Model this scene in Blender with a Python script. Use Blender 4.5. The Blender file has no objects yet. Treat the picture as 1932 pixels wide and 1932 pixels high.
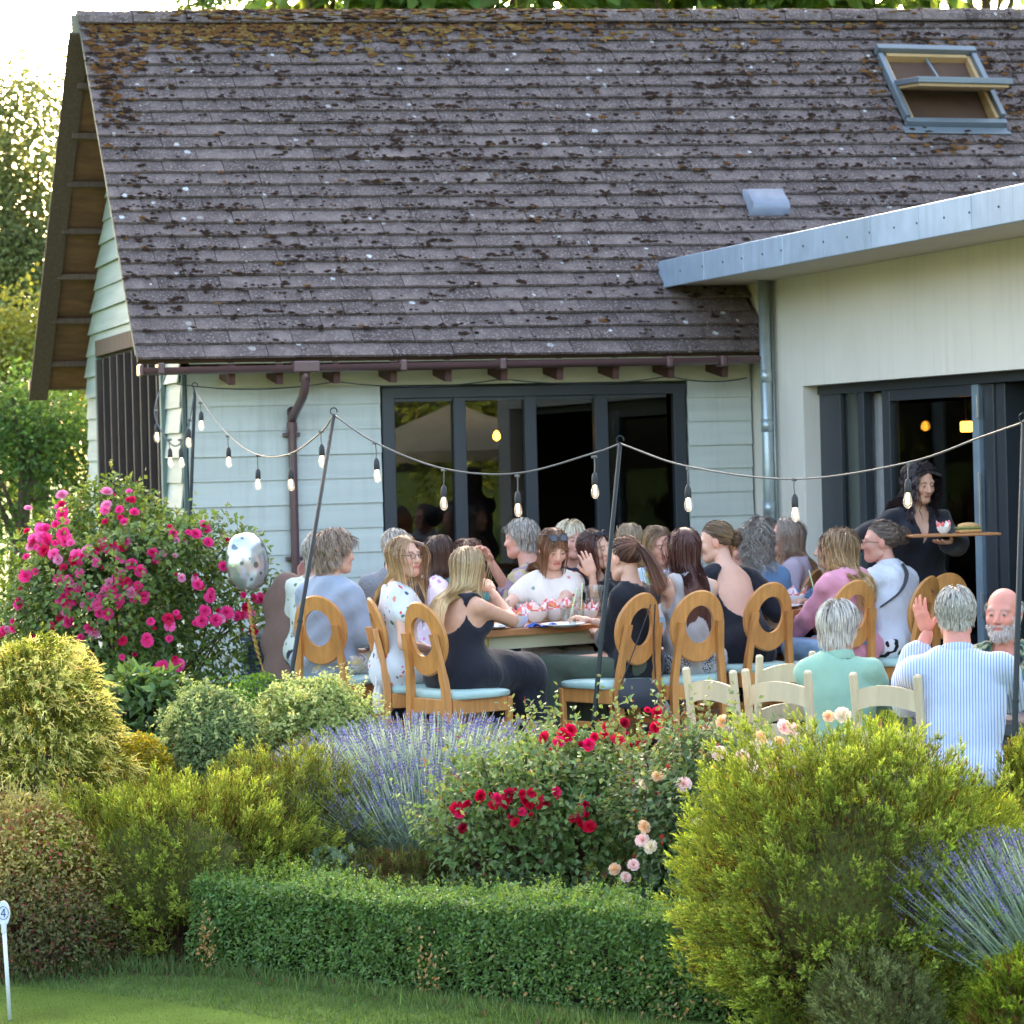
import bpy, math, random
import numpy as np
from mathutils import Vector, Matrix
R = math.radians
rng = np.random.default_rng(7)
random.seed(7)
scene = bpy.context.scene
COL = scene.collection

# ------------------------------------------------------------------ camera
FPX = 5000.0          # focal length in pixels of a 1932 px wide frame
ROLL = 0.025
HOR = 108.0           # the horizon lies this many pixels above the frame centre
CZ = 1.75
cd = bpy.data.cameras.new('camera')
cam = bpy.data.objects.new('camera', cd); COL.objects.link(cam)
cd.sensor_width = 36.0
cd.lens = 36.0 * FPX / 1932
cd.clip_start = 0.1; cd.clip_end = 2000
cd.shift_y = -HOR / 1932
cd.shift_x = HOR * ROLL / 1932
cam.location = (0, 0, CZ)
cam.rotation_euler = (Matrix.Rotation(R(90), 4, 'X') @ Matrix.Rotation(-ROLL, 4, 'Z')).to_euler()
cd.dof.use_dof = True; cd.dof.focus_distance = 12.8; cd.dof.aperture_fstop = 6.0
scene.camera = cam

# ------------------------------------------------------------------ light
SUN_EL, SUN_AZ = 17.0, -2.0      # azimuth from straight behind the house, negative = left
world = bpy.data.worlds.new('World'); scene.world = world; world.use_nodes = True
wn = world.node_tree
bg = wn.nodes['Background']
sky = wn.nodes.new('ShaderNodeTexSky'); sky.sky_type = 'NISHITA'; sky.sun_disc = False
sky.sun_elevation = R(SUN_EL); sky.sun_rotation = R(SUN_AZ)
sky.dust_density = 6.0; sky.ozone_density = 0.0; sky.air_density = 0.85
wn.links.new(sky.outputs[0], bg.inputs[0]); bg.inputs[1].default_value = 0.15
sd = bpy.data.lights.new('sun', 'SUN'); sd.energy = 2.0; sd.angle = R(0.55); sd.color = (1.0, 0.86, 0.66)
sun = bpy.data.objects.new('sun', sd); COL.objects.link(sun); sun.location = (-8, 60, 25)
sdir = Vector((math.sin(R(SUN_AZ)) * math.cos(R(SUN_EL)), math.cos(R(SUN_AZ)) * math.cos(R(SUN_EL)), math.sin(R(SUN_EL))))
sun.rotation_euler = sdir.to_track_quat('Z', 'Y').to_euler()
vs = scene.view_settings
vs.view_transform = 'Standard'; vs.look = 'None'; vs.gamma = 1.0; vs.use_curve_mapping = False
vs.exposure = 3.25
cy = scene.cycles
cy.use_denoising = True
cy.max_bounces = 6; cy.diffuse_bounces = 3; cy.glossy_bounces = 3; cy.transmission_bounces = 5; cy.transparent_max_bounces = 24
cy.caustics_reflective = False; cy.caustics_refractive = False

# ------------------------------------------------------------------ pixel -> place (pixels of a 1932 px frame)
def ray(px, py):
    dx, dy = px - 966.0, py - 966.0
    return ((dx - dy * ROLL) / FPX, 1.0, -(dy + dx * ROLL + HOR) / FPX)
def at(px, py, Y):
    r = ray(px, py); return Vector((r[0] * Y, Y, CZ + r[2] * Y))
def onz(px, py, z):
    r = ray(px, py); t = (z - CZ) / r[2]; return Vector((r[0] * t, t, z))
# house frame: u along the front wall, v going back
PHI = R(17.8)
HO = Vector((-2.45, 20.0, 0.0))
cP, sP = math.cos(PHI), math.sin(PHI)
def h2w(u, v, z): return Vector((HO.x + cP * u - sP * v, HO.y + sP * u + cP * v, z))
def w2h(p):
    d = p - HO; return (cP * d.x + sP * d.y, -sP * d.x + cP * d.y, p.z)
def hray(px, py):
    r = ray(px, py); o = w2h(Vector((0, 0, CZ)))
    return o, (cP * r[0] + sP * r[1], -sP * r[0] + cP * r[1], r[2])
def onv(px, py, v):
    o, d = hray(px, py); t = (v - o[1]) / d[1]; return (o[0] + d[0] * t, o[2] + d[2] * t)
def onu(px, py, u):
    o, d = hray(px, py); t = (u - o[0]) / d[0]; return (o[1] + d[1] * t, o[2] + d[2] * t)
# ------------------------------------------------------------------ mesh tools
def mesh_np(name, V, F, mat=None, parent=None, col=None, smooth=False, attr='Col'):
    """V (n,3), F list of index arrays each (m,k)"""
    V = np.asarray(V, np.float32).reshape(-1, 3)
    if not isinstance(F, list): F = [F]
    F = [np.asarray(f, np.int32) for f in F if len(f)]
    me = bpy.data.meshes.new(name)
    me.vertices.add(len(V)); me.vertices.foreach_set('co', V.ravel())
    li = np.concatenate([f.ravel() for f in F]); tot = np.concatenate([np.full(len(f), f.shape[1], np.int32) for f in F])
    me.loops.add(len(li)); me.loops.foreach_set('vertex_index', li)
    me.polygons.add(len(tot)); st = np.zeros(len(tot), np.int32); st[1:] = np.cumsum(tot)[:-1]
    me.polygons.foreach_set('loop_start', st)
    me.polygons.foreach_set('use_smooth', np.full(len(tot), bool(smooth)))
    me.update(calc_edges=True)
    if col is not None:
        a = me.color_attributes.new(attr, 'FLOAT_COLOR', 'POINT')
        c = np.ones((len(V), 4), np.float32); c[:, :3] = col
        a.data.foreach_set('color', c.ravel())
    return link(name, me, mat, parent)
def link(name, me, mat=None, parent=None):
    o = bpy.data.objects.new(name, me); COL.objects.link(o)
    if mat is not None:
        for m in (mat if isinstance(mat, (list, tuple)) else [mat]):
            if me is not None and len(me.materials) < (len(mat) if isinstance(mat, (list, tuple)) else 1): me.materials.append(m)
    if parent is not None: o.parent = parent
    return o
def thing(name, label, cat, loc=(0, 0, 0), rz=0, group=None):
    o = bpy.data.objects.new(name, None); COL.objects.link(o); o.empty_display_size = 0.1
    o.location = loc; o.rotation_euler = (0, 0, rz)
    return tag(o, label, cat, group)
def tag(o, label=None, cat=None, group=None, kind=None):
    if label: o['label'] = label
    if cat: o['category'] = cat
    if group: o['group'] = group
    if kind: o['kind'] = kind
    return o
def copy_tree(o, parent=None):
    c = o.copy(); COL.objects.link(c); c.parent = parent
    for ch in list(o.children): copy_tree(ch, c)
    return c
def frame_of(d, up=(0, 0, 1)):
    d = np.asarray(d, float); d = d / (np.linalg.norm(d) + 1e-12)
    u = np.asarray(up, float)
    if abs(d @ u) > 0.97: u = np.array([1., 0, 0])
    x = np.cross(u, d); x /= np.linalg.norm(x); y = np.cross(d, x)
    return x, y, d
class B:
    """collects shapes into one mesh"""
    def __init__(s): s.V = []; s.Q = []; s.T = []; s.N = []; s.n = 0
    def add(s, V, faces):
        V = np.asarray(V, float).reshape(-1, 3)
        for f in faces:
            g = [i + s.n for i in f]
            (s.Q if len(g) == 4 else s.T if len(g) == 3 else s.N).append(g)
        s.V.append(V); s.n += len(V); return s
    def box(s, c, size, M=None, ch=0.0):
        """chamfered box; M 3x3 (columns = axes)"""
        hx, hy, hz = [a / 2 for a in size]
        if ch <= 0:
            V = np.array([[x, y, z] for x in (-hx, hx) for y in (-hy, hy) for z in (-hz, hz)])
            F = [(0, 1, 3, 2), (4, 6, 7, 5), (0, 4, 5, 1), (2, 3, 7, 6), (0, 2, 6, 4), (1, 5, 7, 3)]
        else:
            ch = min(ch, hx * .9, hy * .9, hz * .9)
            V = []; idx = {}
            for i, sx in enumerate((-1, 1)):
                for j, sy in enumerate((-1, 1)):
                    for k, sz in enumerate((-1, 1)):
                        for a in range(3):
                            p = [sx * (hx - ch), sy * (hy - ch), sz * (hz - ch)]
                            p[a] = (sx * hx, sy * hy, sz * hz)[a]
                            idx[(i, j, k, a)] = len(V); V.append(p)
            F = []
            for a in range(3):
                b, c2 = [q for q in range(3) if q != a]
                for sgn in (0, 1):
                    quad = []
                    for (p, q) in ((0, 0), (1, 0), (1, 1), (0, 1)):
                        key = [0, 0, 0]; key[a] = sgn; key[b] = p; key[c2] = q
                        quad.append(idx[(*key, a)])
                    flip = (sgn == 0) ^ (a == 1)
                    F.append(tuple(quad[::-1] if flip else quad))
            for a in range(3):      # edges parallel to axis a
                b, c2 = [q for q in range(3) if q != a]
                for p in (0, 1):
                    for q in (0, 1):
                        k0 = [0, 0, 0]; k0[b] = p; k0[c2] = q; k1 = list(k0); k1[a] = 1
                        f = (idx[(*k0, b)], idx[(*k1, b)], idx[(*k1, c2)], idx[(*k0, c2)])
                        F.append(f)
            for i in (0, 1):
                for j in (0, 1):
                    for k in (0, 1): F.append((idx[(i, j, k, 0)], idx[(i, j, k, 1)], idx[(i, j, k, 2)]))
            V = np.array(V)
        if M is not None: V = V @ np.asarray(M).T
        return s.add(V + np.asarray(c, float), F)
    def bar(s, a, b, w, d, up=(0, 0, 1), ch=0.0):
        a = np.asarray(a, float); b = np.asarray(b, float)
        x, y, z = frame_of(b - a, up)
        return s.box((a + b) / 2, (w, d, np.linalg.norm(b - a)), np.stack([x, y, z], 1), ch)
    def tube(s, pts, r, n=8, cap=True, up=(0, 0, 1), flat=1.0):
        P = np.asarray(pts, float); m = len(P)
        r = np.full(m, r) if np.isscalar(r) else np.asarray(r, float)
        T = np.gradient(P, axis=0)
        V = []
        for i in range(m):
            x, y, z = frame_of(T[i], up)
            a = np.arange(n) * 2 * math.pi / n
            V.append(P[i] + r[i] * (np.cos(a)[:, None] * x + flat * np.sin(a)[:, None] * y))
        F = []
        for i in range(m - 1):
            for j in range(n):
                k = (j + 1) % n
                F.append((i * n + j, i * n + k, (i + 1) * n + k, (i + 1) * n + j))
        if cap: F += [tuple(range(n))[::-1], tuple((m - 1) * n + j for j in range(n))]
        return s.add(np.concatenate(V), F)
    def lathe(s, prof, n=16, c=(0, 0, 0), M=None, a0=0.0):
        prof = np.asarray(prof, float); m = len(prof)
        a = a0 + np.arange(n) * 2 * math.pi / n
        V = np.stack([prof[:, None, 0] * np.cos(a), prof[:, None, 0] * np.sin(a), np.repeat(prof[:, 1:2], n, 1)], -1).reshape(-1, 3)
        F = [(i * n + j, i * n + (j + 1) % n, (i + 1) * n + (j + 1) % n, (i + 1) * n + j) for i in range(m - 1) for j in range(n)]
        if M is not None: V = V @ np.asarray(M).T
        return s.add(V + np.asarray(c, float), F)
    def ell(s, c, rad, n=12, m=8, M=None):
        t = np.linspace(0.001, math.pi - 0.001, m)
        p = np.stack([np.sin(t), -np.cos(t)], 1)
        k = B().lathe(p, n); V = np.concatenate(k.V) * np.asarray(rad)
        if M is not None: V = V @ np.asarray(M).T
        return s.add(V + np.asarray(c, float), k.Q)
    def prism(s, poly, axis_pts):
        """poly (n,3) extruded by vector"""
        P = np.asarray(poly, float); e = np.asarray(axis_pts, float); n = len(P)
        V = np.concatenate([P, P + e])
        return s.add(V, [tuple(range(n))[::-1], tuple(range(n, 2 * n))] + [(i, (i + 1) % n, n + (i + 1) % n, n + i) for i in range(n)])
    def obj(s, name, mat=None, parent=None, smooth=False, kind=None):
        V = np.concatenate(s.V)
        F = []
        if s.Q: F.append(np.array(s.Q))
        if s.T: F.append(np.array(s.T))
        byk = {}
        for f in s.N: byk.setdefault(len(f), []).append(f)
        F += [np.array(x) for x in byk.values()]
        o = mesh_np(name, V, F, mat, parent, smooth=smooth)
        if smooth:
            pass
        if kind: o['kind'] = kind
        return o
def shade_angle(o, ang=40):
    """smooth shading that keeps hard edges"""
    me = o.data
    me.polygons.foreach_set('use_smooth', np.ones(len(me.polygons), bool))
    try: me.set_sharp_from_angle(angle=R(ang))
    except Exception: pass
    return o
def rotz(a):
    c, s_ = math.cos(a), math.sin(a); return np.array([[c, -s_, 0], [s_, c, 0], [0, 0, 1.]])
def rotx(a):
    c, s_ = math.cos(a), math.sin(a); return np.array([[1., 0, 0], [0, c, -s_], [0, s_, c]])
def roty(a):
    c, s_ = math.cos(a), math.sin(a); return np.array([[c, 0, s_], [0, 1., 0], [-s_, 0, c]])
def catmull(P, k=6):
    P = [np.asarray(p, float) for p in P]
    P = [2 * P[0] - P[1]] + P + [2 * P[-1] - P[-2]]
    out = []
    for i in range(1, len(P) - 2):
        for t in np.linspace(0, 1, k, endpoint=False):
            a, b, c, d = P[i - 1], P[i], P[i + 1], P[i + 2]
            out.append(.5 * (2 * b + (c - a) * t + (2 * a - 5 * b + 4 * c - d) * t * t + (3 * b - a - 3 * c + d) * t ** 3))
    out.append(P[-2]); return np.array(out)

# ------------------------------------------------------------------ materials
def srgb(*c):
    return tuple(((x / 255 + .055) / 1.055) ** 2.4 if x / 255 > .04045 else x / 255 / 12.92 for x in c)
MATS = {}
def nodes(name):
    m = bpy.data.materials.new(name); m.use_nodes = True
    nt = m.node_tree; return m, nt, nt.nodes['Principled BSDF']
def setp(p, **k):
    for a, v in k.items():
        p.inputs[a.replace('_', ' ')].default_value = v
def objcoord(nt, sc=(1, 1, 1), gen=False):
    t = nt.nodes.new('ShaderNodeTexCoord'); mp = nt.nodes.new('ShaderNodeMapping')
    nt.links.new(t.outputs['Generated' if gen else 'Object'], mp.inputs[0]); mp.inputs['Scale'].default_value = sc
    return mp.outputs[0]
def noise(nt, vec, scale, detail=4, rough=.55):
    n = nt.nodes.new('ShaderNodeTexNoise'); n.inputs['Scale'].default_value = scale; n.inputs['Detail'].default_value = detail
    n.inputs['Roughness'].default_value = rough
    if vec is not None: nt.links.new(vec, n.inputs['Vector'])
    return n.outputs['Fac']
def ramp(nt, fac, stops):
    r = nt.nodes.new('ShaderNodeValToRGB'); e = r.color_ramp.elements
    while len(e) < len(stops): e.new(.5)
    for i, (p, c) in enumerate(stops): e[i].position = p; e[i].color = (*c, 1) if len(c) == 3 else c
    nt.links.new(fac, r.inputs[0]); return r.outputs[0]
def mixc(nt, fac, a, b, mode='MIX'):
    m = nt.nodes.new('ShaderNodeMix'); m.data_type = 'RGBA'; m.blend_type = mode
    if isinstance(fac, (int, float)): m.inputs[0].default_value = fac
    else: nt.links.new(fac, m.inputs[0])
    for sock, v in ((m.inputs[6], a), (m.inputs[7], b)):
        if isinstance(v, tuple): sock.default_value = (*v[:3], 1)
        else: nt.links.new(v, sock)
    return m.outputs[2]
def bump(nt, p, h, strength=.3, dist=.01):
    b = nt.nodes.new('ShaderNodeBump'); b.inputs['Strength'].default_value = strength; b.inputs['Distance'].default_value = dist
    nt.links.new(h, b.inputs['Height']); nt.links.new(b.outputs[0], p.inputs['Normal'])
def objrand(nt):
    return nt.nodes.new('ShaderNodeObjectInfo').outputs['Random']
def mat(name, c, rough=.6, var=.12, scale=8.0, bmp=0.0, bscale=60.0, metal=0.0, rnd=0.0, spec=.5, stretch=(1, 1, 1), streak=None):
    if name in MATS: return MATS[name]
    m, nt, p = nodes(name)
    v = objcoord(nt, stretch)
    f = noise(nt, v, scale)
    lo = tuple(x * (1 - var) for x in c); hi = tuple(min(1, x * (1 + var)) for x in c)
    col = ramp(nt, f, [(.3, lo), (.7, hi)])
    if rnd:
        hsv = nt.nodes.new('ShaderNodeHueSaturation')
        mr = nt.nodes.new('ShaderNodeMapRange'); nt.links.new(objrand(nt), mr.inputs[0]); mr.inputs[3].default_value = 1 - rnd; mr.inputs[4].default_value = 1 + rnd
        nt.links.new(mr.outputs[0], hsv.inputs['Value']); nt.links.new(col, hsv.inputs['Color']); col = hsv.outputs[0]
    if streak is not None:        # rain streaks and grime
        dirt, amount = streak; v2 = objcoord(nt, (9, 9, .55)); f2 = noise(nt, v2, 1.6, 6, .7); f3 = noise(nt, objcoord(nt), 1.3, 3)
        mu = nt.nodes.new('ShaderNodeMath'); mu.operation = 'MULTIPLY'; nt.links.new(ramp(nt, f2, [(.48, (0, 0, 0)), (.75, (1, 1, 1))]), mu.inputs[0]); nt.links.new(ramp(nt, f3, [(.35, (0, 0, 0)), (.7, (amount, amount, amount))]), mu.inputs[1]); col = mixc(nt, mu.outputs[0], col, dirt)
    nt.links.new(col, p.inputs['Base Color'])
    setp(p, Roughness=rough, Metallic=metal, Specular_IOR_Level=spec)
    if bmp: bump(nt, p, noise(nt, v, bscale, 3), bmp, .004)
    MATS[name] = m; return m
def mat_col(name, rough=.6, trans=0.0, spec=.3, sheen=0.0, attr='Col', bmp=0.0):
    """colour from the mesh's own colour attribute; trans = share of light let through (leaves)"""
    if name in MATS: return MATS[name]
    m, nt, p = nodes(name)
    a = nt.nodes.new('ShaderNodeAttribute'); a.attribute_name = attr
    nt.links.new(a.outputs['Color'], p.inputs['Base Color']); setp(p, Roughness=rough, Specular_IOR_Level=spec)
    if trans:
        t = nt.nodes.new('ShaderNodeBsdfTranslucent'); hs = nt.nodes.new('ShaderNodeHueSaturation')
        hs.inputs['Saturation'].default_value = 1.15; hs.inputs['Value'].default_value = 1.7; hs.inputs['Hue'].default_value = .485
        nt.links.new(a.outputs['Color'], hs.inputs['Color']); nt.links.new(hs.outputs[0], t.inputs[0])
        mx = nt.nodes.new('ShaderNodeMixShader'); mx.inputs[0].default_value = trans
        nt.links.new(p.outputs[0], mx.inputs[1]); nt.links.new(t.outputs[0], mx.inputs[2])
        nt.links.new(mx.outputs[0], nt.nodes['Material Output'].inputs[0])
    MATS[name] = m; return m
def mat_emit(name, c, k):
    m, nt, p = nodes(name); setp(p, Base_Color=(*c, 1), Emission_Color=(*c, 1), Emission_Strength=k); MATS[name] = m; return m
def mat_glass(name, tint=(1, 1, 1), rough=0.0, glow=None, refl=None):
    """thin clear glass: mostly see-through, mirror-like at the surface"""
    if name in MATS: return MATS[name]
    m, nt, p = nodes(name); nt.nodes.remove(p)
    tr = nt.nodes.new('ShaderNodeBsdfTransparent'); tr.inputs[0].default_value = (*tint, 1)
    gl = nt.nodes.new('ShaderNodeBsdfGlossy'); gl.inputs['Roughness'].default_value = rough
    lw = nt.nodes.new('ShaderNodeLayerWeight'); lw.inputs[0].default_value = .5
    pw = nt.nodes.new('ShaderNodeMath'); pw.operation = 'POWER'; nt.links.new(lw.outputs['Facing'], pw.inputs[0]); pw.inputs[1].default_value = 4.0
    fr = nt.nodes.new('ShaderNodeMath'); fr.operation = 'MULTIPLY_ADD'; nt.links.new(pw.outputs[0], fr.inputs[0]); fr.inputs[1].default_value = .75; fr.inputs[2].default_value = .03
    mx = nt.nodes.new('ShaderNodeMixShader')
    if refl is not None:
        ad = nt.nodes.new('ShaderNodeMath'); ad.operation = 'ADD'; ad.inputs[1].default_value = refl; nt.links.new(fr.outputs[0], ad.inputs[0]); nt.links.new(ad.outputs[0], mx.inputs[0])
    else: nt.links.new(fr.outputs[0], mx.inputs[0])
    nt.links.new(tr.outputs[0], mx.inputs[1]); nt.links.new(gl.outputs[0], mx.inputs[2])
    last = mx
    if glow is not None:          # the lit bulb's own glass
        em = nt.nodes.new('ShaderNodeEmission'); em.inputs[0].default_value = (*glow[0], 1); em.inputs[1].default_value = glow[1]; last = nt.nodes.new('ShaderNodeAddShader'); nt.links.new(mx.outputs[0], last.inputs[0]); nt.links.new(em.outputs[0], last.inputs[1])
    nt.links.new(last.outputs[0], nt.nodes['Material Output'].inputs[0])
    MATS[name] = m; return m
# ------------------------------------------------------------------ the ground
def smooth01(a, b, x):
    t = np.clip((x - a) / (b - a), 0, 1); return t * t * (3 - 2 * t)
def gh(x, y):
    """height of the garden ground"""
    x = np.asarray(x, float); y = np.asarray(y, float)
    left = -.55 + .51 * smooth01(12.0, 14.3, y)
    right = -.55 + .20 * smooth01(10.5, 11.5, y) + .28 * smooth01(14.35, 14.5, y)
    w = smooth01(.7, 1.2, x)
    h = left * (1 - w) + right * w
    bed = smooth01(11.6, 12.1, y) * (1 - smooth01(17, 19, y)) * .03
    return h + bed * (np.sin(x * 5.1 + y * 3) + np.sin(y * 6.3 - x * 2.2)) * .5
def make_ground():
    gx = np.unique(np.concatenate([np.linspace(-400, -12, 12), np.linspace(-12, 12, 97), np.linspace(12, 400, 12)]))
    gy = np.unique(np.concatenate([np.linspace(-300, 4, 10), np.linspace(4, 26, 133), np.linspace(26, 600, 14)]))
    X, Y = np.meshgrid(gx, gy, indexing='ij'); Z = gh(X, Y)
    nx, ny = X.shape; I = np.arange(nx * ny).reshape(nx, ny)
    F = np.stack([I[:-1, :-1], I[1:, :-1], I[1:, 1:], I[:-1, 1:]], -1).reshape(-1, 4)
    m, nt, p = nodes('ground_grass_soil'); v = objcoord(nt)
    g = ramp(nt, noise(nt, v, 3.5, 6), [(.3, srgb(62, 80, 40)), (.7, srgb(90, 108, 56))])
    s = ramp(nt, noise(nt, v, 9, 6), [(.3, srgb(52, 38, 28)), (.7, srgb(92, 70, 52))])
    sep = nt.nodes.new('ShaderNodeSeparateXYZ'); nt.links.new(v, sep.inputs[0])
    ad = nt.nodes.new('ShaderNodeMath'); ad.operation = 'MULTIPLY_ADD'; nt.links.new(noise(nt, v, 4, 3), ad.inputs[0]); ad.inputs[1].default_value = .7; nt.links.new(sep.outputs[1], ad.inputs[2])
    mr = nt.nodes.new('ShaderNodeMapRange'); nt.links.new(ad.outputs[0], mr.inputs[0]); mr.inputs[1].default_value = 12.1; mr.inputs[2].default_value = 12.3
    mr2 = nt.nodes.new('ShaderNodeMapRange'); nt.links.new(sep.outputs[1], mr2.inputs[0]); mr2.inputs[1].default_value = 15.2; mr2.inputs[2].default_value = 14.8
    mu = nt.nodes.new('ShaderNodeMath'); mu.operation = 'MULTIPLY'; nt.links.new(mr.outputs[0], mu.inputs[0]); nt.links.new(mr2.outputs[0], mu.inputs[1])
    nt.links.new(mixc(nt, mu.outputs[0], g, s), p.inputs['Base Color']); setp(p, Roughness=.95, Specular_IOR_Level=.03)
    bump(nt, p, noise(nt, v, 40, 4), .5, .02)
    o = mesh_np('ground', np.stack([X, Y, Z], -1).reshape(-1, 3), F, m, smooth=True); o['kind'] = 'structure'
make_ground()
def poly_sheet(name, pts, z, mt, thick=0.0):
    b = B(); P = np.array([[p[0], p[1], z - thick] for p in pts])
    if thick: b.prism(P, (0, 0, thick))
    else: b.add(P, [tuple(range(len(P)))])
    o = b.obj(name, mt); o['kind'] = 'structure'; return o
m_green = mat('putting_turf', srgb(76, 95, 42), .95, .32, 2.6, .3, 90, spec=.03)
gp = [onz(x, y, -.546) for x, y in ((-260, 1850), (-60, 1856), (120, 1868), (300, 1888), (470, 1914), (620, 1942))]
poly_sheet('putting_green', [(p.x, p.y) for p in gp] + [(0.4, 9.5), (0.6, 5.0), (-6, 5.0), (-6, gp[0].y)][0:4], -.543, m_green)
m_pave = mat('paving', srgb(128, 124, 120), .85, .18, 3.0, .4, 50)
m_pave2 = mat('patio_gravel', srgb(112, 108, 104), .9, .25, 30.0, .5, 120)
def slabs(name, x0, x1, y0, y1, z, mt, sz=.6):
    base = B().box(((x0 + x1) / 2, (y0 + y1) / 2, z - .14), (x1 - x0, y1 - y0, .26)).obj(name, mat('mortar', srgb(90, 86, 80), .95))
    base['kind'] = 'structure'
    me = B().box((0, 0, 0), (sz - .012, sz - .012, .03), None, .004).obj('paving_slab', mt, base)
    first = True; n = 0
    y = y0 + sz / 2
    while y < y1 - sz / 2 + .01:
        x = x0 + sz / 2 + (0 if int(round((y - y0) / sz)) % 2 else -sz / 2 + sz / 2)
        while x < x1 - sz / 2 + .01:
            o = me if first else me.copy()
            if not first: COL.objects.link(o)
            first = False; n += 1
            o.location = (x, y, z - .0155 + random.uniform(-.001, .001)); o.rotation_euler = (0, 0, random.uniform(-.003, .003))
            x += sz
        y += sz
    return base
slabs('terrace', -1.4, 4.6, 14.3, 19.7, 0.0, m_pave)
slabs('patio', 1.0, 4.6, 11.75, 14.6 - .3, -.27, m_pave2)

# ------------------------------------------------------------------ the barn
house = thing('barn_building', 'pale weatherboarded barn with mossy dark tiled roof and brown gutter', 'building', HO, PHI)
L = onv(1446, 740, -.30)[0]
HB = 4.55                       # depth of the barn
vE = -.42
uV, zE = onv(257, 692, vE)      # left end of the eave
zE2 = onv(1430, 655, vE)[1]
vR = 2.05
zR, zRr = onv(146, 40, vR)[1], onv(1932, 34, vR)[1]
zE = .5 * (zE + zE2)
uR0 = onv(147, 30, vR)[0]
uEnd = 9.2
kR = (zRr - zR) / (8.3 - uR0)        # the old roof rises a little to the right at its ridge
vB = 4.85
print('house', L, uV, uR0, zE, zE2, zR, vR)
def roof_z(v): return zE + (zR - zE) * (v - vE) / (vR - vE) if v <= vR else zE + .05 + (zR - zE - .05) * (vB - v) / (vB - vR)
alpha = math.atan2(zR - zE, vR - vE); SL = math.hypot(zR - zE, vR - vE)
et = np.array([0, math.cos(alpha), math.sin(alpha)]); en = np.array([0, -math.sin(alpha), math.cos(alpha)])
def roofp(u, t, h=0.0): return np.array([u, vE, zE + kR * (u - uR0) * t / SL]) + et * t + en * h
def onroof(px, py):
    o, d = hray(px, py); o = np.array(o); d = np.array(d)
    z_ = 0.0
    for _ in range(6):
        k = ((np.array([0, vE, zE + z_]) - o) @ en) / (d @ en); p = o + d * k; t_ = (p - np.array([0, vE, zE + z_])) @ et; z_ = kR * (p[0] - uR0) * t_ / SL
    return p[0], t_
def uverge(t): return uV + (uR0 - uV) * t / SL
# materials
def m_tile_make():
    m, nt, p = nodes('concrete_tile'); v = objcoord(nt); 
    oi = nt.nodes.new('ShaderNodeObjectInfo')
    vm = nt.nodes.new('ShaderNodeVectorMath'); vm.operation = 'ADD'; nt.links.new(v, vm.inputs[0]); nt.links.new(oi.outputs['Location'], vm.inputs[1]); v = vm.outputs[0]
    base = ramp(nt, noise(nt, v, 5, 6, .65), [(.22, srgb(66, 55, 53)), (.5, srgb(98, 85, 82)), (.8, srgb(130, 115, 110))])
    hs = nt.nodes.new('ShaderNodeHueSaturation'); mr = nt.nodes.new('ShaderNodeMapRange'); nt.links.new(oi.outputs['Random'], mr.inputs[0])
    mr.inputs[3].default_value = .78; mr.inputs[4].default_value = 1.2; nt.links.new(mr.outputs[0], hs.inputs['Value']); nt.links.new(base, hs.inputs['Color'])
    vo = nt.nodes.new('ShaderNodeTexVoronoi'); vo.inputs['Scale'].default_value = 8.5; vo.inputs['Randomness'].default_value = 1; nt.links.new(v, vo.inputs['Vector'])
    nn = noise(nt, v, 30, 3)
    ad = nt.nodes.new('ShaderNodeMath'); ad.operation = 'MULTIPLY_ADD'; nt.links.new(nn, ad.inputs[0]); ad.inputs[1].default_value = .25; nt.links.new(vo.outputs['Distance'], ad.inputs[2])
    sp = nt.nodes.new('ShaderNodeSeparateColor'); nt.links.new(vo.outputs['Color'], sp.inputs[0])
    g1 = nt.nodes.new('ShaderNodeMapRange'); nt.links.new(sp.outputs[0], g1.inputs[0]); g1.inputs[1].default_value = .55; g1.inputs[2].default_value = 1.0; g1.inputs[3].default_value = .0; g1.inputs[4].default_value = .36
    lt = nt.nodes.new('ShaderNodeMath'); lt.operation = 'LESS_THAN'; nt.links.new(ad.outputs[0], lt.inputs[0]); nt.links.new(g1.outputs[0], lt.inputs[1])
    lc = mixc(nt, sp.outputs[1], srgb(150, 140, 132), srgb(198, 200, 200))
    c = mixc(nt, lt.outputs[0], hs.outputs[0], lc)
    sm = ramp(nt, noise(nt, v, 55, 2), [(.56, (0, 0, 0)), (.64, (1, 1, 1))])
    c = mixc(nt, sm, c, srgb(136, 124, 116))
    nt.links.new(c, p.inputs['Base Color']); setp(p, Roughness=.92, Specular_IOR_Level=.25)
    bump(nt, p, noise(nt, v, 45, 5), .55, .012); return m
m_tile = m_tile_make()
m_wood_dk = mat('weathered_oak', srgb(92, 74, 62), .85, .25, 3, .4, 30, stretch=(14, 14, 1), rnd=.15)
m_wood_blk = mat('dark_stained_wood', srgb(70, 58, 54), .8, .25, 3, .4, 30, stretch=(10, 10, 1), rnd=.2)
m_soffit = mat('soffit_brown', srgb(84, 62, 48), .9, .2, 3)
m_paint = mat('pale_green_paint', srgb(196, 200, 192), .55, .07, 2.2, .2, 26, rnd=.05, stretch=(.3, 1, 6), streak=(srgb(132, 138, 124), .55))
m_paint_g = mat('weathered_green_paint', srgb(168, 178, 171), .65, .16, 2.2, .3, 30, rnd=.06, stretch=(1, .4, 5))
m_cream = mat('cream_paint', srgb(196, 192, 160), .6, .05, 3)
m_gutter = mat('brown_plastic', srgb(96, 70, 72), .28, .10, 5, spec=.6)
m_rafter = mat('rafter_feet', srgb(84, 52, 46), .7, .2, 6)
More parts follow.
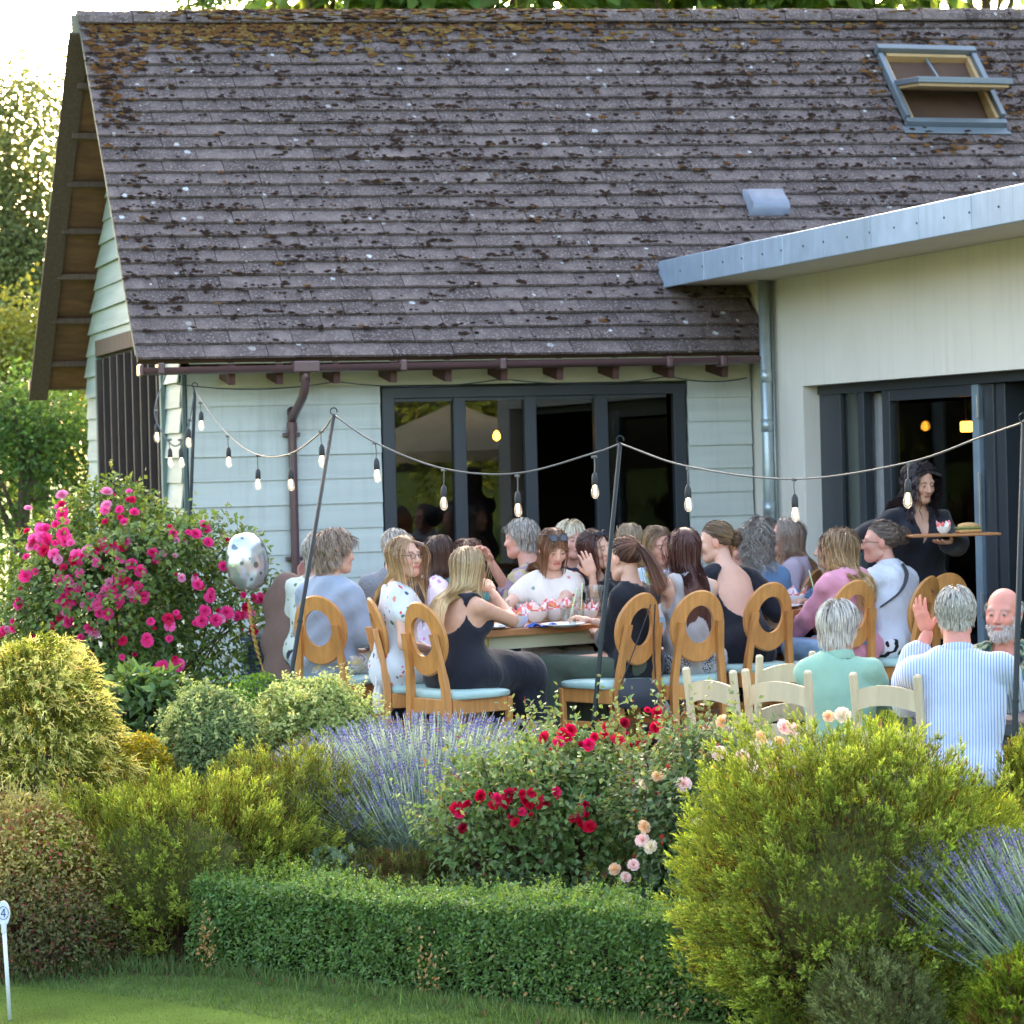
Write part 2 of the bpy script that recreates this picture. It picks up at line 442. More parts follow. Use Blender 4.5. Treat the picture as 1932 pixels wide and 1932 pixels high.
m_frame = mat('anthracite_aluminium', srgb(52, 57, 63), .38, .05, 4, spec=.5)
m_pane = mat_glass('window_glass', (.80, .84, .82), refl=.012)
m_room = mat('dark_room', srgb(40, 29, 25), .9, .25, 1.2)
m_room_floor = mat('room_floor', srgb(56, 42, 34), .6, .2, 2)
# roof body: a thick deck with tiles on it
b = B()
th = .05
tS = (3.12 - zE) / (zR - zE) * SL
for (ua, ub_, ta, tb_) in ((uV + .02, L - .012, .02, tS), (uV + .02 + (uR0 - uV) * tS / SL, uEnd, tS, SL)):
    pts = [roofp(ua, ta, -.012), roofp(ub_, ta, -.012), roofp(ub_, tb_, -.05), roofp(ua if ta < .1 else uR0 + .02, tb_, -.02)]
    if ta > .1: pts = [roofp(ua, ta, -.05), roofp(ub_, ta, -.07), roofp(ub_, tb_, -.03), roofp(uR0 + .02, tb_, -.03)]
    pts2 = [p_ - en * th for p_ in pts]
    b.add(np.array(pts + pts2), [(0, 1, 2, 3), (7, 6, 5, 4), (0, 4, 5, 1), (1, 5, 6, 2), (2, 6, 7, 3), (3, 7, 4, 0)])
def backp(u, v): return np.array([u, v, roof_z(v) - .012])
uB0 = uV - .0
q = [backp(uR0 + .02, vR + .001), backp(uEnd, vR + .001), backp(uEnd, vB), backp(uR0 + .02, vB)]
q2 = [a_ + np.array([0, 0, -.08]) for a_ in q]
b.add(np.array(q + q2), [(0, 1, 2, 3), (7, 6, 5, 4), (0, 4, 5, 1), (1, 5, 6, 2), (2, 6, 7, 3), (3, 7, 4, 0)])
roof = b.obj('roof', m_soffit, house)
NR = 27; ex = SL / NR; TW = .48
tile_meshes = []
for k in range(5):
    rr = np.random.default_rng(k)
    bb = B(); n = 9
    xs = np.linspace(-TW / 2 + .003, TW / 2 - .003, n); lo = rr.normal(0, .0022, n); le = ex + .05; tk = .019
    V = []
    for i, x in enumerate(xs):
        V += [[x, lo[i], 0], [x, lo[i] + .002, tk], [x, le, tk * .6], [x, le, 0]]
    F = []
    for i in range(n - 1):
        a, c = i * 4, i * 4 + 4
        F += [(a, c, c + 1, a + 1), (a + 1, c + 1, c + 2, a + 2), (a + 3, a + 2, c + 2, c + 3)]
    F += [(0, 1, 2, 3), tuple((n - 1) * 4 + j for j in (3, 2, 1, 0))]
    bb.add(V, F); o = bb.obj('tile', m_tile); tile_meshes.append(o.data); bpy.data.objects.remove(o)
dl = math.atan2(.019, ex)
Mt = Matrix(((1, 0, 0), (0, et[1], en[1]), (0, et[2], en[2])))
sky_uv = [onroof(*c) for c in ((1655, 103), (1838, 100), (1892, 255), (1700, 250))]
su0 = .5 * (sky_uv[0][0] + sky_uv[3][0]); su1 = .5 * (sky_uv[1][0] + sky_uv[2][0]); st1 = .5 * (sky_uv[0][1] + sky_uv[1][1]); st0 = .5 * (sky_uv[2][1] + sky_uv[3][1])
print('skylight', sky_uv, su0, su1, st0, st1)
places = []
for i in range(NR):
    t = i * ex; u = uverge(t) + .004
    first = [1.0, .5][i % 2] + random.uniform(-.06, .06)
    w = TW * first; k = 0
    while u < uEnd:
        uc = u + w / 2
        z = roofp(uc, t)[2]
        low_ = z < 3.1
        if low_ and u + w > L - .015 and u < L - .06: w = L - .015 - u; uc = u + w / 2
        hid = low_ and u + w > L
        insky = (u + w > su0 + .06 and u < su1 - .06 and t + ex > st0 + .05 and t < st1 - .02)
        if not hid and not insky: places.append((i, uc, w))
        if insky:                                   # cut the tile at the roof window's sides
            if u < su0 - .03: places.append((i, (u + su0) / 2, su0 - u - .01))
            if u + w > su1 + .03: places.append((i, (su1 + u + w) / 2, u + w - su1 - .01))
        u += w; w = TW * random.uniform(.985, 1.01); k += 1
print('tiles', len(places))
stuffV, stuffF, sn = [], [], 0
for j, (i, uc, w) in enumerate(places):
    t = i * ex
    me = random.choice(tile_meshes)
    M = Mt @ Matrix.Rotation(-dl + random.uniform(-.012, .012), 3, 'X') @ Matrix.Rotation(random.uniform(-.004, .004) + kR * t / SL * math.sin(alpha), 3, 'Z') @ Matrix.Rotation(-kR * t / SL * math.cos(alpha), 3, 'Y') @ Matrix.Diagonal((w / TW, 1, 1))
    loc = Vector(roofp(uc, t - .006 + random.uniform(-.003, .003), .019 + random.uniform(-.002, .003)))
    if j < 300:
        o = bpy.data.objects.new('tile', me); COL.objects.link(o); o.parent = roof
        o.matrix_local = Matrix.Translation(loc) @ M.to_4x4()
    else:
        V = np.array([x.co for x in me.vertices]) @ np.array(M).T + np.array(loc)
        stuffV.append(V)
        if me.name not in MATS:
            MATS[me.name] = np.array([list(p_.vertices) for p_ in me.polygons if len(p_.vertices) == 4])
        stuffF.append(MATS[me.name] + sn); sn += len(V)
if stuffV:
    o = mesh_np('upper_tiles', np.concatenate(stuffV), np.concatenate(stuffF), m_tile, roof); o['kind'] = 'stuff'
# ridge tiles
m_ridge = m_tile
u = uR0 - .01; k = 0
while u < uEnd - .3:
    w = .45
    V = []; n = 7
    for e_ in (0, w - .008):
        for a in np.linspace(-math.pi * .5, math.pi * .5, n): V.append([u + e_, vR + .125 * math.sin(a), zR + kR * (u + e_ - uR0) - .035 + .115 * math.cos(a) + (.012 if e_ == 0 else 0)])
        for a in np.linspace(math.pi * .5, -math.pi * .5, n): V.append([u + e_, vR + .105 * math.sin(a), zR + kR * (u + e_ - uR0) - .04 + .09 * math.cos(a)])
    n2 = 2 * n
    F = [(i, (i + 1) % n2, n2 + (i + 1) % n2, n2 + i) for i in range(n2)] + [tuple(range(n2))[::-1], tuple(range(n2, 2 * n2))]
    B().add(V, F).obj('ridge_tile', m_ridge, roof); u += w; k += 1
# moss: cushions of moss on the tiles
def moss(name, items, parent):
    """items: (u, t, radius, colour)"""
    base = B().ell((0, 0, 0), (1, 1, 1), 5, 3); BV = np.concatenate(base.V); BF = np.array(base.Q)
    Vs, Cs, Fs = [], [], []; n = 0
    for (u, t, r, c, el) in items:
        nz = 1 + rng.normal(0, .22, (len(BV), 1))
        V = BV * nz * np.array([r * el, r * .75, r * .55])
        P = roofp(u, t) + V[:, :1] * np.array([1, 0, 0]) + V[:, 1:2] * et + (V[:, 2:3] + .037) * en
        Vs.append(P); Fs.append(BF + n); n += len(P)
        Cs.append(np.clip(np.array(c) * (1 + rng.normal(0, .18, (len(P), 1))), 0, 1))
    mt = mat_col('moss', .95, 0.0, .1)
    o = mesh_np(name, np.concatenate(Vs), np.concatenate(Fs), mt, parent, np.concatenate(Cs)); o['kind'] = 'stuff'; return o
br, oc, yl = srgb(56, 41, 34), srgb(104, 72, 42), srgb(122, 98, 56)
items = []
def moss_ok(u, t): return not (u > L - .1 and roofp(u, t)[2] < 3.15) and not (su0 - .08 < u < su1 + .05 and st0 - .05 < t < st1 + .05) and t < SL - .02
for _ in range(4600):
    t = SL * rng.beta(1.5, 1.25); u = rng.uniform(uverge(t) + .05, uEnd)
    dens = .5 + .5 * math.sin(u * 1.3 + 1.0) * math.sin(t * 1.7 + u * .6)
    if rng.random() > .35 + .65 * dens or not moss_ok(u, t): continue
    cl = rng.integers(1, 4); r0 = rng.uniform(.009, .026)
    if rng.random() < .55: t = round(t / ex) * ex + rng.uniform(.0, .03)
    for _k in range(cl): items.append((u + rng.normal(0, .045), t + rng.normal(0, .012), r0 * rng.uniform(.5, 1.1), br if rng.random() < .93 else oc, rng.uniform(1, 1.9)))
for _ in range(1500):                       # the heavy band under the ridge, left half
    u = uR0 + rng.gamma(2.0, 1.1); t = SL - abs(rng.normal(0, .18)) - .0
    if u > uEnd or not moss_ok(u, t - .03): continue
    c = [oc, yl, br][rng.choice(3, p=[.45, .3, .25])]
    items.append((u, t, rng.uniform(.012, .034), c, rng.uniform(1.1, 2.0)))
for _ in range(220):                       # along the left verge
    t = SL - abs(rng.normal(0, .7)); u = uverge(t) + .05 + abs(rng.normal(0, .22))
    items.append((u, t, rng.uniform(.012, .032), oc if rng.random() < .6 else br, rng.uniform(1, 1.8)))
for _ in range(150):                       # around the roof window
    s_ = rng.integers(0, 4)
    u = [su0 - .1, su1 + .12, rng.uniform(su0, su1), rng.uniform(su0, su1)][s_] + rng.normal(0, .07)
    t = [rng.uniform(st0, st1), rng.uniform(st0, st1), st1 + .12, st0 - .14][s_] + rng.normal(0, .06)
    items.append((u, t, rng.uniform(.012, .034), oc if rng.random() < .45 else br, rng.uniform(1, 1.8)))
moss('moss', items, roof)
# moss over the ridge tiles
it2 = []
for _ in range(800):
    u = uR0 + .4 + rng.gamma(2.2, 1.2)
    if u < uEnd: it2.append((u, SL + rng.uniform(-.06, .12), rng.uniform(.012, .034), [oc, yl, br][rng.choice(3, p=[.4, .35, .25])], rng.uniform(1.2, 2.6)))
def ridge_moss():
    base = B().ell((0, 0, 0), (1, 1, 1), 5, 3); BV = np.concatenate(base.V); BF = np.array(base.Q); Vs, Fs, Cs = [], [], []; n = 0
    for (u, t, r, c, el) in it2:
        a = rng.uniform(-1.4, .6); V = BV * (1 + rng.normal(0, .2, (len(BV), 1))) * np.array([r * el, r * .7, r * .5])
        P = V + np.array([u, vR + .125 * math.sin(a), zR + kR * (u - uR0) - .035 + .118 * math.cos(a)])
        Vs.append(P); Fs.append(BF + n); n += len(P); Cs.append(np.clip(np.array(c) * (1 + rng.normal(0, .18, (len(P), 1))), 0, 1))
    o = mesh_np('ridge_moss', np.concatenate(Vs), np.concatenate(Fs), MATS['moss'], roof, np.concatenate(Cs)); o['kind'] = 'stuff'
ridge_moss()
# verge boards (barge boards) and soffit battens of the gable overhang
def verge_board(name, P, Q, w, d, mt):
    B().bar(P, Q, d, w, up=(1, 0, 0), ch=.004).obj(name, mt, house)
vv = lambda u, v, dz: np.array([u, v, roof_z(v) + dz])
verge_board('barge_board', vv(uR0 + .01, vR, -.10), vv(uR0 - .02, vB + .03, -.16), .17, .03, m_wood_dk)
b = B(); b.bar(vv(uV + .03, vE + .05, -.02), vv(uR0 + .03, vR, -.03), .02, .05, up=(1, 0, 0)); b.obj('verge_trim', mat('verge_trim_green', srgb(128, 138, 124), .7), house)
b = B(); b.bar(np.array([uR0 - .01, vR, zR - .1]), np.array([uR0 - .01, vR, zR + .05]), .02, .09); b.obj('ridge_cap', mat('fibre_cement', srgb(150, 144, 128), .85), house)
for v in np.linspace(vR + .35, vB - .25, 7):       # lookout rafters under the back slope
    z = roof_z(v) - .14
    B().bar(vv(uR0 + .03, v, -.13), np.array([.02, v, z + .01]), .06, .05, ch=.004).obj('lookout', m_wood_dk, house)
b = B(); P4 = [backp(uR0 + .035, vR + .05), backp(.06, vR + .05), backp(.06, vB - .02), backp(uR0 + .035, vB - .02)]
b.add([p_ + np.array([0, 0, -.085]) for p_ in P4], [(0, 1, 2, 3)]); b.obj('soffit', mat('boarded_soffit', srgb(112, 78, 54), .85, .3, 4, stretch=(1, 6, 1)), house)
B().tube([[uR0 - .1, vB + .04, roof_z(vB) - .06], [uEnd, vB + .04, roof_z(vB) - .06]], .05, 10).obj('back_gutter', m_gutter, house)
# ---- walls
WZ = zE - .06
def clip_v(z):        # front and back limits of the gable wall at height z
    f = max(0.0, vE + (z + .13 - zE) / (zR - zE) * (vR - vE)); k = min(HB, vB - (z + .16 - zE - .05) / (zR - zE - .05) * (vB - vR))
    return f, k
EXB = .19
core = B()
win = [onv(718, 735, 0), onv(1291, 721, 0)]
wu0, wu1 = win[0][0], win[1][0]; wz1 = .5 * (win[0][1] + win[1][1]); wz0 = .06
print('window', wu0, wu1, wz1)
# structural core behind boards (front wall with window opening, gable)
core.box(((0.03 + wu0) / 2, .10, WZ / 2), (wu0 - .03, .12, WZ)); core.box(((wu1 + L) / 2, .10, WZ / 2), (L - wu1, .12, WZ)); core.box(((wu0 + wu1) / 2, .10, (wz1 + WZ) / 2), (wu1 - wu0, .12, WZ - wz1))
core.box(((wu0 + wu1) / 2, .10, wz0 / 2), (wu1 - wu0, .12, wz0))
gp_ = [[.06, .05, 0], [.06, HB, 0], [.06, HB, clip_v(0)[1] * 0 + zE - .05], [.06, vR, zR - .16], [.06, .05, zE - .02]]
core.prism(gp_, (.08, 0, 0))
wall = core.obj('wall', mat('board_backing', srgb(96, 104, 98), .9), house)
def board(u0, u1, z0, z1, parent, mt, tilt=.020, v0=0.0):
    b = B(); th = .012
    V = [[u0, v0 - tilt - th, z0], [u1, v0 - tilt - th, z0], [u1, v0 - .006 - th, z1], [u0, v0 - .006 - th, z1], [u0, v0 - tilt, z0], [u1, v0 - tilt, z0], [u1, v0, z1], [u0, v0, z1]]
    b.add(V, [(0, 1, 2, 3), (7, 6, 5, 4), (0, 4, 5, 1), (1, 5, 6, 2), (2, 6, 7, 3), (3, 7, 4, 0)]); return b.obj('board', mt, parent)
zl = 1.79 - 9 * EXB
while zl < WZ - .04:
    top = min(zl + EXB + .03, WZ)
    jt = random.uniform(-.002, .002)
    if zl < wz1 + .0:
        board(.015, wu0 - .012, zl + jt, top, wall, m_paint, .022 + random.uniform(-.003, .004)); board(wu1 + .012, L - .02, zl + jt, top, wall, m_paint, .022 + random.uniform(-.003, .004))
    else: board(.015, L - .02, zl + jt, top, wall, m_paint)
    zl += EXB
B().box((L / 2 + .1, -.045, WZ - .06), (L - .3, .02, .16)).obj('frieze_board', m_cream, house)
B().box((-.012, -.03, WZ / 2), (.03, .05, WZ), None, .004).obj('corner_post', mat('dark_green_corner', srgb(74, 92, 88), .6), house)
# gable boards, each cut to the roof slope
slat0, slat1 = onu(193, 800, -.03)[0], onu(313, 850, -.03)[0]
slat_top = onu(250, 650, -.03)[1]
print('slats', slat0, slat1, slat_top)
zl = 1.79 - 9 * EXB
while zl < zR - .3:
    top = zl + EXB + .03
    f0, k0 = clip_v(zl); f1, k1 = clip_v(top)
    segs = [(f0, k0, f1, k1)]
    if zl < slat_top - .05: segs = [(f0, slat1 + .0, f1, slat1), (slat0, k0, slat0, k1)]
    for (a0, b0, a1, b1) in segs:
        if b0 - a0 < .06 or b1 - a1 < .02: continue
        ti = .024 + random.uniform(-.004, .012); bb = B()
        V = [[-.02 - ti, a0, zl], [-.02 - ti, b0, zl], [-.022, b1, top], [-.022, a1, top], [-.008 - ti, a0, zl], [-.008 - ti, b0, zl], [-.010, b1, top], [-.010, a1, top]]
        bb.add(V, [(3, 2, 1, 0), (4, 5, 6, 7), (1, 5, 4, 0), (2, 6, 5, 1), (3, 7, 6, 2), (0, 4, 7, 3)]); bb.obj('board', m_paint_g, wall)
    zl += EXB
sp = B().box((-.02, (slat0 + slat1) / 2, slat_top / 2), (.02, abs(slat0 - slat1), slat_top)).obj('slatted_shutter', mat('shutter_backing', srgb(52, 44, 42), .9), house)
ns = 9
for v in np.linspace(slat1 + .06, slat0 - .06, ns):
    B().box((-.055, v, slat_top / 2 - .03), (.05, .05, slat_top - .06), None, .004).obj('slat', m_wood_blk, sp)
B().box((-.05, (slat0 + slat1) / 2, slat_top + .04), (.05, abs(slat0 - slat1) + .04, .14), None, .004).obj('shutter_head', m_wood_dk, sp)
for v in (slat0 + .05, slat1 - .03): B().box((-.05, v, slat_top / 2), (.04, .07, slat_top), None, .004).obj('shutter_jamb', mat('grey_green_jamb', srgb(110, 128, 122), .7, .15), sp)
# gutter, brackets, rafters, downpipe, cable
b = B(); n = 9
gv, gz = vE - .055, zE - .045
V = []
g0, g1 = uV + .03, L - .06
for u, dz in ((g0, -.012), (g1, .012)):
    for a in np.linspace(math.pi, 2 * math.pi, n): V.append([u, gv + .06 * math.cos(a), gz + dz + .055 * math.sin(a)])
    for a in np.linspace(2 * math.pi, math.pi, n): V.append([u, gv + .055 * math.cos(a), gz + dz + .05 * math.sin(a) + .001])
n2 = 2 * n
b.add(V, [(i, (i + 1) % n2, n2 + (i + 1) % n2, n2 + i) for i in range(n2)] + [tuple(range(n2))[::-1], tuple(range(n2, 2 * n2))])
gut = shade_angle(b.obj('gutter', m_gutter, house))
B().box((g0 - .01, gv, gz - .03), (.03, .14, .09), None, .01).obj('gutter_end', m_gutter, gut)
du = onv(553, 760, -.05)[0]
for u in (onv(302, 700, gv)[0], du, du + .75, onv(945, 680, gv)[0], onv(1259, 670, gv)[0], onv(1360, 665, gv)[0]):
    if u < g1: B().box((u, gv - .005, gz - .02), (.05 if u != du else .2, .14, .085), None, .01).obj('gutter_joint', m_gutter, gut)
for px in (433, 523, 630, 737, 840, 945, 1050, 1155, 1259, 1360):
    u = onv(px, 700, vE + .1)[0]; bb = B()
    P = [[u, vE + .02, zE - .10], [u, vE + .05, zE - .20], [u, -.02, zE - .06], [u, -.02, zE + .28]]
    P = [[u - .025, vE + .0, zE - .05], [u - .025, vE + .02, zE - .19], [u - .025, 0, zE - .12], [u - .025, 0, zE + .2]]
    bb.prism(P, (.05, 0, 0)); bb.obj('rafter_foot', m_rafter, house)
B().add([[uV + .4, vE + .03, zE - .03], [L, vE + .03, zE - .03], [L, -.03, zE + .12], [uV + .4, -.03, zE + .12]], [(0, 1, 2, 3)]).obj('eave_soffit', m_cream, house)
dpp = catmull([[du, gv, gz - .04], [du, gv, gz - .12], [du - .005, gv + .08, gz - .24], [du - .02, -.10, gz - .40], [du - .02, -.085, gz - .5], [du - .02, -.085, .05]], 5)
dp = B().tube(dpp, .034, 12).obj('downpipe', m_gutter, house, smooth=True)
for z in (gz - .10, gz - .46): B().tube([[dpp[2][0] if z > gz - .2 else du - .02, gv + .02 if z > gz - .2 else -.085, z - .035], [dpp[2][0] if z > gz - .2 else du - .02, gv + .02 if z > gz - .2 else -.085, z + .035]], .041, 12).obj('pipe_collar', m_gutter, dp)
for z in (gz - .52, 1.0, .3): B().box((du - .02, -.05, z), (.13, .06, .03), None, .006).obj('pipe_bracket', m_gutter, dp)
m_cable = mat('black_cable', srgb(46, 46, 48), .5)
cpts = []
ups = [g0 + .3] + [onv(px, 705, -.2)[0] for px in (630, 945, 1259, 1425)]
for a, c in zip(ups[:-1], ups[1:]):
    for t in np.linspace(0, 1, 8, endpoint=False): cpts.append([a + (c - a) * t, -.25, zE - .17 - .10 * 4 * t * (1 - t) * .5])
B().tube(cpts, .005, 5).obj('cable', m_cable, house)
# ---- window: frame with four lights
fr = B()
fw, fd = .085, .07
def wbox(u0, u1, z0, z1, v=.0, d=fd): return B().box(((u0 + u1) / 2, v, (z0 + z1) / 2), (u1 - u0, d, z1 - z0), None, .005)
wf = B()
wf.box(((wu0 + wu1) / 2, 0, wz1 - .04), (wu1 - wu0, fd, .085), None, .005); wf.box(((wu0 + wu1) / 2, 0, wz0 + .05), (wu1 - wu0, fd, .10), None, .005)
for u in (wu0 + .05, wu1 - .06): wf.box((u, -.002, (wz0 + wz1) / 2), (.10, fd, wz1 - wz0 - .004), None, .005)
window = wf.obj('window', m_frame, house)
panes = [onv(x, 900, 0)[0] for x in (743, 858, 878, 992, 1011, 1125, 1146, 1259)]
for i in range(3):
    u0, u1 = panes[2 * i + 1], panes[2 * i + 2]
    B().box(((u0 + u1) / 2, .003, (wz0 + wz1) / 2), (u1 - u0 + .015, fd, wz1 - wz0 - .16), None, .005).obj('mullion', m_frame, window)
for i in range(4):
    u0, u1 = panes[2 * i], panes[2 * i + 1]
    B().box(((u0 + u1) / 2, .012, (wz0 + wz1) / 2), (u1 - u0 + .02, .012, wz1 - wz0 - .18)).obj('pane', m_pane, window)
    B().box(((u0 + u1) / 2, .012, wz1 - .095), (u1 - u0, .05, .025)).obj('bead', m_frame, window)
# room behind the window
rm = B()
r0, r1, q0, q1 = .15, L + .25, .18, HB - .1
def quad(P): return B().add(P, [(0, 1, 2, 3)])
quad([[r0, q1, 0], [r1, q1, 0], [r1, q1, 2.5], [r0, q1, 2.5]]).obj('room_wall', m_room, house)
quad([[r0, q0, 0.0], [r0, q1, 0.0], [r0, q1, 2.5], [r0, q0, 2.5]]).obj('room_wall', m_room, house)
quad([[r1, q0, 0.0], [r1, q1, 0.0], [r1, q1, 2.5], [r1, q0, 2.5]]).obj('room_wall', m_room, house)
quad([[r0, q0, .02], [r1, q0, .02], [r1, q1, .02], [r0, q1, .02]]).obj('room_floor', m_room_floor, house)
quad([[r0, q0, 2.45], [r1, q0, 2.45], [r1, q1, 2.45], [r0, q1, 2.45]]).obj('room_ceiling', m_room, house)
# ---- roof window
sk = B(); hh = .07
def rb(b, u0, u1, t0, t1, h0, h1, ch=.004):
    c = roofp((u0 + u1) / 2, (t0 + t1) / 2, (h0 + h1) / 2); return b.box(c, (u1 - u0, t1 - t0, h1 - h0), np.stack([[1, 0, 0], et, en], 1), ch)
m_lead = mat('grey_flashing', srgb(112, 120, 126), .45, .08, 5, metal=.3)
m_pine = mat('pine', srgb(178, 146, 102), .5, .1, 3, stretch=(1, 8, 8))
rb(sk, su0, su1, st1 - .06, st1, .02, .11); rb(sk, su0, su0 + .05, st0 + .1, st1 - .06, .02, .10); rb(sk, su1 - .05, su1, st0 + .1, st1 - .06, .02, .10); rb(sk, su0, su1, st0 + .05, st0 + .1, .02, .09)
rb(sk, su0 - .03, su1 + .03, st0 - .03, st0 + .05, .022, .035)
sky_o = sk.obj('roof_window', m_lead, house)
li = B(); dpt = -.22
rb(li, su0 + .052, su0 + .09, st0 + .1, st1 - .06, dpt, .06); rb(li, su1 - .09, su1 - .052, st0 + .1, st1 - .06, dpt, .06); rb(li, su0 + .09, su1 - .09, st1 - .1, st1 - .062, dpt, .06); rb(li, su0 + .09, su1 - .09, st0 + .102, st0 + .13, dpt, .06)
li.obj('lining', m_pine, sky_o)
bk = B(); rb(bk, su0 + .05, su1 - .05, st0 + .1, st1 - .06, dpt - .03, dpt, 0); bk.obj('dark_back_panel', mat('loft_shade', srgb(14, 10, 9), .95), sky_o)  # near-black panel closes the hole, the loft's shade put into its colour
tm = (st0 + st1) / 2 + .02; hl = (st1 - st0) / 2 - .06
pc = roofp((su0 + su1) / 2, tm, .09)
sa = alpha - R(12)
Ms = np.stack([[1, 0, 0], [0, math.cos(R(4)), math.sin(R(4))], [0, -math.sin(R(4)), math.cos(R(4))]], 1)   # nearly level when open
sash = B(); W = su1 - su0 - .06
for dy, ww in ((-hl, .07), (hl, .07)): sash.box(pc + Ms @ np.array([0, dy, 0]), (W, ww, .05), Ms, .004)
for dx in (-W / 2 + .03, W / 2 - .03): sash.box(pc + Ms @ np.array([dx, 0, 0]), (.06, 2 * hl - .07, .05), Ms, .004)
so = sash.obj('sash', m_lead, sky_o)
B().box(pc + Ms @ np.array([0, 0, -.04]), (W - .04, 2 * hl, .03), Ms, .004).obj('sash_wood', m_pine, sky_o)
B().box(pc + Ms @ np.array([0, 0, 0.01]), (W - .12, 2 * hl - .07, .012), Ms).obj('pane', m_pane, sky_o)
B().bar(roofp((su0 + su1) / 2, st1 - .08, .02), pc, .02, .02).obj('stay', m_lead, sky_o)
# roof vent
a0, a1 = onroof(1412, 412), onroof(1472, 362)
vb = B(); uc = (a0[0] + a1[0]) / 2; wv = a1[0] - a0[0] - .01; t0, t1 = a0[1], a1[1]
prof = [(t0, .03), (t0 + .01, .10), (t0 + .06, .12), (t1 - .05, .085), (t1, .03)]
V = []
for x, s_ in ((-wv / 2, 0), (-wv / 2 + .02, 1), (0, 1.06), (wv / 2 - .02, 1), (wv / 2, 0)):
    for (t, h) in prof: V.append(roofp(uc + x, t, .03 + (h - .03) * s_))
F = [(i * 5 + j, i * 5 + 5 + j, i * 5 + 6 + j, i * 5 + 1 + j) for i in range(4) for j in range(4)]
shade_angle(vb.add(V, F).obj('roof_vent', mat('grey_plastic', srgb(124, 130, 142), .5), house), 60)

# ------------------------------------------------------------------ the extension
ext = thing('extension_building', 'cream rendered flat roofed extension with zinc fascia and folding glass doors', 'building', HO, PHI)
m_render = mat('cream_render', srgb(230, 223, 210), .85, .04, 1.4, .3, 70, streak=(srgb(170, 164, 148), .35))
m_zinc = mat('zinc', srgb(162, 180, 200), .42, .10, 5, metal=.25, rnd=.07, streak=(srgb(118, 132, 146), .8))
uF = L - .72
zS = .5 * (onu(1500, 542, L)[1] + onu(1932, 475, L)[1])
zF0 = .5 * (onu(1330, 528, uF)[1] + onu(1932, 418, uF)[1]); zF1 = .5 * (onu(1330, 476, uF)[1] + onu(1932, 345, uF)[1])
print('ext z', zS, zF0, zF1, uF, L); zS = zF0 + .02
va = onu(1515, 800, L)[0]           # left side of the door opening
zL = .5 * (onu(1515, 730, L)[1] + onu(1932, 694, L)[1])
vEnd = -6.4
print('ext', va, zL)
w = B(); wt = .3
w.box((L + wt / 2, (va + .32) / 2, zS / 2), (wt, .32 - va, zS))
w.box((L + wt / 2, (va + vEnd) / 2, (zL + zS) / 2), (wt, va - vEnd, zS - zL - .001))
w.box((L + wt / 2, vEnd - .2, zS / 2), (wt, .4, zS))
w.obj('wall', m_render, ext)
gz_ = roof_z(vE + .2)
B().box(((uF + 9.6) / 2, (vEnd + .35) / 2, zS + .02), (9.6 - uF - .02, .35 - vEnd, .04)).obj('soffit', mat('cream_soffit', srgb(206, 196, 178), .8, .04, 2), ext)
B().box(((uF + 9.6) / 2 + .02, (vEnd + 1.0) / 2, zF1 - .06), (9.6 - uF - .06, 1.0 - vEnd, .08)).obj('flat_roof', m_zinc, ext)
fas = B().box((uF + .02, (vEnd + .12) / 2, (zF0 + zF1) / 2), (.025, .12 - vEnd, zF1 - zF0 - .02)).obj('fascia', mat('fascia_core', srgb(120, 128, 134), .6), ext)
vs_ = [onu(x, 480, uF)[0] for x in (1262, 1330, 1405, 1480, 1560, 1648, 1738, 1838, 1945, 2062, 2190)]
vs_[0] = .12
m_bolt = mat('bolt', srgb(70, 80, 88), .5)
for i in range(len(vs_) - 1):
    a, c = vs_[i], vs_[i + 1]
    pn = B().box((uF - .004 + random.uniform(-.002, .002), (a + c) / 2, (zF0 + zF1) / 2), (.02, abs(a - c) - .006, zF1 - zF0), rotx(random.uniform(-.002, .002)), .005).obj('fascia_panel', m_zinc, fas)
    for v in ((a + c) / 2, c + .02): B().lathe([(0.001, .004), (.008, .004), (.008, -.002)], 8, (uF - .016, v, (zF0 + zF1) / 2), roty(-math.pi / 2)).obj('bolt', m_bolt, pn)
B().tube([[uF + .02, .125, zF0 + .02], [uF + .02, .125, zF1 - .02]], .035, 10).obj('fascia_end', m_zinc, fas)
B().box((uF - .06, .16, zF0 + .06), (.12, .1, .10), rotx(alpha), .01).obj('flashing', m_zinc, ext)
# downpipes on the corner
pv, pz = -.52, zS
m_galv = mat('galvanised_steel', srgb(176, 188, 190), .35, .08, 6, metal=.55)
pu = onv(1447, 800, pv)[0]
p1 = B().tube([[pu, pv, zS], [pu, pv, .05]], .045, 16).obj('downpipe', m_galv, ext, smooth=True)
for z in (2.32, 1.93, 1.28): B().tube([[pu, pv, z - .05], [pu, pv, z + .05]], .049, 16).obj('pipe_collar', m_galv, p1, smooth=True)
B().tube([[pu + .075, pv + .03, zS], [pu + .075, pv + .03, .05]], .014, 8).obj('conduit', m_galv, ext, smooth=True)
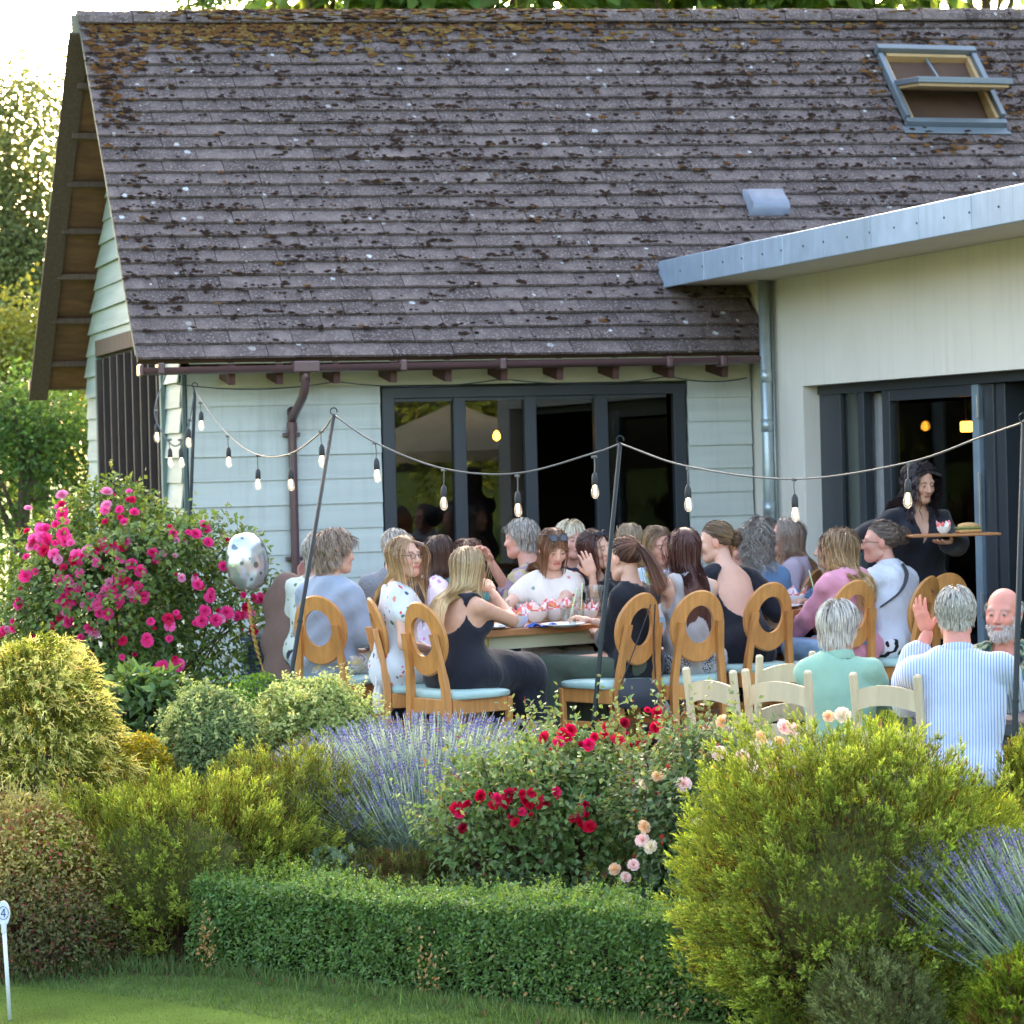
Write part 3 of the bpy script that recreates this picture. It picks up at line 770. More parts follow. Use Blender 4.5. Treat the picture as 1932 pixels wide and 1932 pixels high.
# folding doors
uD = L + .14
door = B(); 
lin = B().box((uD + .03, (va + vEnd) / 2, zL - .035), (.09, va - vEnd, .07), None, .004)
B().box((L + wt / 2, va - .003, zL / 2), (wt - .01, .006, zL)).obj('reveal', m_render, ext)
fdoor = lin.obj('door_frame', m_frame, ext)
def vpost(x0, x1, name='post', u=uD, d=.07, mt=m_frame, z1=None, par=fdoor):
    a = onu(x0, 950, u)[0]; c = onu(x1, 950, u)[0]
    return B().box((u + d / 2, (a + c) / 2, (z1 or zL - .07) / 2), (d, abs(a - c), z1 or zL - .07), None, .005).obj(name, mt, par)
vpost(1543, 1589, 'folded_leaf'); vpost(1622, 1633, 'post'); 
pa_, pb_ = onu(1586, 950, uD + .16)[0], onu(1640, 950, uD + .16)[0]
B().box((uD + .2, (pa_ + pb_) / 2, 1.12), (.06, abs(pa_ - pb_), 2.24)).obj('interior_pier', m_render, ext)
# the shut leaf with its pane
leaf = vpost(1668, 1682, 'door_leaf'); 
ls = [onu(x, 950, uD)[0] for x in (1682, 1838, 1850)]
B().box((uD + .035, (ls[1] + ls[2]) / 2, (zL - .07) / 2), (.075, abs(ls[1] - ls[2]), zL - .075), None, .005).obj('stile', mat('light_aluminium', srgb(122, 138, 150), .4), leaf)
for z, hgt in ((zL - .11, .08), (.1, .16)): B().box((uD + .035, (ls[0] + ls[1]) / 2, z), (.066, abs(ls[0] - ls[1]), hgt), None, .004).obj('rail', m_frame, leaf)
B().box((uD + .035, (ls[0] + ls[1]) / 2, (zL - .02) / 2), (.012, abs(ls[0] - ls[1]) + .01, zL - .33)).obj('pane', m_pane, leaf)
hd = mat('steel_hinge', srgb(190, 194, 196), .3, metal=.6)
for z in (2.0, 1.35, .65): B().box((uD - .012, ls[2] - .01, z), (.02, .025, .16 if z != 1.35 else .4), None, .003).obj('hinge', hd, leaf)
vpost(1858, 1878, 'folded_leaf', u=uD + .02, d=.5); vpost(1880, 1900, 'folded_leaf', u=uD + .04, d=.5)
a_ = onu(1589, 950, uD)[0]; c_ = onu(1622, 950, uD)[0]
B().box((uD + .035, (a_ + c_) / 2, (zL - .07) / 2), (.01, abs(a_ - c_), zL - .08)).obj('pane', m_pane, fdoor)
# curtain inside
cv0, cv1 = onu(1636, 950, uD + .12)[0], onu(1700, 950, uD + .12)[0]
V = []; n = 40
for i in range(n):
    v = cv0 + (cv1 - cv0) * i / (n - 1); w_ = .03 * math.sin(i * 1.25) + .012 * math.sin(i * .5)
    V += [[uD + .12 + w_, v, .05], [uD + .12 + w_ * .8, v, zL - .08]]
shade_angle(B().add(V, [(2 * i, 2 * i + 2, 2 * i + 3, 2 * i + 1) for i in range(n - 1)]).obj('curtain', mat('grey_curtain', srgb(150, 150, 150), .9), ext), 80)
# room behind the doors
uW = L + 4.2; wv0, wv1 = onu(1690, 900, uW)[0], onu(1842, 900, uW)[0]; va_, vb_ = max(wv0, wv1), min(wv0, wv1)
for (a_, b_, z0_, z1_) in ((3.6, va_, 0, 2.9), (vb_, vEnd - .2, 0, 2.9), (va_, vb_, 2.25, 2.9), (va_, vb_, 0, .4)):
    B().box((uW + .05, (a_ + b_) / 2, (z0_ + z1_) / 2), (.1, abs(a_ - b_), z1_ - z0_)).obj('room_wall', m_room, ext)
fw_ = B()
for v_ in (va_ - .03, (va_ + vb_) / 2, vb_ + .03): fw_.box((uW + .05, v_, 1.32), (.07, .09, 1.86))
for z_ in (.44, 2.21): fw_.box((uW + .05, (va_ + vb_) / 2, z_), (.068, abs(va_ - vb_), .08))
fwo = fw_.obj('far_window', m_frame, ext); B().box((uW + .05, (va_ + vb_) / 2, 1.32), (.012, abs(va_ - vb_), 1.8)).obj('pane', mat_glass('dimming_glass', (.42, .38, .24), refl=.0), fwo)  # pane tinted dark gold to dim the bright trees behind it
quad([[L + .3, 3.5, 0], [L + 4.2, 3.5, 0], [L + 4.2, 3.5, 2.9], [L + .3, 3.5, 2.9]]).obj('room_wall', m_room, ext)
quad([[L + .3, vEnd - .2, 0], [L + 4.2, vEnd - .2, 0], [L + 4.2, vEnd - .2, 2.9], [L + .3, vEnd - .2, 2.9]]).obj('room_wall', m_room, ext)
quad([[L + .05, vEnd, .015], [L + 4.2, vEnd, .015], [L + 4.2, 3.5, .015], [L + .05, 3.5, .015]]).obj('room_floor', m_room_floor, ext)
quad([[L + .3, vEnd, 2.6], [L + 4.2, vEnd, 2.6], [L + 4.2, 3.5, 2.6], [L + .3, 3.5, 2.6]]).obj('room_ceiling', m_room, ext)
# lamps seen through the glass
def pendant(name, label, px, py, dist, size, c, k, square=False):
    p = at(px, py, dist)
    t = thing(name, label, 'lamp', p)
    b = B()
    if square: b.box((0, 0, 0), (size, size, size * 1.1), rotz(.4), .01)
    else: b.lathe([(.001, -size * .5), (size * .32, -size * .3), (size * .36, 0), (size * .2, size * .35), (.001, size * .5)], 14)
    b.obj('shade', mat_emit(name + '_glow', c, k), t, smooth=not square)
    B().tube([[0, 0, size * .5], [0, 0, 2.42 - p.z if not square else 2.58 - p.z]], .006, 6).obj('flex', m_cable, t)
    return t
pendant('pendant_lamp', 'small glowing orange lamp seen through the barn window', 937, 822, 22.0, .09, srgb(255, 160, 50), 2.2)
pendant('lantern_lamp', 'glowing yellow lantern seen through the folding door glass', 1823, 805, 20.3, .075, srgb(255, 170, 60), 1.5, True)
# ------------------------------------------------------------------ oval-backed chairs
m_beech = mat('beech_varnish', srgb(196, 136, 76), .36, .20, 5.0, .12, 40, rnd=.09, stretch=(6, 6, .7), streak=(srgb(150, 92, 46), .5))
m_mint = mat('mint_vinyl', srgb(166, 194, 186), .5, .10, 6, .2, 12, rnd=.06)
def chair_parts(t):
    # seat cushion
    n = 5
    c = B(); nx, ny = 9, 9; w, d = .225, .215
    V, F = [], []
    for k, (ins, z) in enumerate(((.006, .425), (0, .432), (0, .452), (.012, .468), (.05, .474))):
        for i in range(nx * 4 - 4):
            a = 2 * math.pi * i / (nx * 4 - 4); ca, sa_ = math.cos(a), math.sin(a); e = 5.0
            r = (abs(ca) ** e + abs(sa_) ** e) ** (-1 / e)
            V.append([(w - ins) * r * ca * (1 + .06 * sa_), (d - ins) * r * sa_, z - (.012 * max(0, sa_) if k > 2 else 0)])
    m = nx * 4 - 4
    for k in range(4):
        for i in range(m): F.append((k * m + i, k * m + (i + 1) % m, (k + 1) * m + (i + 1) % m, (k + 1) * m + i))
    F.append(tuple(4 * m + i for i in range(m))); F.append(tuple(range(m))[::-1])
    shade_angle(c.add(V, F).obj('seat', m_mint, t), 45)
    # oval ring back, slightly dished and leaning back
    zc, ah, aw = .755, .207, .172; lean = R(9)
    def bp(x, z, o): # on the dished board
        y = -.215 - (z - .55) * math.tan(lean) - .035 * (1 - (x / aw) ** 2) + .02 + o
        return [x, y, z]
    n = 36; V, F = [], []
    for i in range(n):
        a = 2 * math.pi * i / n; ca, sa_ = math.cos(a), math.sin(a)
        xo, zo = aw * ca, zc + ah * sa_; xi, zi = .088 * ca, zc + .012 + .107 * sa_
        xm, zm = (xo * .96, zc + (zo - zc) * .96)
        V += [bp(xo, zo, 0), bp(xm, zm, .012), bp(xi, zi, .012), bp(xi, zi, -.012), bp(xm, zm, -.012)]
    for i in range(n):
        j = (i + 1) % n
        for k in range(5): F.append((i * 5 + k, j * 5 + k, j * 5 + (k + 1) % 5, i * 5 + (k + 1) % 5))
    shade_angle(B().add(V, F).obj('backrest', m_beech, t), 35)
    # back legs rise behind the ring
    for s_ in (-1, 1):
        P = catmull([[s_ * .165, -.275, 0], [s_ * .155, -.235, .22], [s_ * .150, -.222, .44], [s_ * .132, -.245, .62], [s_ * .118, -.282, .785]], 4)
        b = B()
        for i in range(len(P) - 1): pass
        V, F = [], []
        for i, p in enumerate(P):
            hw = .019; hd = .026 if i < len(P) * .6 else .021
            V += [[p[0] - hw, p[1] - hd, p[2]], [p[0] + hw, p[1] - hd, p[2]], [p[0] + hw, p[1] + hd * .5, p[2]], [p[0] - hw, p[1] + hd * .5, p[2]]]
        for i in range(len(P) - 1):
            for k in range(4): F.append((i * 4 + k, i * 4 + (k + 1) % 4, i * 4 + 4 + (k + 1) % 4, i * 4 + 4 + k))
        m = (len(P) - 1) * 4; F += [(3, 2, 1, 0), (m, m + 1, m + 2, m + 3)]
        shade_angle(b.add(V, F).obj('back_leg', m_beech, t), 40)
        B().bar([s_ * .195, .18, 0], [s_ * .195, .185, .42], .036, .036, ch=.006).obj('front_leg', m_beech, t)
        B().bar([s_ * .172, -.205, .385], [s_ * .192, .17, .385], .022, .085, ch=.004).obj('rail', m_beech, t)
        B().bar([s_ * .162, -.215, .22], [s_ * .192, .17, .22], .02, .035, ch=.004).obj('stretcher', m_beech, t)
    B().bar([-.18, .185, .385], [.18, .185, .385], .022, .085, ch=.004).obj('rail', m_beech, t)
    B().bar([-.14, -.222, .385], [.14, -.222, .385], .022, .085, ch=.004).obj('rail', m_beech, t)
    B().bar([-.168, -.01, .22], [.168, -.01, .22], .02, .03, ch=.004).obj('stretcher', m_beech, t)
_ch = None
def oval_chair(label, px, py_seat, Y, yaw, group='oval backed chairs round the tables'):
    """px: pixel column of the seat centre; yaw degrees clockwise from facing away"""
    global _ch
    r = ray(px, py_seat); p = (r[0] * Y, Y, 0)
    if _ch is None:
        _ch = thing('oval_back_chair', label, 'chair', p, 0, group); chair_parts(_ch); o = _ch
    else: o = copy_tree(_ch)
    o.location = p; o.rotation_euler = (0, 0, -R(yaw)); o['label'] = label; o['group'] = group
    return o
# (label, px, py, Y, yaw)
CH = {}
CH['grey'] = oval_chair('oval backed wooden chair under the woman in the pale grey cardigan', 640, 1280, 15.7, 22)
CH['glasses'] = oval_chair('side-on oval backed chair of the woman in the white floral dress', 797, 1292, 15.1, 78)
CH['black'] = oval_chair('front oval backed chair of the blonde woman in the black dress', 868, 1297, 14.65, 48)
CH['pony'] = oval_chair('oval backed chair of the ponytailed woman with a black bag hung on it', 1150, 1282, 15.05, -42)
CH['tank'] = oval_chair('oval backed chair of the long brown haired woman in a grey tank top', 1284, 1276, 15.2, -22)
CH['bun'] = oval_chair('oval backed chair behind the open-backed black dress', 1410, 1252, 15.9, -28)
CH['pink'] = oval_chair('oval backed chair of the woman in the pink cardigan', 1562, 1248, 15.9, -32)
CH['white'] = oval_chair('oval backed chair of the woman in the white shirt and glasses', 1680, 1244, 16.1, -52)
CH['spare'] = oval_chair('oval backed chair standing just in front of the waitress in black', 1750, 1235, 16.5, -20)
CH['mauve'] = oval_chair('oval backed chair of the wavy haired woman in mauve', 1468, 1232, 17.3, -60)

# ------------------------------------------------------------------ pale ladder-back chairs
m_ash = mat('limed_ash', srgb(208, 188, 154), .55, .10, 3, .15, 30, rnd=.06, stretch=(6, 6, 1))
def ladder_parts(t, mt):
    for s_ in (-1, 1):
        P = [[s_ * .195, -.17, 0], [s_ * .195, -.19, .45], [s_ * .205, -.255, .92]]
        b = B(); b.bar(P[0], P[1], .042, .036, up=(1, 0, 0), ch=.006); b.obj('back_leg', mt, t)
        B().bar(P[1], P[2], .036, .044, up=(1, 0, 0), ch=.008).obj('back_post', mt, t)
        B().bar([s_ * .195, .2, 0], [s_ * .195, .2, .44], .04, .04, ch=.006).obj('front_leg', mt, t)
        for z in (.15, .27): B().bar([s_ * .195, -.17, z], [s_ * .195, .2, z], .02, .03, ch=.004).obj('stretcher', mt, t)
    for z, hgt in ((.80, .085), (.62, .075), (.53, .04)):
        n = 9; V, F = [], []
        y0 = -.19 - (z - .45) / .47 * .065
        for i in range(n):
            x = -.2 + .4 * i / (n - 1); a = 1 - (x / .2) ** 2
            for (dy, dz) in ((-.010, -hgt / 2), (.010, -hgt / 2), (.010, hgt / 2), (-.010, hgt / 2)): V.append([x, y0 + dy - .018 * a, z + dz + .028 * a])
        for i in range(n - 1):
            for k in range(4): F.append((i * 4 + k, i * 4 + 4 + k, i * 4 + 4 + (k + 1) % 4, i * 4 + (k + 1) % 4))
        F += [(0, 1, 2, 3), tuple((n - 1) * 4 + k for k in (3, 2, 1, 0))]
        B().add(V, F).obj('slat', mt, t)
    B().box((0, .01, .455), (.43, .42, .035), None, .01).obj('seat', mat('grey_cushion', srgb(150, 156, 168), .8), t)
_lc = None
def ladder_chair(label, px, Y, yaw):
    global _lc
    r = ray(px, 1330); p = (r[0] * Y, Y, -.27)
    if _lc is None:
        _lc = thing('ladder_back_chair', label, 'chair', p, 0, 'pale ladder-back chairs'); ladder_parts(_lc, m_ash); o = _lc
    else: o = copy_tree(_lc)
    o.location = p; o.rotation_euler = (0, 0, -R(yaw)); o['label'] = label; return o
for lab_, px_, Y_, yaw_ in (('pale ladder-back chair behind the two in front of the mint jacket', 1438, 13.5, -30), ('leftmost pale ladder-back chair turned to the right above the roses', 1404, 12.6, 52), ('pale ladder-back chair directly left of the mint jacket', 1508, 12.5, 34), ('wooden ladder-back chair between the mint jacket and the striped shirt', 1714, 12.15, 36)):
    ladder_chair(lab_, px_, Y_, yaw_).scale = (.80, .86, 1.075)

# ------------------------------------------------------------------ tables
m_oak = mat('oak_table', srgb(172, 118, 74), .4, .15, 2.5, .08, 24, stretch=(1, 8, 8))
m_brass = mat('gold_metal', srgb(196, 178, 116), .35, .05, 4, metal=.6)
m_char = mat('charcoal_table', srgb(74, 76, 84), .45, .08, 4)
def table(name, label, corners, z, th, mt, leg_mt, apron=True):
    """corners: four (x, y) world points"""
    C = np.array(corners, float); c = C.mean(0); t = thing(name, label, 'table', (c[0], c[1], z[0]))
    zz = z[1] - z[0]; P = np.array([[p[0] - c[0], p[1] - c[1], zz - th] for p in C])
    rr = []
    for i in range(4):     # rounded corners
        p, a, q = P[i], P[(i - 1) % 4], P[(i + 1) % 4]
        da = (a - p) / np.linalg.norm(a - p); dq = (q - p) / np.linalg.norm(q - p); r = .09
        for k in np.linspace(0, 1, 5): rr.append(p + da * r * (1 - k) ** 2 + dq * r * k ** 2)
    B().prism(rr, (0, 0, th)).obj('table_top', mt, t)
    for i in range(4):
        p = P[i] * .86; p[2] = 0
        B().bar(p, [p[0], p[1], zz - th], .05, .05, ch=.008).obj('leg', leg_mt, t)
    if apron:
        for i in range(4):
            a, q = P[i] * .87, P[(i + 1) % 4] * .87
            a[2] = q[2] = zz - th - .04; B().bar(a, q, .02, .08, up=(0, 0, 1)).obj('apron', m_cream if leg_mt is m_brass else leg_mt, t)
    return t
ta = onz(890, 1192, .75); tb = onz(1130, 1180, .75)
def wpt(px, Y): return (ray(px, 1180)[0] * Y, Y)
table('dining_table', 'wooden dining table with gold legs crowded with bowls, glasses and plates', [wpt(893, 15.02), wpt(1215, 15.65), wpt(1165, 16.75), wpt(850, 16.15)], (0, .75), .035, m_oak, m_brass)
table('dining_table', 'wooden dining table beside the woman in the pink cardigan', [wpt(1425, 16.2), wpt(1560, 16.45), wpt(1590, 18.1), wpt(1450, 17.8)], (0, .75), .035, m_oak, m_brass)
table('patio_table', 'charcoal patio table between the striped shirt and the bearded man', [wpt(1745, 12.05), wpt(2060, 12.0), wpt(2010, 13.0), wpt(1640, 13.1)], (-.27, .47), .05, m_char, m_char)

# ------------------------------------------------------------------ festoon lights on poles
m_pole = mat('green_black_pole', srgb(32, 40, 40), .65, .08, 6)
m_wire = mat('grey_flex', srgb(104, 102, 100), .45, .08, 10)
m_sock = mat('black_rubber', srgb(52, 52, 54), .6, .1, 10)
m_bulb = mat_glass('bulb_glass', (1, .98, .94), refl=.03, glow=((1, .86, .66), .028))
m_fil = mat_emit('filament', (1.0, .74, .42), 1.6)
def pole(label, top, base, Yt, Yb, r=.013):
    T = at(*top, Yt); Bp = at(*base, Yb)
    zb = float(gh(Bp.x, Bp.y)) if Bp.z > -.2 else -.3
    d = (Bp - T).normalized(); k = (zb - .05 - T.z) / d.z; Bp = T + d * k
    t = thing('light_pole', label, 'pole', Bp, 0, 'leaning poles holding the festoon lights')
    P = [np.zeros(3), np.array(T - Bp)]
    B().tube([P[0], P[1] * .5, P[1]], [r, r, r * .9], 10).obj('pole', m_pole, t, smooth=True)
    B().tube([P[1] * .45, P[1] * .455], r * 1.25, 10).obj('joint', m_pole, t)
    a = np.linspace(-.4, 1.5 * math.pi, 12)
    B().tube([P[1] + np.array([.02 * math.cos(x), 0, .022 + .02 * math.sin(x)]) for x in a], .004, 6).obj('hook', m_pole, t)
    return T
TA = pole('thin pole nearest the barn corner, above the pink roses', (368, 733), (358, 1000), 19.3, 19.4, .014)
TB = pole('leaning dark pole rising beside the silver balloon', (630, 783), (545, 1300), 15.5, 14.5)
TC = pole('leaning dark pole in front of the ponytailed woman', (1170, 837), (1124, 1320), 14.4, 14.0)
TD = pole('dark pole at the right edge in front of the bearded man', (1931, 797), (1914, 1390), 12.0, 11.6)
GUT = Vector(h2w(g0 + .18, gv, gz - .06))
m_len = {}
bulb_me = {}
def bulb(label, p, drop, swing=0.0):
    t = thing('light_bulb', label, 'light bulb', p, 0, 'festoon light bulbs on the string')
    t.rotation_euler = (swing, swing * .7, random.uniform(0, 6))
    if not bulb_me:
        o = shade_angle(B().lathe([(.001, .07), (.009, .066), (.016, .05), (.0175, .03), (.0175, .004), (.015, 0), (.001, 0)], 14).obj('socket', m_sock, t), 50); bulb_me['s'] = o.data
        o = B().lathe([(.013, .002), (.015, -.008), (.021, -.03), (.0225, -.045), (.018, -.062), (.008, -.072), (.001, -.074)], 16).obj('glass', m_bulb, t, smooth=True); bulb_me['g'] = o.data
        b = B()
        for a in range(4): b.tube([[.005 * math.cos(a * 1.57), .005 * math.sin(a * 1.57), -.012], [.007 * math.cos(a * 1.57), .007 * math.sin(a * 1.57), -.052]], .0022, 5)
        b.tube([[0, 0, 0], [0, 0, -.015]], .006, 6)
        o = b.obj('filament', m_fil, t); bulb_me['f'] = o.data
    else:
        for n_, k in (('socket', 's'), ('glass', 'g'), ('filament', 'f')): link(n_, bulb_me[k], None, t)
    for ch in t.children: ch.location.z = -drop - .07
    b = B(); b.tube([[0, 0, .004], [.004, 0, -drop * .5], [0, 0, -drop - .004]], .0035, 6); b.tube([[-.016, 0, 0], [.016, 0, 0]], .009, 6); b.obj('drop_wire', m_wire, t)
    return t
def string(pts_px, ends, Ys, bulbs, drops, name_lab, bl):
    """a hanging flex: pixel waypoints with depth interpolated between its two ends"""
    W = [ends[0]] + [at(x, y, Y) for (x, y), Y in zip(pts_px, Ys)] + [ends[1]]
    P = catmull([np.array(w) for w in W], 8)
    o = B().tube(P, .0052, 6).obj('light_flex', m_wire, None, smooth=True); tag(o, name_lab, 'string lights', 'spans of festoon flex')
    for (x, y, Y), dr, lab in zip(bulbs, drops, bl): bulb(lab, at(x, y, Y), dr, random.uniform(-.06, .06))
def lerpY(a, b, xs, x0, x1): return [a + (b - a) * (x - x0) / (x1 - x0) for x in xs]
s1 = [(300, 800), (318, 838), (339, 846), (358, 790)]
string([(292, 778), (318, 833), (339, 838), (357, 797)], (GUT, TA), [19.4, 19.35, 19.3, 19.3], [(296, 775, 19.4), (320, 830, 19.35), (340, 830, 19.3), (357, 793, 19.3)], [.09, .06, .06, .06], 'short flex between the gutter end and the nearest pole',
       ['small bulb furthest left under the gutter', 'second small bulb from the left before the slatted shutter', 'third small bulb from the left before the gable boards', 'small bulb just left of the thin pole'])
Y2 = lerpY(19.3, 15.5, [378, 431, 487, 548, 606], 368, 630)
string([(378, 752), (431, 820), (487, 858), (548, 856), (606, 815)], (TA, TB), Y2, [(379, 760, Y2[0]), (431, 823, Y2[1]), (487, 860, Y2[2]), (548, 858, Y2[3]), (606, 814, Y2[4])], [.06, .075, .085, .085, .075], 'sagging flex over the pale boards between two poles',
       ['bulb just right of the thin pole', 'bulb on the pale boards second right of the thin pole', 'bulb midway along the pale boards, lowest on its span', 'bulb hanging in front of the brown downpipe', 'bulb just left of the leaning pole by the balloon'])
Y3 = lerpY(15.5, 14.4, [708, 836, 976, 1120], 630, 1170)
string([(708, 835), (836, 884), (976, 893), (1120, 855)], (TB, TC), Y3, [(708, 836, Y3[0]), (837, 887, Y3[1]), (976, 898, Y3[2]), (1121, 862, Y3[3])], [.085, .085, .085, .085], 'flex sagging across the four-light window',
       ['bulb at the left edge of the window frame', 'bulb before the first window mullion', 'bulb before the second window mullion', 'bulb before the third window light, left of the middle pole'])
Y4 = lerpY(14.4, 12.0, [1297, 1498, 1712, 1926], 1170, 1931)
string([(1297, 880), (1498, 904), (1712, 873), (1850, 825)], (TC, TD), [Y4[0], Y4[1], Y4[2], 12.3], [(1297, 884, Y4[0]), (1498, 905, Y4[1]), (1713, 875, Y4[2]), (1929, 797, 12.02)], [.085, .07, .07, .07], 'flex running past the extension to the right edge',
       ['bulb before the right edge of the window', 'bulb above the wavy haired woman in mauve', 'bulb hanging in front of the waitress', 'bulb cut by the right edge of the picture'])

# ------------------------------------------------------------------ things on the tables
m_china = mat('white_china', srgb(226, 228, 230), .2, .03, 6)
m_ging = None
def gingham():
    m, nt, p = nodes('red_gingham_paper'); v = objcoord(nt, (1, 1, 1))
    c = nt.nodes.new('ShaderNodeTexChecker'); c.inputs['Scale'].default_value = 26; c.inputs['Color1'].default_value = (*srgb(240, 120, 124), 1); c.inputs['Color2'].default_value = (*srgb(248, 232, 232), 1)
    nt.links.new(v, c.inputs['Vector']); nt.links.new(c.outputs[0], p.inputs['Base Color']); setp(p, Roughness=.7); return m
m_ging = gingham()
m_glass = mat_glass('drinking_glass', (.94, .96, .96), refl=.05)
m_water = mat_glass('water_line', (.9, .95, .97), refl=.08)
def strawmat():
    m, nt, p = nodes('striped_straw'); v = objcoord(nt); w = nt.nodes.new('ShaderNodeTexWave'); w.bands_direction = 'Z'; w.inputs['Scale'].default_value = 28; w.inputs['Distortion'].default_value = 0
    nt.links.new(v, w.inputs['Vector']); nt.links.new(ramp(nt, w.outputs['Fac'], [(.48, srgb(150, 206, 60)), (.52, srgb(240, 244, 236))]), p.inputs['Base Color']); return m
m_straw = strawmat()
def tpos(px, py_, z=.75):
    p = onz(px, py_, z); return p
def bowl(label, px, Y, z=.752, s_=1.0, paper=True):
    r = ray(px, 1170); p = (r[0] * Y, Y, z)
    t = thing('bowl', label, 'bowl', p, random.uniform(0, 6), 'white bowls on the tables')
    shade_angle(B().lathe(np.array([(.001, .004), (.035, 0), (.038, .004), (.062, .035), (.072, .068), (.070, .068), (.058, .036), (.03, .012), (.001, .010)]) * s_, 22).obj('dish', m_china, t), 50)
    if paper:
        b = B(); n = 14; V = [[0, 0, .02 * s_]]
        for i in range(n):
            a = 2 * math.pi * i / n; k = i % 2
            V.append([s_ * .062 * math.cos(a), s_ * .062 * math.sin(a), .06 * s_])
        for i in range(n):
            a = 2 * math.pi * i / n; k = (.075 if i % 3 else .05) * s_
            V.append([k * math.cos(a + .1), k * math.sin(a + .1), (.072 + .06 * ((i * 7) % 5) / 4) * s_])
        F = [(0, 1 + (i + 1) % n, 1 + i) for i in range(n)] + [(1 + i, 1 + (i + 1) % n, 1 + n + (i + 1) % n, 1 + n + i) for i in range(n)]
        b.add(V, F).obj('paper_liner', m_ging, t)
        f = B()
        for _ in range(5):
            a, e = random.uniform(0, 6.3), random.uniform(-.5, .9); c = np.array([random.uniform(-.03, .03), random.uniform(-.03, .03), .06]) * s_
            f.bar(c, c + .055 * s_ * np.array([math.cos(a) * math.cos(e), math.sin(a) * math.cos(e), abs(math.sin(e)) + .15]), .009, .009)
        f.obj('chips', mat('chips', srgb(214, 160, 84), .6), t)
    return t
def tumbler(label, px, Y, z=.752, h=.15, r=.036, straw=0, kind='glass'):
    q = ray(px, 1170); p = (q[0] * Y, Y, z)
    t = thing(kind, label, kind, p, random.uniform(0, 6), 'glasses on the tables')
    shade_angle(B().lathe([(.001, .006), (r * .86, .002), (r * .9, .008), (r, h), (r * .95, h), (r * .84, .014), (.001, .012)], 20).obj('glass', m_glass, t), 50)
    B().lathe([(.001, .014), (r * .83, .016), (r * .88, h * .55), (.001, h * .56)], 18).obj('water', m_water, t)
    if straw:
        B().tube([[-.02, 0, .02], [straw, .0, h + .10]], .0045, 7).obj('straw', m_straw, t)
    return t
def jug(label, px, Y, z=.752):
    q = ray(px, 1170); t = thing('jug', label, 'jug', (q[0] * Y, Y, z), R(200))
    shade_angle(B().lathe([(.001, .004), (.045, .002), (.05, .01), (.056, .08), (.05, .15), (.06, .20), (.056, .20), (.046, .15), (.052, .08), (.044, .014), (.001, .012)], 22).obj('body', m_glass, t), 50)
    B().lathe([(.001, .014), (.043, .016), (.05, .08), (.046, .13), (.001, .131)], 20).obj('water', m_water, t)
    B().tube(catmull([[.052, 0, .17], [.09, 0, .165], [.105, 0, .12], [.085, 0, .07], [.052, 0, .06]], 4), .008, 8).obj('handle', m_glass, t, smooth=True)
def plate(label, px, Y, z=.752, r=.13):
    q = ray(px, 1170); t = shade_angle(B().lathe([(.001, 0), (r * .55, 0), (r * .6, .004), (r, .016), (r * .99, .020), (r * .58, .008), (.001, .007)], 30).obj('plate', m_china), 50)
    t.location = (q[0] * Y, Y, z); tag(t, label, 'plate', 'white plates on the tables')
def napkin(label, px, Y, z=.752, c=(44, 84, 170)):
    q = ray(px, 1170); n = 9; V = []
    for i in range(n):
        for j in range(n): V.append([(i - 4) * .02, (j - 4) * .018, .004 + .022 * max(0, math.sin(i * 1.1 + j * .6) * math.cos(j * .9))])
    b = B(); b.add(V, [(i * n + j, i * n + n + j, i * n + n + j + 1, i * n + j + 1) for i in range(n - 1) for j in range(n - 1)])
    o = b.obj('napkin', mat('blue_napkin', srgb(*c), .9, .1, 12)); o.location = (q[0] * Y, Y, z); o.rotation_euler = (0, 0, .4); tag(o, label, 'napkin')
bowl('white bowl with gingham paper beside the tall glass', 976, 15.35)
bowl('white bowl with gingham paper in the middle of the row', 1012, 15.75)
bowl('white bowl with gingham paper before the cream blouse', 1045, 15.85, s_=1.05)
bowl('white bowl with gingham paper behind the leaning straw', 1075, 15.95)
bowl('white bowl with gingham paper under the jug', 1108, 15.75, s_=.95)
bowl('plain shallow bowl behind the gingham papers', 1000, 16.2, s_=1.3, paper=False)
tumbler('tall water glass by the bare elbow', 950, 15.2, h=.165, r=.038)
tumbler('glass with a long green striped straw', 1068, 15.45, h=.11, r=.034, straw=-.075)
tumbler('glass with a striped straw next to the jug', 1093, 15.6, h=.13, r=.034, straw=-.05)
tumbler('low glass by the plate of the black dress', 912, 15.4, h=.09, r=.034)
tumbler('small white pot behind the plate', 1080, 15.25, h=.05, r=.022)
jug('clear water jug with a handle', 1122, 15.95)
plate('white plate before the ponytailed woman', 1062, 15.28); plate('white plate by the elbow of the black dress', 925, 15.25)
napkin('crumpled blue napkin between bowl and plate', 1018, 15.3)
bowl('white bowl with red and white paper on the right table', 1503, 16.75, s_=1.0)
plate('white plate on the right table', 1470, 16.5); plate('white plate under the bowl on the right table', 1505, 16.7, .7525)
tumbler('glass with striped straw before the pink cardigan', 1538, 16.6, h=.13, straw=.04)
o = B().lathe([(.001, 0), (.04, .002), (.055, .03), (.045, .05), (.001, .055)], 16).obj('burger_bun', mat('red_food', srgb(214, 90, 84), .5, .2, 20)); o.location = (ray(1448, 1160)[0] * 16.35, 16.35, .772); tag(o, 'red food on the plate seen through the oval chair back', 'food')
tumbler('white carafe on the patio table', 1697, 12.75, .472, .15, .035); tumbler('water glass beside the carafe', 1712, 12.6, .472, .11, .034); tumbler('second water glass beside the carafe', 1722, 12.7, .472, .12, .034)
tumbler('glass before the bearded man', 1890, 12.75, .472, .13, .036)
bowl('bowl with red paper behind the wooden ladder-back chair', 1705, 12.45, .472, 1.0)
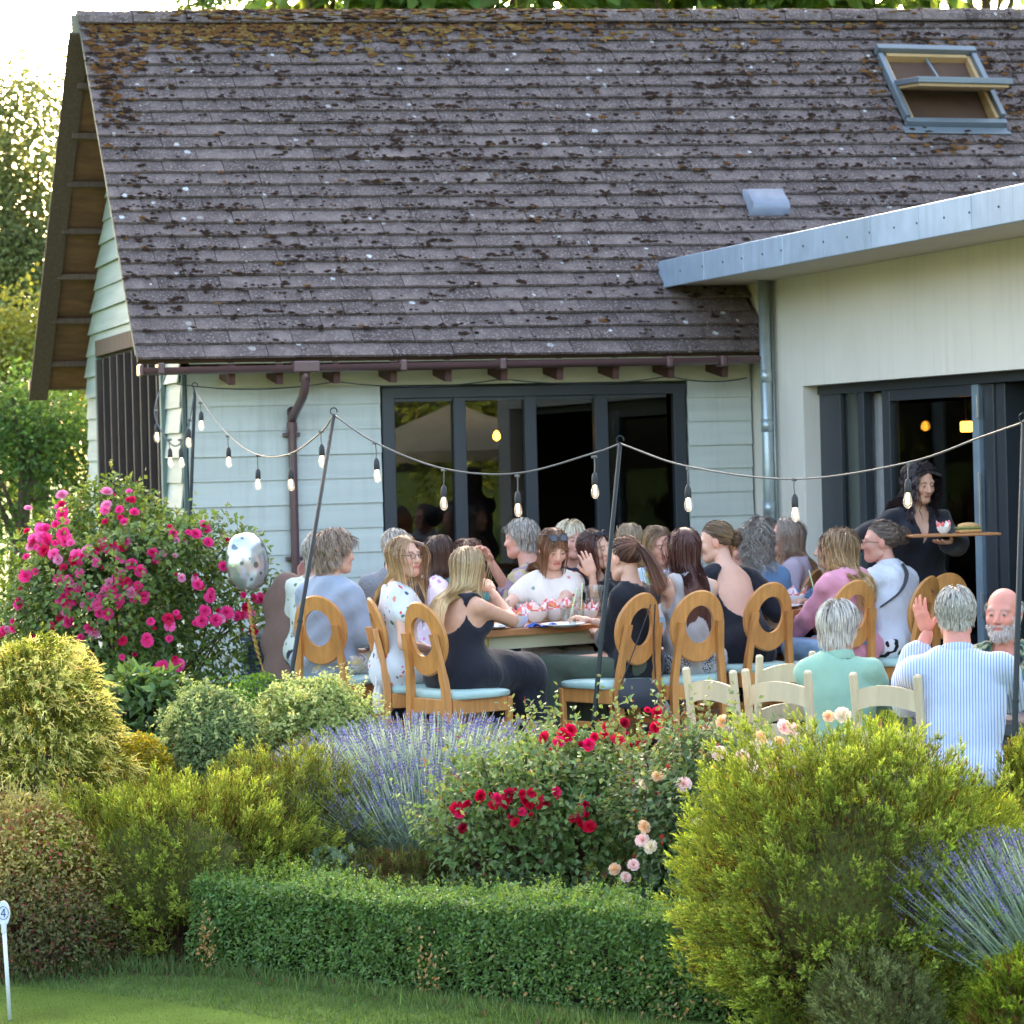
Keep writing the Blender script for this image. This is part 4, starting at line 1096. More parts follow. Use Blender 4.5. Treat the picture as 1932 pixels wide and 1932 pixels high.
# potted flowers on the far side of the table
t = thing('potted_flowers', 'small pot of mauve and yellow flowers between the two long haired women', 'flowers', (ray(1243, 1130)[0] * 16.0, 16.0, .752))
shade_angle(B().lathe([(.001, 0), (.05, 0), (.065, .11), (.06, .11), (.05, .02)], 18).obj('pot', m_china, t), 50)
b = B(); fl = B(); yl_ = B()
for i in range(60):
    a = random.uniform(0, 6.3); r_ = random.uniform(.02, .11); hgt = random.uniform(.16, .30)
    e = np.array([r_ * math.cos(a), r_ * math.sin(a), hgt]); b.tube([[.3 * e[0], .3 * e[1], .1], e * np.array([.8, .8, .75]), e], [.003, .003, .002], 4)
    for q in range(3):
        c = e * (.6 + .15 * q); d_ = np.array([random.gauss(0, 1), random.gauss(0, 1), .6]); d_ /= np.linalg.norm(d_); s_ = np.cross(d_, [0, 0, 1]); 
        b.add([c, c + d_ * .02 + s_ * .006, c + d_ * .045, c + d_ * .02 - s_ * .006], [(0, 1, 2, 3)])
    if i % 2 == 0: (yl_ if i % 14 == 0 else fl).ell(e, (.013, .013, .009), 6, 4)
b.obj('foliage', mat('soft_green', srgb(120, 160, 84), .7), t); fl.obj('flowers', mat('mauve_petals', srgb(196, 180, 226), .7, .12, 60), t); yl_.obj('yellow_flowers', mat('yellow_petals', srgb(240, 190, 40), .7), t)

# ------------------------------------------------------------------ balloon, bags, basket, golf marker
def balloon():
    p = at(467, 1060, 16.6); t = thing('foil_balloon', 'silver foil balloon with grey dots and gold ribbon by the pink roses', 'balloon', p)
    m, nt, pr = nodes('silver_foil'); v = objcoord(nt)
    vo = nt.nodes.new('ShaderNodeTexVoronoi'); vo.inputs['Scale'].default_value = 17; nt.links.new(v, vo.inputs['Vector'])
    sp_ = nt.nodes.new('ShaderNodeSeparateColor'); nt.links.new(vo.outputs['Color'], sp_.inputs[0])
    ml = nt.nodes.new('ShaderNodeMath'); ml.operation = 'MULTIPLY'; nt.links.new(sp_.outputs[0], ml.inputs[0]); ml.inputs[1].default_value = .42
    lt = nt.nodes.new('ShaderNodeMath'); lt.operation = 'LESS_THAN'; nt.links.new(vo.outputs['Distance'], lt.inputs[0]); nt.links.new(ml.outputs[0], lt.inputs[1])
    nt.links.new(mixc(nt, lt.outputs[0], srgb(214, 220, 222), srgb(120, 134, 136)), pr.inputs['Base Color']); setp(pr, Roughness=.22, Metallic=.75)
    n, k = 40, 20; V = []
    for j in range(k + 1):
        th = math.pi * j / k; zz = -math.cos(th) * .185
        for i in range(n):
            a = 2 * math.pi * i / n; rim = abs(math.sin(a)) ** 6
            r = math.sin(th) ** .8; dep = .088 * r * (1 - .0 * rim)
            wr = 1 + .02 * math.sin(14 * zz / .185 + 2) * abs(math.cos(a)) ** 8 * 2
            V.append([.165 * r * math.cos(a) * wr, dep * math.sin(a) * (1 - .18 * abs(math.cos(a)) ** 8), zz])
    F = [(j * n + i, j * n + (i + 1) % n, (j + 1) * n + (i + 1) % n, (j + 1) * n + i) for j in range(k) for i in range(n)]
    o = B().add(np.array(V) @ rotz(R(48)).T @ roty(R(-6)).T, F).obj('envelope', m, t, smooth=True)
    gold = mat('gold_ribbon', srgb(214, 170, 86), .35, .1, 10, metal=.3)
    for q in range(2):
        P = []; 
        for s_ in np.linspace(0, 1, 70):
            x = .015 * s_ + .075 * s_ ** 2; am = .012 * (1 if .15 < s_ < .8 else .3)
            P.append([x + am * math.cos(s_ * 90 + q * 2), am * math.sin(s_ * 90 + q * 2), -.185 - .52 * s_])
        B().tube(P, .0035, 5).obj('ribbon', gold, t)
    B().lathe([(.001, -.18), (.015, -.19), (.012, -.21), (.02, -.225), (.001, -.22)], 10).obj('neck', m, t)
balloon()
def handbag(name, label, px, py, Y, w, h, c, strap_top, rz=0.0, d=.07):
    p = at(px, py, Y); t = thing(name, label, 'bag', p, rz)
    mt = mat('leather_' + name, srgb(*c), .5, .08, 8)
    V = []; n = 8
    for k, (z, s_) in enumerate(((0, .85), (.02, 1), (h * .6, .95), (h, .55))):
        for i in range(n):
            a = 2 * math.pi * (i + .5) / n; V.append([w / 2 * s_ * math.copysign(abs(math.cos(a)) ** .5, math.cos(a)), d / 2 * s_ * math.copysign(abs(math.sin(a)) ** .5, math.sin(a)), z])
    F = [(k * n + i, k * n + (i + 1) % n, (k + 1) * n + (i + 1) % n, (k + 1) * n + i) for k in range(3) for i in range(n)] + [tuple(range(n))[::-1], tuple(3 * n + i for i in range(n))]
    shade_angle(B().add(V, F).obj('body', mt, t), 60)
    q = at(*strap_top, Y); L_ = Matrix.Rotation(-rz, 3, 'Z') @ (q - p)
    for s_ in (-1, 1): B().tube(catmull([[s_ * w * .42, 0, h * .8], [s_ * w * .2 + L_.x * .5, L_.y * .5, (h + L_.z) / 2], [L_.x + s_ * .012, L_.y, L_.z]], 5), .008, 6, flat=.4).obj('strap', mt, t)
    B().lathe([(.012, -.003), (.016, 0), (.012, .003)], 10, (w * .42, 0, h * .82), rotx(1.57)).obj('buckle', mat('silver_buckle', srgb(200, 200, 200), .3, metal=.8), t)
handbag('black_handbag', 'slouchy black leather bag hanging on the ponytailed woman chair', 1205, 1335, 14.72, .24, .16, (40, 44, 54), (1232, 1140), .2)
handbag('white_handbag', 'small white handbag hanging on the floral dress chair', 718, 1345, 15.0, .1, .17, (222, 220, 214), (712, 1190), 1.0)
# mesh basket and brown coat left of the first chair
p = at(510, 1200, 17.0); t = thing('mesh_basket', 'dark blue mesh basket with white bags beside the pink roses', 'basket', (p.x, p.y, 0))
mb = mat('blue_mesh', srgb(70, 82, 104), .5); b = B(); bw, bd, bh = .34, .3, .62
for z in (.02, bh): 
    for a_, c_ in (((-1, -1), (1, -1)), ((1, -1), (1, 1)), ((1, 1), (-1, 1)), ((-1, 1), (-1, -1))): b.bar([a_[0] * bw / 2, a_[1] * bd / 2, z], [c_[0] * bw / 2, c_[1] * bd / 2, z], .02, .02)
b.obj('rim', mb, t); b = B()
for i in range(17):
    x = -bw / 2 + bw * i / 16
    for s_ in (-1, 1): b.bar([x, s_ * bd / 2, .02], [x, s_ * bd / 2, bh], .005, .005)
for i in range(30):
    z = .02 + (bh - .02) * i / 29
    for s_ in (-1, 1): b.bar([-bw / 2, s_ * bd / 2, z], [bw / 2, s_ * bd / 2, z], .005, .005)
b.obj('mesh', mb, t)
B().box((0, 0, bh / 2), (bw - .06, bd - .06, bh - .06), None, .03).obj('liner', mat('dark_liner', srgb(60, 66, 80), .8), t)
b = B(); b.ell((.0, 0, bh + .03), (.13, .11, .08), 10, 7); b.ell((.07, -.03, bh + .06), (.08, .07, .07), 10, 7); b.obj('plastic_bag', mat('white_bag', srgb(210, 218, 230), .4, .1, 12), t)
# golf marker
p = onz(6, 1935, -.545); p = at(8, 1700, 11.0)
t = thing('putting_marker', 'white golf putting marker with a blue number 4', 'marker', (at(14, 1930, 11.0).x, 11.0, -.55))
dz = at(7, 1722, 11.0).z + .55; dx = at(7, 1722, 11.0).x - at(14, 1930, 11.0).x
mw = mat('white_plastic', srgb(222, 226, 230), .4, .03, 6)
B().tube([[.012, 0, 0], [dx, 0, dz - .055]], .0085, 10).obj('rod', mw, t, smooth=True)
n = 20; pl = []
for i in range(n):
    a = 2 * math.pi * i / n; pl.append([dx + .027 * math.cos(a), -.004, dz + (.05 if math.sin(a) > 0 else .055) * math.sin(a)])
B().prism(pl, (0, .008, 0)).obj('plate', mw, t)
B().bar([dx, 0, dz - .085], [dx, 0, dz - .035], .022, .02, ch=.004).obj('collar', mw, t)
mbl = mat('blue_print', srgb(60, 84, 150), .5)
a = np.linspace(0, 2 * math.pi, 25); B().tube([[dx + .021 * math.cos(x), -.0055, dz + .027 * math.sin(x)] for x in a], .0012, 4, cap=False).obj('ring', mbl, t)
b = B()
for P_, Q_ in (((.004, .018), (-.009, -.005)), ((-.010, -.006), (.010, -.006)), ((.004, .018), (.004, -.018))): b.bar([dx + P_[0], -.0052, dz + P_[1]], [dx + Q_[0], -.0052, dz + Q_[1]], .0035, .002, up=(0, 1, 0))
b.obj('number', mbl, t)

# ------------------------------------------------------------------ cream parasol out of the frame, seen mirrored in the barn window
t = thing('parasol', 'cream parasol beyond the right edge, mirrored in the barn window', 'parasol', (4.75, 13.1, -.27)); n = 16; V = [[0, 0, 2.62]]
for i in range(n):
    a = 2 * math.pi * i / n; r_ = 1.35 if i % 2 == 0 else 1.30; V.append([r_ * math.cos(a), r_ * math.sin(a), 2.08])
for i in range(n): V.append([V[1 + i][0], V[1 + i][1], 1.96])
B().add(V, [(0, 1 + i, 1 + (i + 1) % n) for i in range(n)] + [(1 + i, 1 + n + i, 1 + n + (i + 1) % n, 1 + (i + 1) % n) for i in range(n)]).obj('canopy', mat('cream_canvas', srgb(216, 200, 164), .9), t)
B().tube([[0, 0, 0], [0, 0, 2.6]], .024, 10).obj('pole', m_oak, t); B().lathe([(.001, .08), (.24, .07), (.26, 0), (.001, 0)], 20).obj('base', m_char, t)
# ------------------------------------------------------------------ bodies as blended solids
def smin(a, b, k):
    h = np.clip(.5 + .5 * (b - a) / k, 0, 1); return b * (1 - h) + a * h - k * h * (1 - h)
def cap(a, b, ra, rb, k=.03, flat=None, f=1.0, op='u'):
    return dict(t='c', a=np.asarray(a, float), b=np.asarray(b, float), ra=ra, rb=rb, k=k, w=None if flat is None else np.asarray(flat, float), f=f, op=op)
def ell(c, rad, k=.03, M=None, op='u'):
    return dict(t='e', c=np.asarray(c, float), r=np.asarray(rad, float), k=k, M=M, op=op)
def pd(pr, P):
    if pr['t'] == 'c':
        a, ab = pr['a'], pr['b'] - pr['a']; q = P - a
        t = np.clip((q @ ab) / (ab @ ab + 1e-12), 0, 1); q = q - t[..., None] * ab
        if pr['w'] is not None: q = q + ((pr['f'] - 1) * (q @ pr['w']))[..., None] * pr['w']
        return np.sqrt((q * q).sum(-1)) - (pr['ra'] + (pr['rb'] - pr['ra']) * t)
    q = P - pr['c']
    if pr['M'] is not None: q = q @ pr['M']
    k0 = np.sqrt(((q / pr['r']) ** 2).sum(-1)); k1 = np.sqrt(((q / pr['r'] ** 2) ** 2).sum(-1)) + 1e-9
    return k0 * (k0 - 1) / k1
def pbox(pr):
    if pr['t'] == 'c':
        m = max(pr['ra'], pr['rb']); return np.minimum(pr['a'], pr['b']) - m, np.maximum(pr['a'], pr['b']) + m
    m = pr['r'].max(); return pr['c'] - m, pr['c'] + m
CORN = np.array([[i, j, k] for i in (0, 1) for j in (0, 1) for k in (0, 1)])
EDGES = [(a, b) for a in range(8) for b in range(a + 1, 8) if np.abs(CORN[a] - CORN[b]).sum() == 1]
def sdf_mesh(prims, h, inflate=0.0, cut=None, wrinkle=None):
    bx = [pbox(p) for p in prims if p['op'] == 'u']
    lo = np.min([b[0] for b in bx], 0) - inflate - 3 * h; hi = np.max([b[1] for b in bx], 0) + inflate + 3 * h
    n = np.ceil((hi - lo) / h).astype(int) + 1
    G = np.stack(np.meshgrid(*[lo[i] + h * np.arange(n[i]) for i in range(3)], indexing='ij'), -1).astype(np.float32)
    D = np.full(n, .3, np.float32)
    for p in prims:
        b0, b1 = pbox(p); m = p['k'] + inflate + 3 * h
        i0 = np.clip(((b0 - m - lo) / h).astype(int), 0, n - 1); i1 = np.clip(np.ceil((b1 + m - lo) / h).astype(int) + 1, 1, n)
        s = tuple(slice(i0[i], i1[i]) for i in range(3)); d = pd(p, G[s])
        if p['op'] == 'u': D[s] = smin(D[s], d, p['k'])
        else: D[s] = -smin(-D[s], d, p['k'])
    D -= inflate
    if wrinkle is not None: D += wrinkle(G)
    if cut is not None: D = cut(G, D)
    S = D < 0
    c8 = [S[i:n[0] - 1 + i, j:n[1] - 1 + j, k:n[2] - 1 + k] for (i, j, k) in CORN]
    cnt = sum(c.astype(np.int8) for c in c8); act = (cnt > 0) & (cnt < 8)
    idx = np.argwhere(act); num = -np.ones(act.shape, np.int32); num[act] = np.arange(len(idx))
    vals = np.stack([D[idx[:, 0] + i, idx[:, 1] + j, idx[:, 2] + k] for (i, j, k) in CORN], 1)
    acc = np.zeros((len(idx), 3)); w = np.zeros(len(idx))
    for (a, b) in EDGES:
        va, vb = vals[:, a], vals[:, b]; x = (va < 0) != (vb < 0); t = np.where(x, va / (va - vb + 1e-12), 0)
        acc += x[:, None] * (CORN[a] + t[:, None] * (CORN[b] - CORN[a])); w += x
    V = lo + h * (idx + acc / w[:, None])
    F = []
    for ax in range(3):
        u, v = (ax + 1) % 3, (ax + 2) % 3
        sl0 = [slice(1, n[i] - 1) for i in range(3)]; sl1 = list(sl0); sl0[ax] = slice(0, n[ax] - 1); sl1[ax] = slice(1, n[ax])
        e = np.argwhere(S[tuple(sl0)] != S[tuple(sl1)])
        off = np.ones(3, int); off[ax] = 0; e = e + off
        q = []
        for du, dv in ((-1, -1), (0, -1), (0, 0), (-1, 0)):
            c = e.copy(); c[:, u] += du; c[:, v] += dv; q.append(num[c[:, 0], c[:, 1], c[:, 2]])
        q = np.stack(q, 1); fl = S[e[:, 0], e[:, 1], e[:, 2]]; q[~fl] = q[~fl][:, ::-1]; F.append(q[(q >= 0).all(1)])
    return V, np.concatenate(F)
def wr(amp, sc, seed):
    r = np.random.default_rng(seed); K = r.normal(0, 1, (5, 3)) * sc * np.array([1, 1, .8]); ph = r.uniform(0, 6.3, 5)
    def fn(G):
        w = sum(np.sin(G @ K[i].astype(np.float32) + ph[i]) for i in range(5)); return (amp * .4 * w - amp * .75).astype(np.float32)
    return fn
# ------------------------------------------------------------------ fabrics
def unit_(v): return v / (np.linalg.norm(v) + 1e-9)
def fabric(name, base, pattern=None, cols=(), scale=20.0, rough=.85, size=.3):
    if name in MATS: return MATS[name]
    m, nt, p = nodes(name); v = objcoord(nt)
    c = ramp(nt, noise(nt, v, 6, 4), [(.3, tuple(x * .93 for x in base)), (.7, tuple(min(1, x * 1.05) for x in base))])
    if pattern in ('floral', 'leaf'):
        vo = nt.nodes.new('ShaderNodeTexVoronoi'); vo.inputs['Scale'].default_value = scale; nt.links.new(v, vo.inputs['Vector'])
        nz = noise(nt, v, scale * 3, 2)
        ad = nt.nodes.new('ShaderNodeMath'); ad.operation = 'MULTIPLY_ADD'; nt.links.new(nz, ad.inputs[0]); ad.inputs[1].default_value = .35; nt.links.new(vo.outputs['Distance'], ad.inputs[2])
        sp = nt.nodes.new('ShaderNodeSeparateColor'); nt.links.new(vo.outputs['Color'], sp.inputs[0])
        mr = nt.nodes.new('ShaderNodeMapRange'); nt.links.new(sp.outputs[1], mr.inputs[0]); mr.inputs[3].default_value = size * .3; mr.inputs[4].default_value = size * 1.5
        lt = nt.nodes.new('ShaderNodeMath'); lt.operation = 'LESS_THAN'; nt.links.new(ad.outputs[0], lt.inputs[0]); nt.links.new(mr.outputs[0], lt.inputs[1])
        st = [((i + .0) / len(cols), k) for i, k in enumerate(cols)]
        pc_ = ramp(nt, sp.outputs[0], st); pc_.node.color_ramp.interpolation = 'CONSTANT'
        c = mixc(nt, lt.outputs[0], c, pc_)
    elif pattern == 'stripe':
        w = nt.nodes.new('ShaderNodeTexWave'); w.bands_direction = 'X'; w.inputs['Scale'].default_value = scale; w.inputs['Distortion'].default_value = .6; w.inputs['Detail'].default_value = 1; w.inputs['Detail Scale'].default_value = .4
        nt.links.new(v, w.inputs['Vector']); c = mixc(nt, ramp(nt, w.outputs['Fac'], [(.70, (0, 0, 0)), (.85, (1, 1, 1))]), c, cols[0])
    elif pattern == 'zebra':
        w = nt.nodes.new('ShaderNodeTexWave'); w.inputs['Scale'].default_value = scale; w.inputs['Distortion'].default_value = 9; w.inputs['Detail Scale'].default_value = 1.2
        nt.links.new(v, w.inputs['Vector']); c = mixc(nt, ramp(nt, w.outputs['Fac'], [(.47, (0, 0, 0)), (.53, (1, 1, 1))]), c, cols[0])
    elif pattern == 'speckle':
        c = mixc(nt, ramp(nt, noise(nt, v, scale * 4, 2), [(.46, (0, 0, 0)), (.54, (1, 1, 1))]), c, cols[0])
    elif pattern == 'patch':
        f = ramp(nt, noise(nt, v, scale, 2), [(0.0, cols[0]), (.44, cols[1 % len(cols)]), (.5, cols[2 % len(cols)]), (.58, cols[3 % len(cols)])]); f.node.color_ramp.interpolation = 'CONSTANT'; c = f
    nt.links.new(c, p.inputs['Base Color']); setp(p, Roughness=rough, Specular_IOR_Level=.25)
    try: setp(p, Sheen_Weight=.15)
    except Exception: pass
    n_ = nt.nodes.new('ShaderNodeTexNoise'); nt.links.new(objcoord(nt, (1, 1, .55)), n_.inputs['Vector']); n_.inputs['Scale'].default_value = 9; n_.inputs['Detail'].default_value = 3; n_.inputs['Distortion'].default_value = .4; bump(nt, p, n_.outputs['Fac'], .45, .035)
    MATS[name] = m; return m
m_skin = None
def skin_mat():
    m, nt, p = nodes('skin'); a = nt.nodes.new('ShaderNodeAttribute'); a.attribute_name = 'Col'
    v = objcoord(nt); c = mixc(nt, .12, a.outputs['Color'], ramp(nt, noise(nt, v, 25, 3), [(.3, srgb(196, 130, 110)), (.7, srgb(236, 196, 176))]), 'MIX')
    nt.links.new(c, p.inputs['Base Color']); setp(p, Roughness=.5, Specular_IOR_Level=.4, Subsurface_Weight=.08, Subsurface_Scale=.01); return m
m_skin = skin_mat()
m_hair = mat_col('hair', .42, 0.0, .45)
m_specs = mat('spectacle_frame', srgb(40, 34, 34), .3)
m_lens_dark = mat('dark_lens', srgb(38, 40, 50), .12, spec=.8)
m_lens = mat_glass('clear_lens', (.97, .97, .97))
# ------------------------------------------------------------------ head
def head_prims():
    return [ell((0, -.012, .030), (.075, .094, .088), .02), ell((0, .028, -.040), (.057, .066, .074), .035), ell((0, .070, -.092), (.022, .020, .018), .03),
            cap((-.050, -.005, -.070), (-.018, .062, -.095), .018, .016, .03), cap((.050, -.005, -.070), (.018, .062, -.095), .018, .016, .03),
            cap((-.042, .074, .022), (.042, .074, .022), .012, .012, .02), ell((-.040, .066, -.026), (.022, .020, .022), .025), ell((.040, .066, -.026), (.022, .020, .022), .025),
            ell((-.031, .102, .002), (.017, .016, .012), .016, op='s'), ell((.031, .102, .002), (.017, .016, .012), .016, op='s'),
            ell((-.031, .0805, .002), (.0125, .0125, .0115), .006), ell((.031, .0805, .002), (.0125, .0125, .0115), .006),
            cap((0, .090, .008), (0, .110, -.030), .0085, .0120, .012), ell((-.011, .100, -.034), (.0075, .009, .007), .008), ell((.011, .100, -.034), (.0075, .009, .007), .008),
            cap((-.017, .086, -.060), (.017, .086, -.060), .0075, .0075, .008), cap((-.014, .086, -.069), (.014, .086, -.069), .008, .008, .008),
            ell((-.077, -.008, -.006), (.010, .020, .032), .008), ell((.077, -.008, -.006), (.010, .020, .032), .008)]
_HV, _HF = sdf_mesh(head_prims(), .0060)
_HV2, _HF2 = sdf_mesh(head_prims(), .0105)
def head_colors(V, skin, lips, brow, eye, beard=None, blush=.25):
    c = np.tile(np.array(skin), (len(V), 1)); x, y, z = V.T; ax = np.abs(x)
    def mixin(w, k): 
        nonlocal c; w = np.clip(w, 0, 1)[:, None]; c = c * (1 - w) + np.array(k) * w
    red = np.array(skin) * np.array([1.0, .66, .62])
    mixin(blush * np.exp(-((ax - .042) ** 2 + (z + .026) ** 2) / .0005) * (y > .03), red); mixin(.5 * np.exp(-(x ** 2 + (z + .03) ** 2) / .00012) * (y > .1), red)
    mixin(.5 * (ax > .07), red)
    if beard is not None:
        mixin(.92 * smooth01(-.042, -.056, z + .0 * ax) * (y > -.02) * np.where((z > -.052) & (ax < .03), .9, 1.0), beard); mixin(.8 * smooth01(.045, .06, ax) * (z < -.01) * (y > -.02) * (y < .06), beard)
    mixin(smooth01(.0095, .0065, np.abs(z + .0645)) * smooth01(.026, .021, ax) * (y > .075), lips)
    mixin(.8 * smooth01(.0022, .0008, np.abs(z + .0645)) * (ax < .024) * (y > .07), np.array(lips) * .4)
    mixin(.75 * smooth01(.007, .0035, np.abs(z - .0215 + (ax - .03) ** 2 * 6)) * smooth01(.052, .046, ax) * smooth01(.010, .015, ax) * (y > .05), brow)
    ex, ez = ax - .031, z - .001; r = (ex / .0122) ** 2 + (ez / .0042) ** 2
    f = (y > .07)
    mixin(.5 * smooth01(2.3, 1.4, r) * f * (ez > -.002), np.array(brow) * .6); mixin(smooth01(1.3, .8, r) * f, (.40, .36, .34)); mixin(smooth01(1.25, .9, (ex / .0062) ** 2 + (ez / .0062) ** 2) * f * (r < 1.2), eye)
    return c
# ------------------------------------------------------------------ hair as strands over a cap
def hairline(y): return np.interp(y, [-1, -.5, -.1, .15, .35, .6, 1], [-.72, -.66, -.42, -.05, .22, .46, .60])
def hair_mesh(style, length, cols, n=1150, part=.0, vol=.0, curl=0.0, cfreq=60.0, clear=.066, bangs=False, seed=0, shoulder=(.20, .125, .085), sc=1.0, w=.0038, front=True, lift=.0, bald=False, tie=None, tail=.0, grav=.25):
    r = np.random.default_rng(seed); C0 = np.array([0, -.012, .030]); rad = np.array([.075, .094, .088]) + .004
    d = r.normal(0, 1, (n * 4, 3)); d /= np.linalg.norm(d, axis=1)[:, None]
    keep = d[:, 2] > hairline(d[:, 1])
    if bald: keep &= d[:, 2] < .28 + .1 * np.abs(d[:, 0]) * 0
    d = d[keep][:n]; n = len(d); p = C0 + d * rad
    top = C0[2] + rad[2]
    thick = r.uniform(.0, 1, n) ** .7 * (.012 + vol)
    tv = np.tile(np.array(tie if tie is not None else (0, -.1, .05), float), (n, 1))
    if style in ('bun', 'tail'): t = tv - p
    else:
        pp = np.stack([np.full(n, part), np.clip(p[:, 1], -.055, .07), np.full(n, top)], 1); t = p - pp
        t[:, 0] += .15 * np.sign(p[:, 0] - part) * .05
        if bangs: t[:, 1] += .05 * (p[:, 1] > .02) * (np.abs(p[:, 0]) < .055)
        else: t[:, 1] -= .03 * (p[:, 1] > .03)
        if style == 'short': t += r.normal(0, .02, t.shape)
    L = length * r.uniform(.82, 1.08, n) * sc
    if bangs: L = np.where((p[:, 1] > .045) & (np.abs(p[:, 0]) < .06), .085 * r.uniform(.85, 1.1, n), L)
    if style in ('bun', 'tail'): L = np.linalg.norm(tv - p, axis=1) * 1.25
    N = 8 if length > .15 else 5; SUB = 4; ds = L / N / SUB; pts = [p.copy()]
    p = p + d * .003
    for i in range(N * SUB):
        nrm = (p - C0) / rad ** 2; nrm /= np.linalg.norm(nrm, axis=1)[:, None]
        q = (p - C0) / (rad + thick[:, None]); k = np.sqrt((q * q).sum(1)); near = k < 1.12
        tn = t / (np.linalg.norm(t, axis=1)[:, None] + 1e-9)
        if style in ('bun', 'tail'): tn = tv - p; tn /= np.linalg.norm(tn, axis=1)[:, None] + 1e-9
        else:
            gg = np.where(p[:, 2] < .02, .55, .16)[:, None]; tn = tn * (1 - gg) + np.array([0, 0, -1.]) * gg
            lowp = (p[:, 2] < .03)[:, None]; tn = np.where(lowp, tn - np.stack([np.sign(p[:, 0]) * np.clip(np.abs(p[:, 0]) - (.074 + vol * 1.2), 0, .1) * 6, 0 * p[:, 0], 0 * p[:, 0]], 1), tn)
        dot = (tn * nrm).sum(1); tn = np.where((near & ((dot < 0) | (p[:, 2] > -.02)))[:, None], tn - dot[:, None] * nrm, tn); tn /= np.linalg.norm(tn, axis=1)[:, None] + 1e-9
        p = p + tn * ds[:, None]; t = tn
        q = (p - C0) / (rad + thick[:, None] + lift * .0); k = np.sqrt((q * q).sum(1)); ins = k < 1
        p = np.where(ins[:, None], C0 + (p - C0) / k[:, None], p)
        if style not in ('bun', 'tail'):
            # keep the face clear, rest on the shoulders
            fz = .085 if not bangs else .035
            fc = (p[:, 1] > .02) & (p[:, 2] < fz) & (p[:, 2] > -.16) & (np.abs(p[:, 0]) < clear)
            p[:, 0] = np.where(fc, np.where(p[:, 0] >= part * .5, clear, -clear) + r.normal(0, .002, n), p[:, 0])
            jk = (np.abs(p[:, 0]) < .062) & (p[:, 1] > -.05) & (p[:, 1] < .02) & (p[:, 2] < -.02) & (p[:, 2] > -.2)
            p[:, 0] = np.where(jk, np.sign(p[:, 0] + 1e-6) * .064, p[:, 0])
            sh = np.array(shoulder) + thick[:, None] * .9; cs = np.array([0, -.055, -.225]); q = (p - cs) / sh; k = np.sqrt((q * q).sum(1)); ins = k < 1
            sg = np.where(p[:, 1] > .02, 1.0, -1.0)
            yy = cs[1] + sg * sh[:, 1] * np.sqrt(np.clip(1 - q[:, 0] ** 2 - np.minimum(q[:, 2], 0) ** 2 * .0 - np.clip(q[:, 2], 0, 1) ** 2, 0, 1))
            p[:, 1] = np.where(ins, yy, p[:, 1])
            low = (p[:, 2] < cs[2]) & (np.abs(p[:, 0]) < .2) & (np.abs(p[:, 1] - cs[1]) < .128 + thick); p[:, 1] = np.where(low, cs[1] + sg * (.128 + thick), p[:, 1])
        if i % SUB == SUB - 1: pts.append(p.copy())
    P = np.stack(pts, 1)
    g_ = max(12, n // 9); gi = np.argmin(((P[:, None, 0] - P[None, :g_, 0]) ** 2).sum(-1), 1); sc_ = (np.linspace(0, 1, N + 1) ** .9 * .38)[None, :, None]
    P = P + sc_ * (P[gi] + (P[:, :1] - P[gi][:, :1]) * .4 - P)
    if curl:
        s = np.linspace(0, 1, N + 1)[None, :]; ph = r.uniform(0, 6.3, (n, 1))[gi] + r.normal(0, .35, (n, 1)); ln = L[:, None] * s * cfreq
        amp = curl * np.clip(s * 2.5, 0, 1); P[:, :, 0] += amp * np.cos(ln + ph); P[:, :, 1] += amp * np.sin(ln + ph) * .8; P[:, :, 2] += amp * .5 * np.sin(ln * .7 + ph)
    Ps = [P]; rs = [np.tile(np.sin(np.linspace(.35, 1, N + 1) * math.pi) ** .5 * .7 + .3, (n, 1))]
    if style in ('bun', 'tail'):
        m = 420; q0 = np.array(tie, float) + r.normal(0, .007, (m, 3)); Q = [q0]
        if style == 'tail':
            dv = np.tile(np.array([0, -.55, -.2]), (m, 1)) + r.normal(0, .10, (m, 3)); pcur = q0
            for i in range(N):
                dv[:, 2] -= .32; dn = dv / np.linalg.norm(dv, axis=1)[:, None]; pcur = pcur + dn * (tail * r.uniform(.9, 1.05, m) / N)[:, None]; Q.append(pcur.copy())
            Q = np.stack(Q, 1)
        else:
            a = r.uniform(0, 6.3, m); b_ = r.uniform(-1, 1, m); cen = np.array(tie, float) + np.array([0, -.02, .0]); Q = []
            ax1 = r.normal(0, 1, (m, 3)); ax1 /= np.linalg.norm(ax1, axis=1)[:, None]; ax2 = np.cross(ax1, r.normal(0, 1, (m, 3))); ax2 /= np.linalg.norm(ax2, axis=1)[:, None]
            rr = tail * r.uniform(.75, 1.12, m)
            for i in range(N + 1):
                th = a + i * .28; Q.append(cen + rr[:, None] * (np.cos(th)[:, None] * ax1 + np.sin(th)[:, None] * ax2) * np.array([1, .85, 1]) + curl * r.normal(0, .4, (m, 3)))
            Q = np.stack(Q, 1)
        Ps.append(Q); rs.append(np.tile(np.linspace(1, .5, N + 1), (m, 1)))
    P = np.concatenate(Ps); W = np.concatenate(rs) * w; n = len(P)
    T = np.gradient(P, axis=1); out = P - C0; out /= np.linalg.norm(out, axis=2)[..., None]; S = np.cross(T, out); S /= np.linalg.norm(S, axis=2)[..., None] + 1e-9
    tw = r.normal(0, .5, (n, 1, 1)); S = S * np.cos(tw) + out * np.sin(tw)
    V = np.stack([P - S * W[..., None] / 2, P + S * W[..., None] / 2], 2).reshape(-1, 3)
    k = (N + 1) * 2; base = (np.arange(n) * k)[:, None]; i = np.arange(N)[None, :] * 2
    F = np.stack([base + i, base + i + 1, base + i + 3, base + i + 2], -1).reshape(-1, 4)
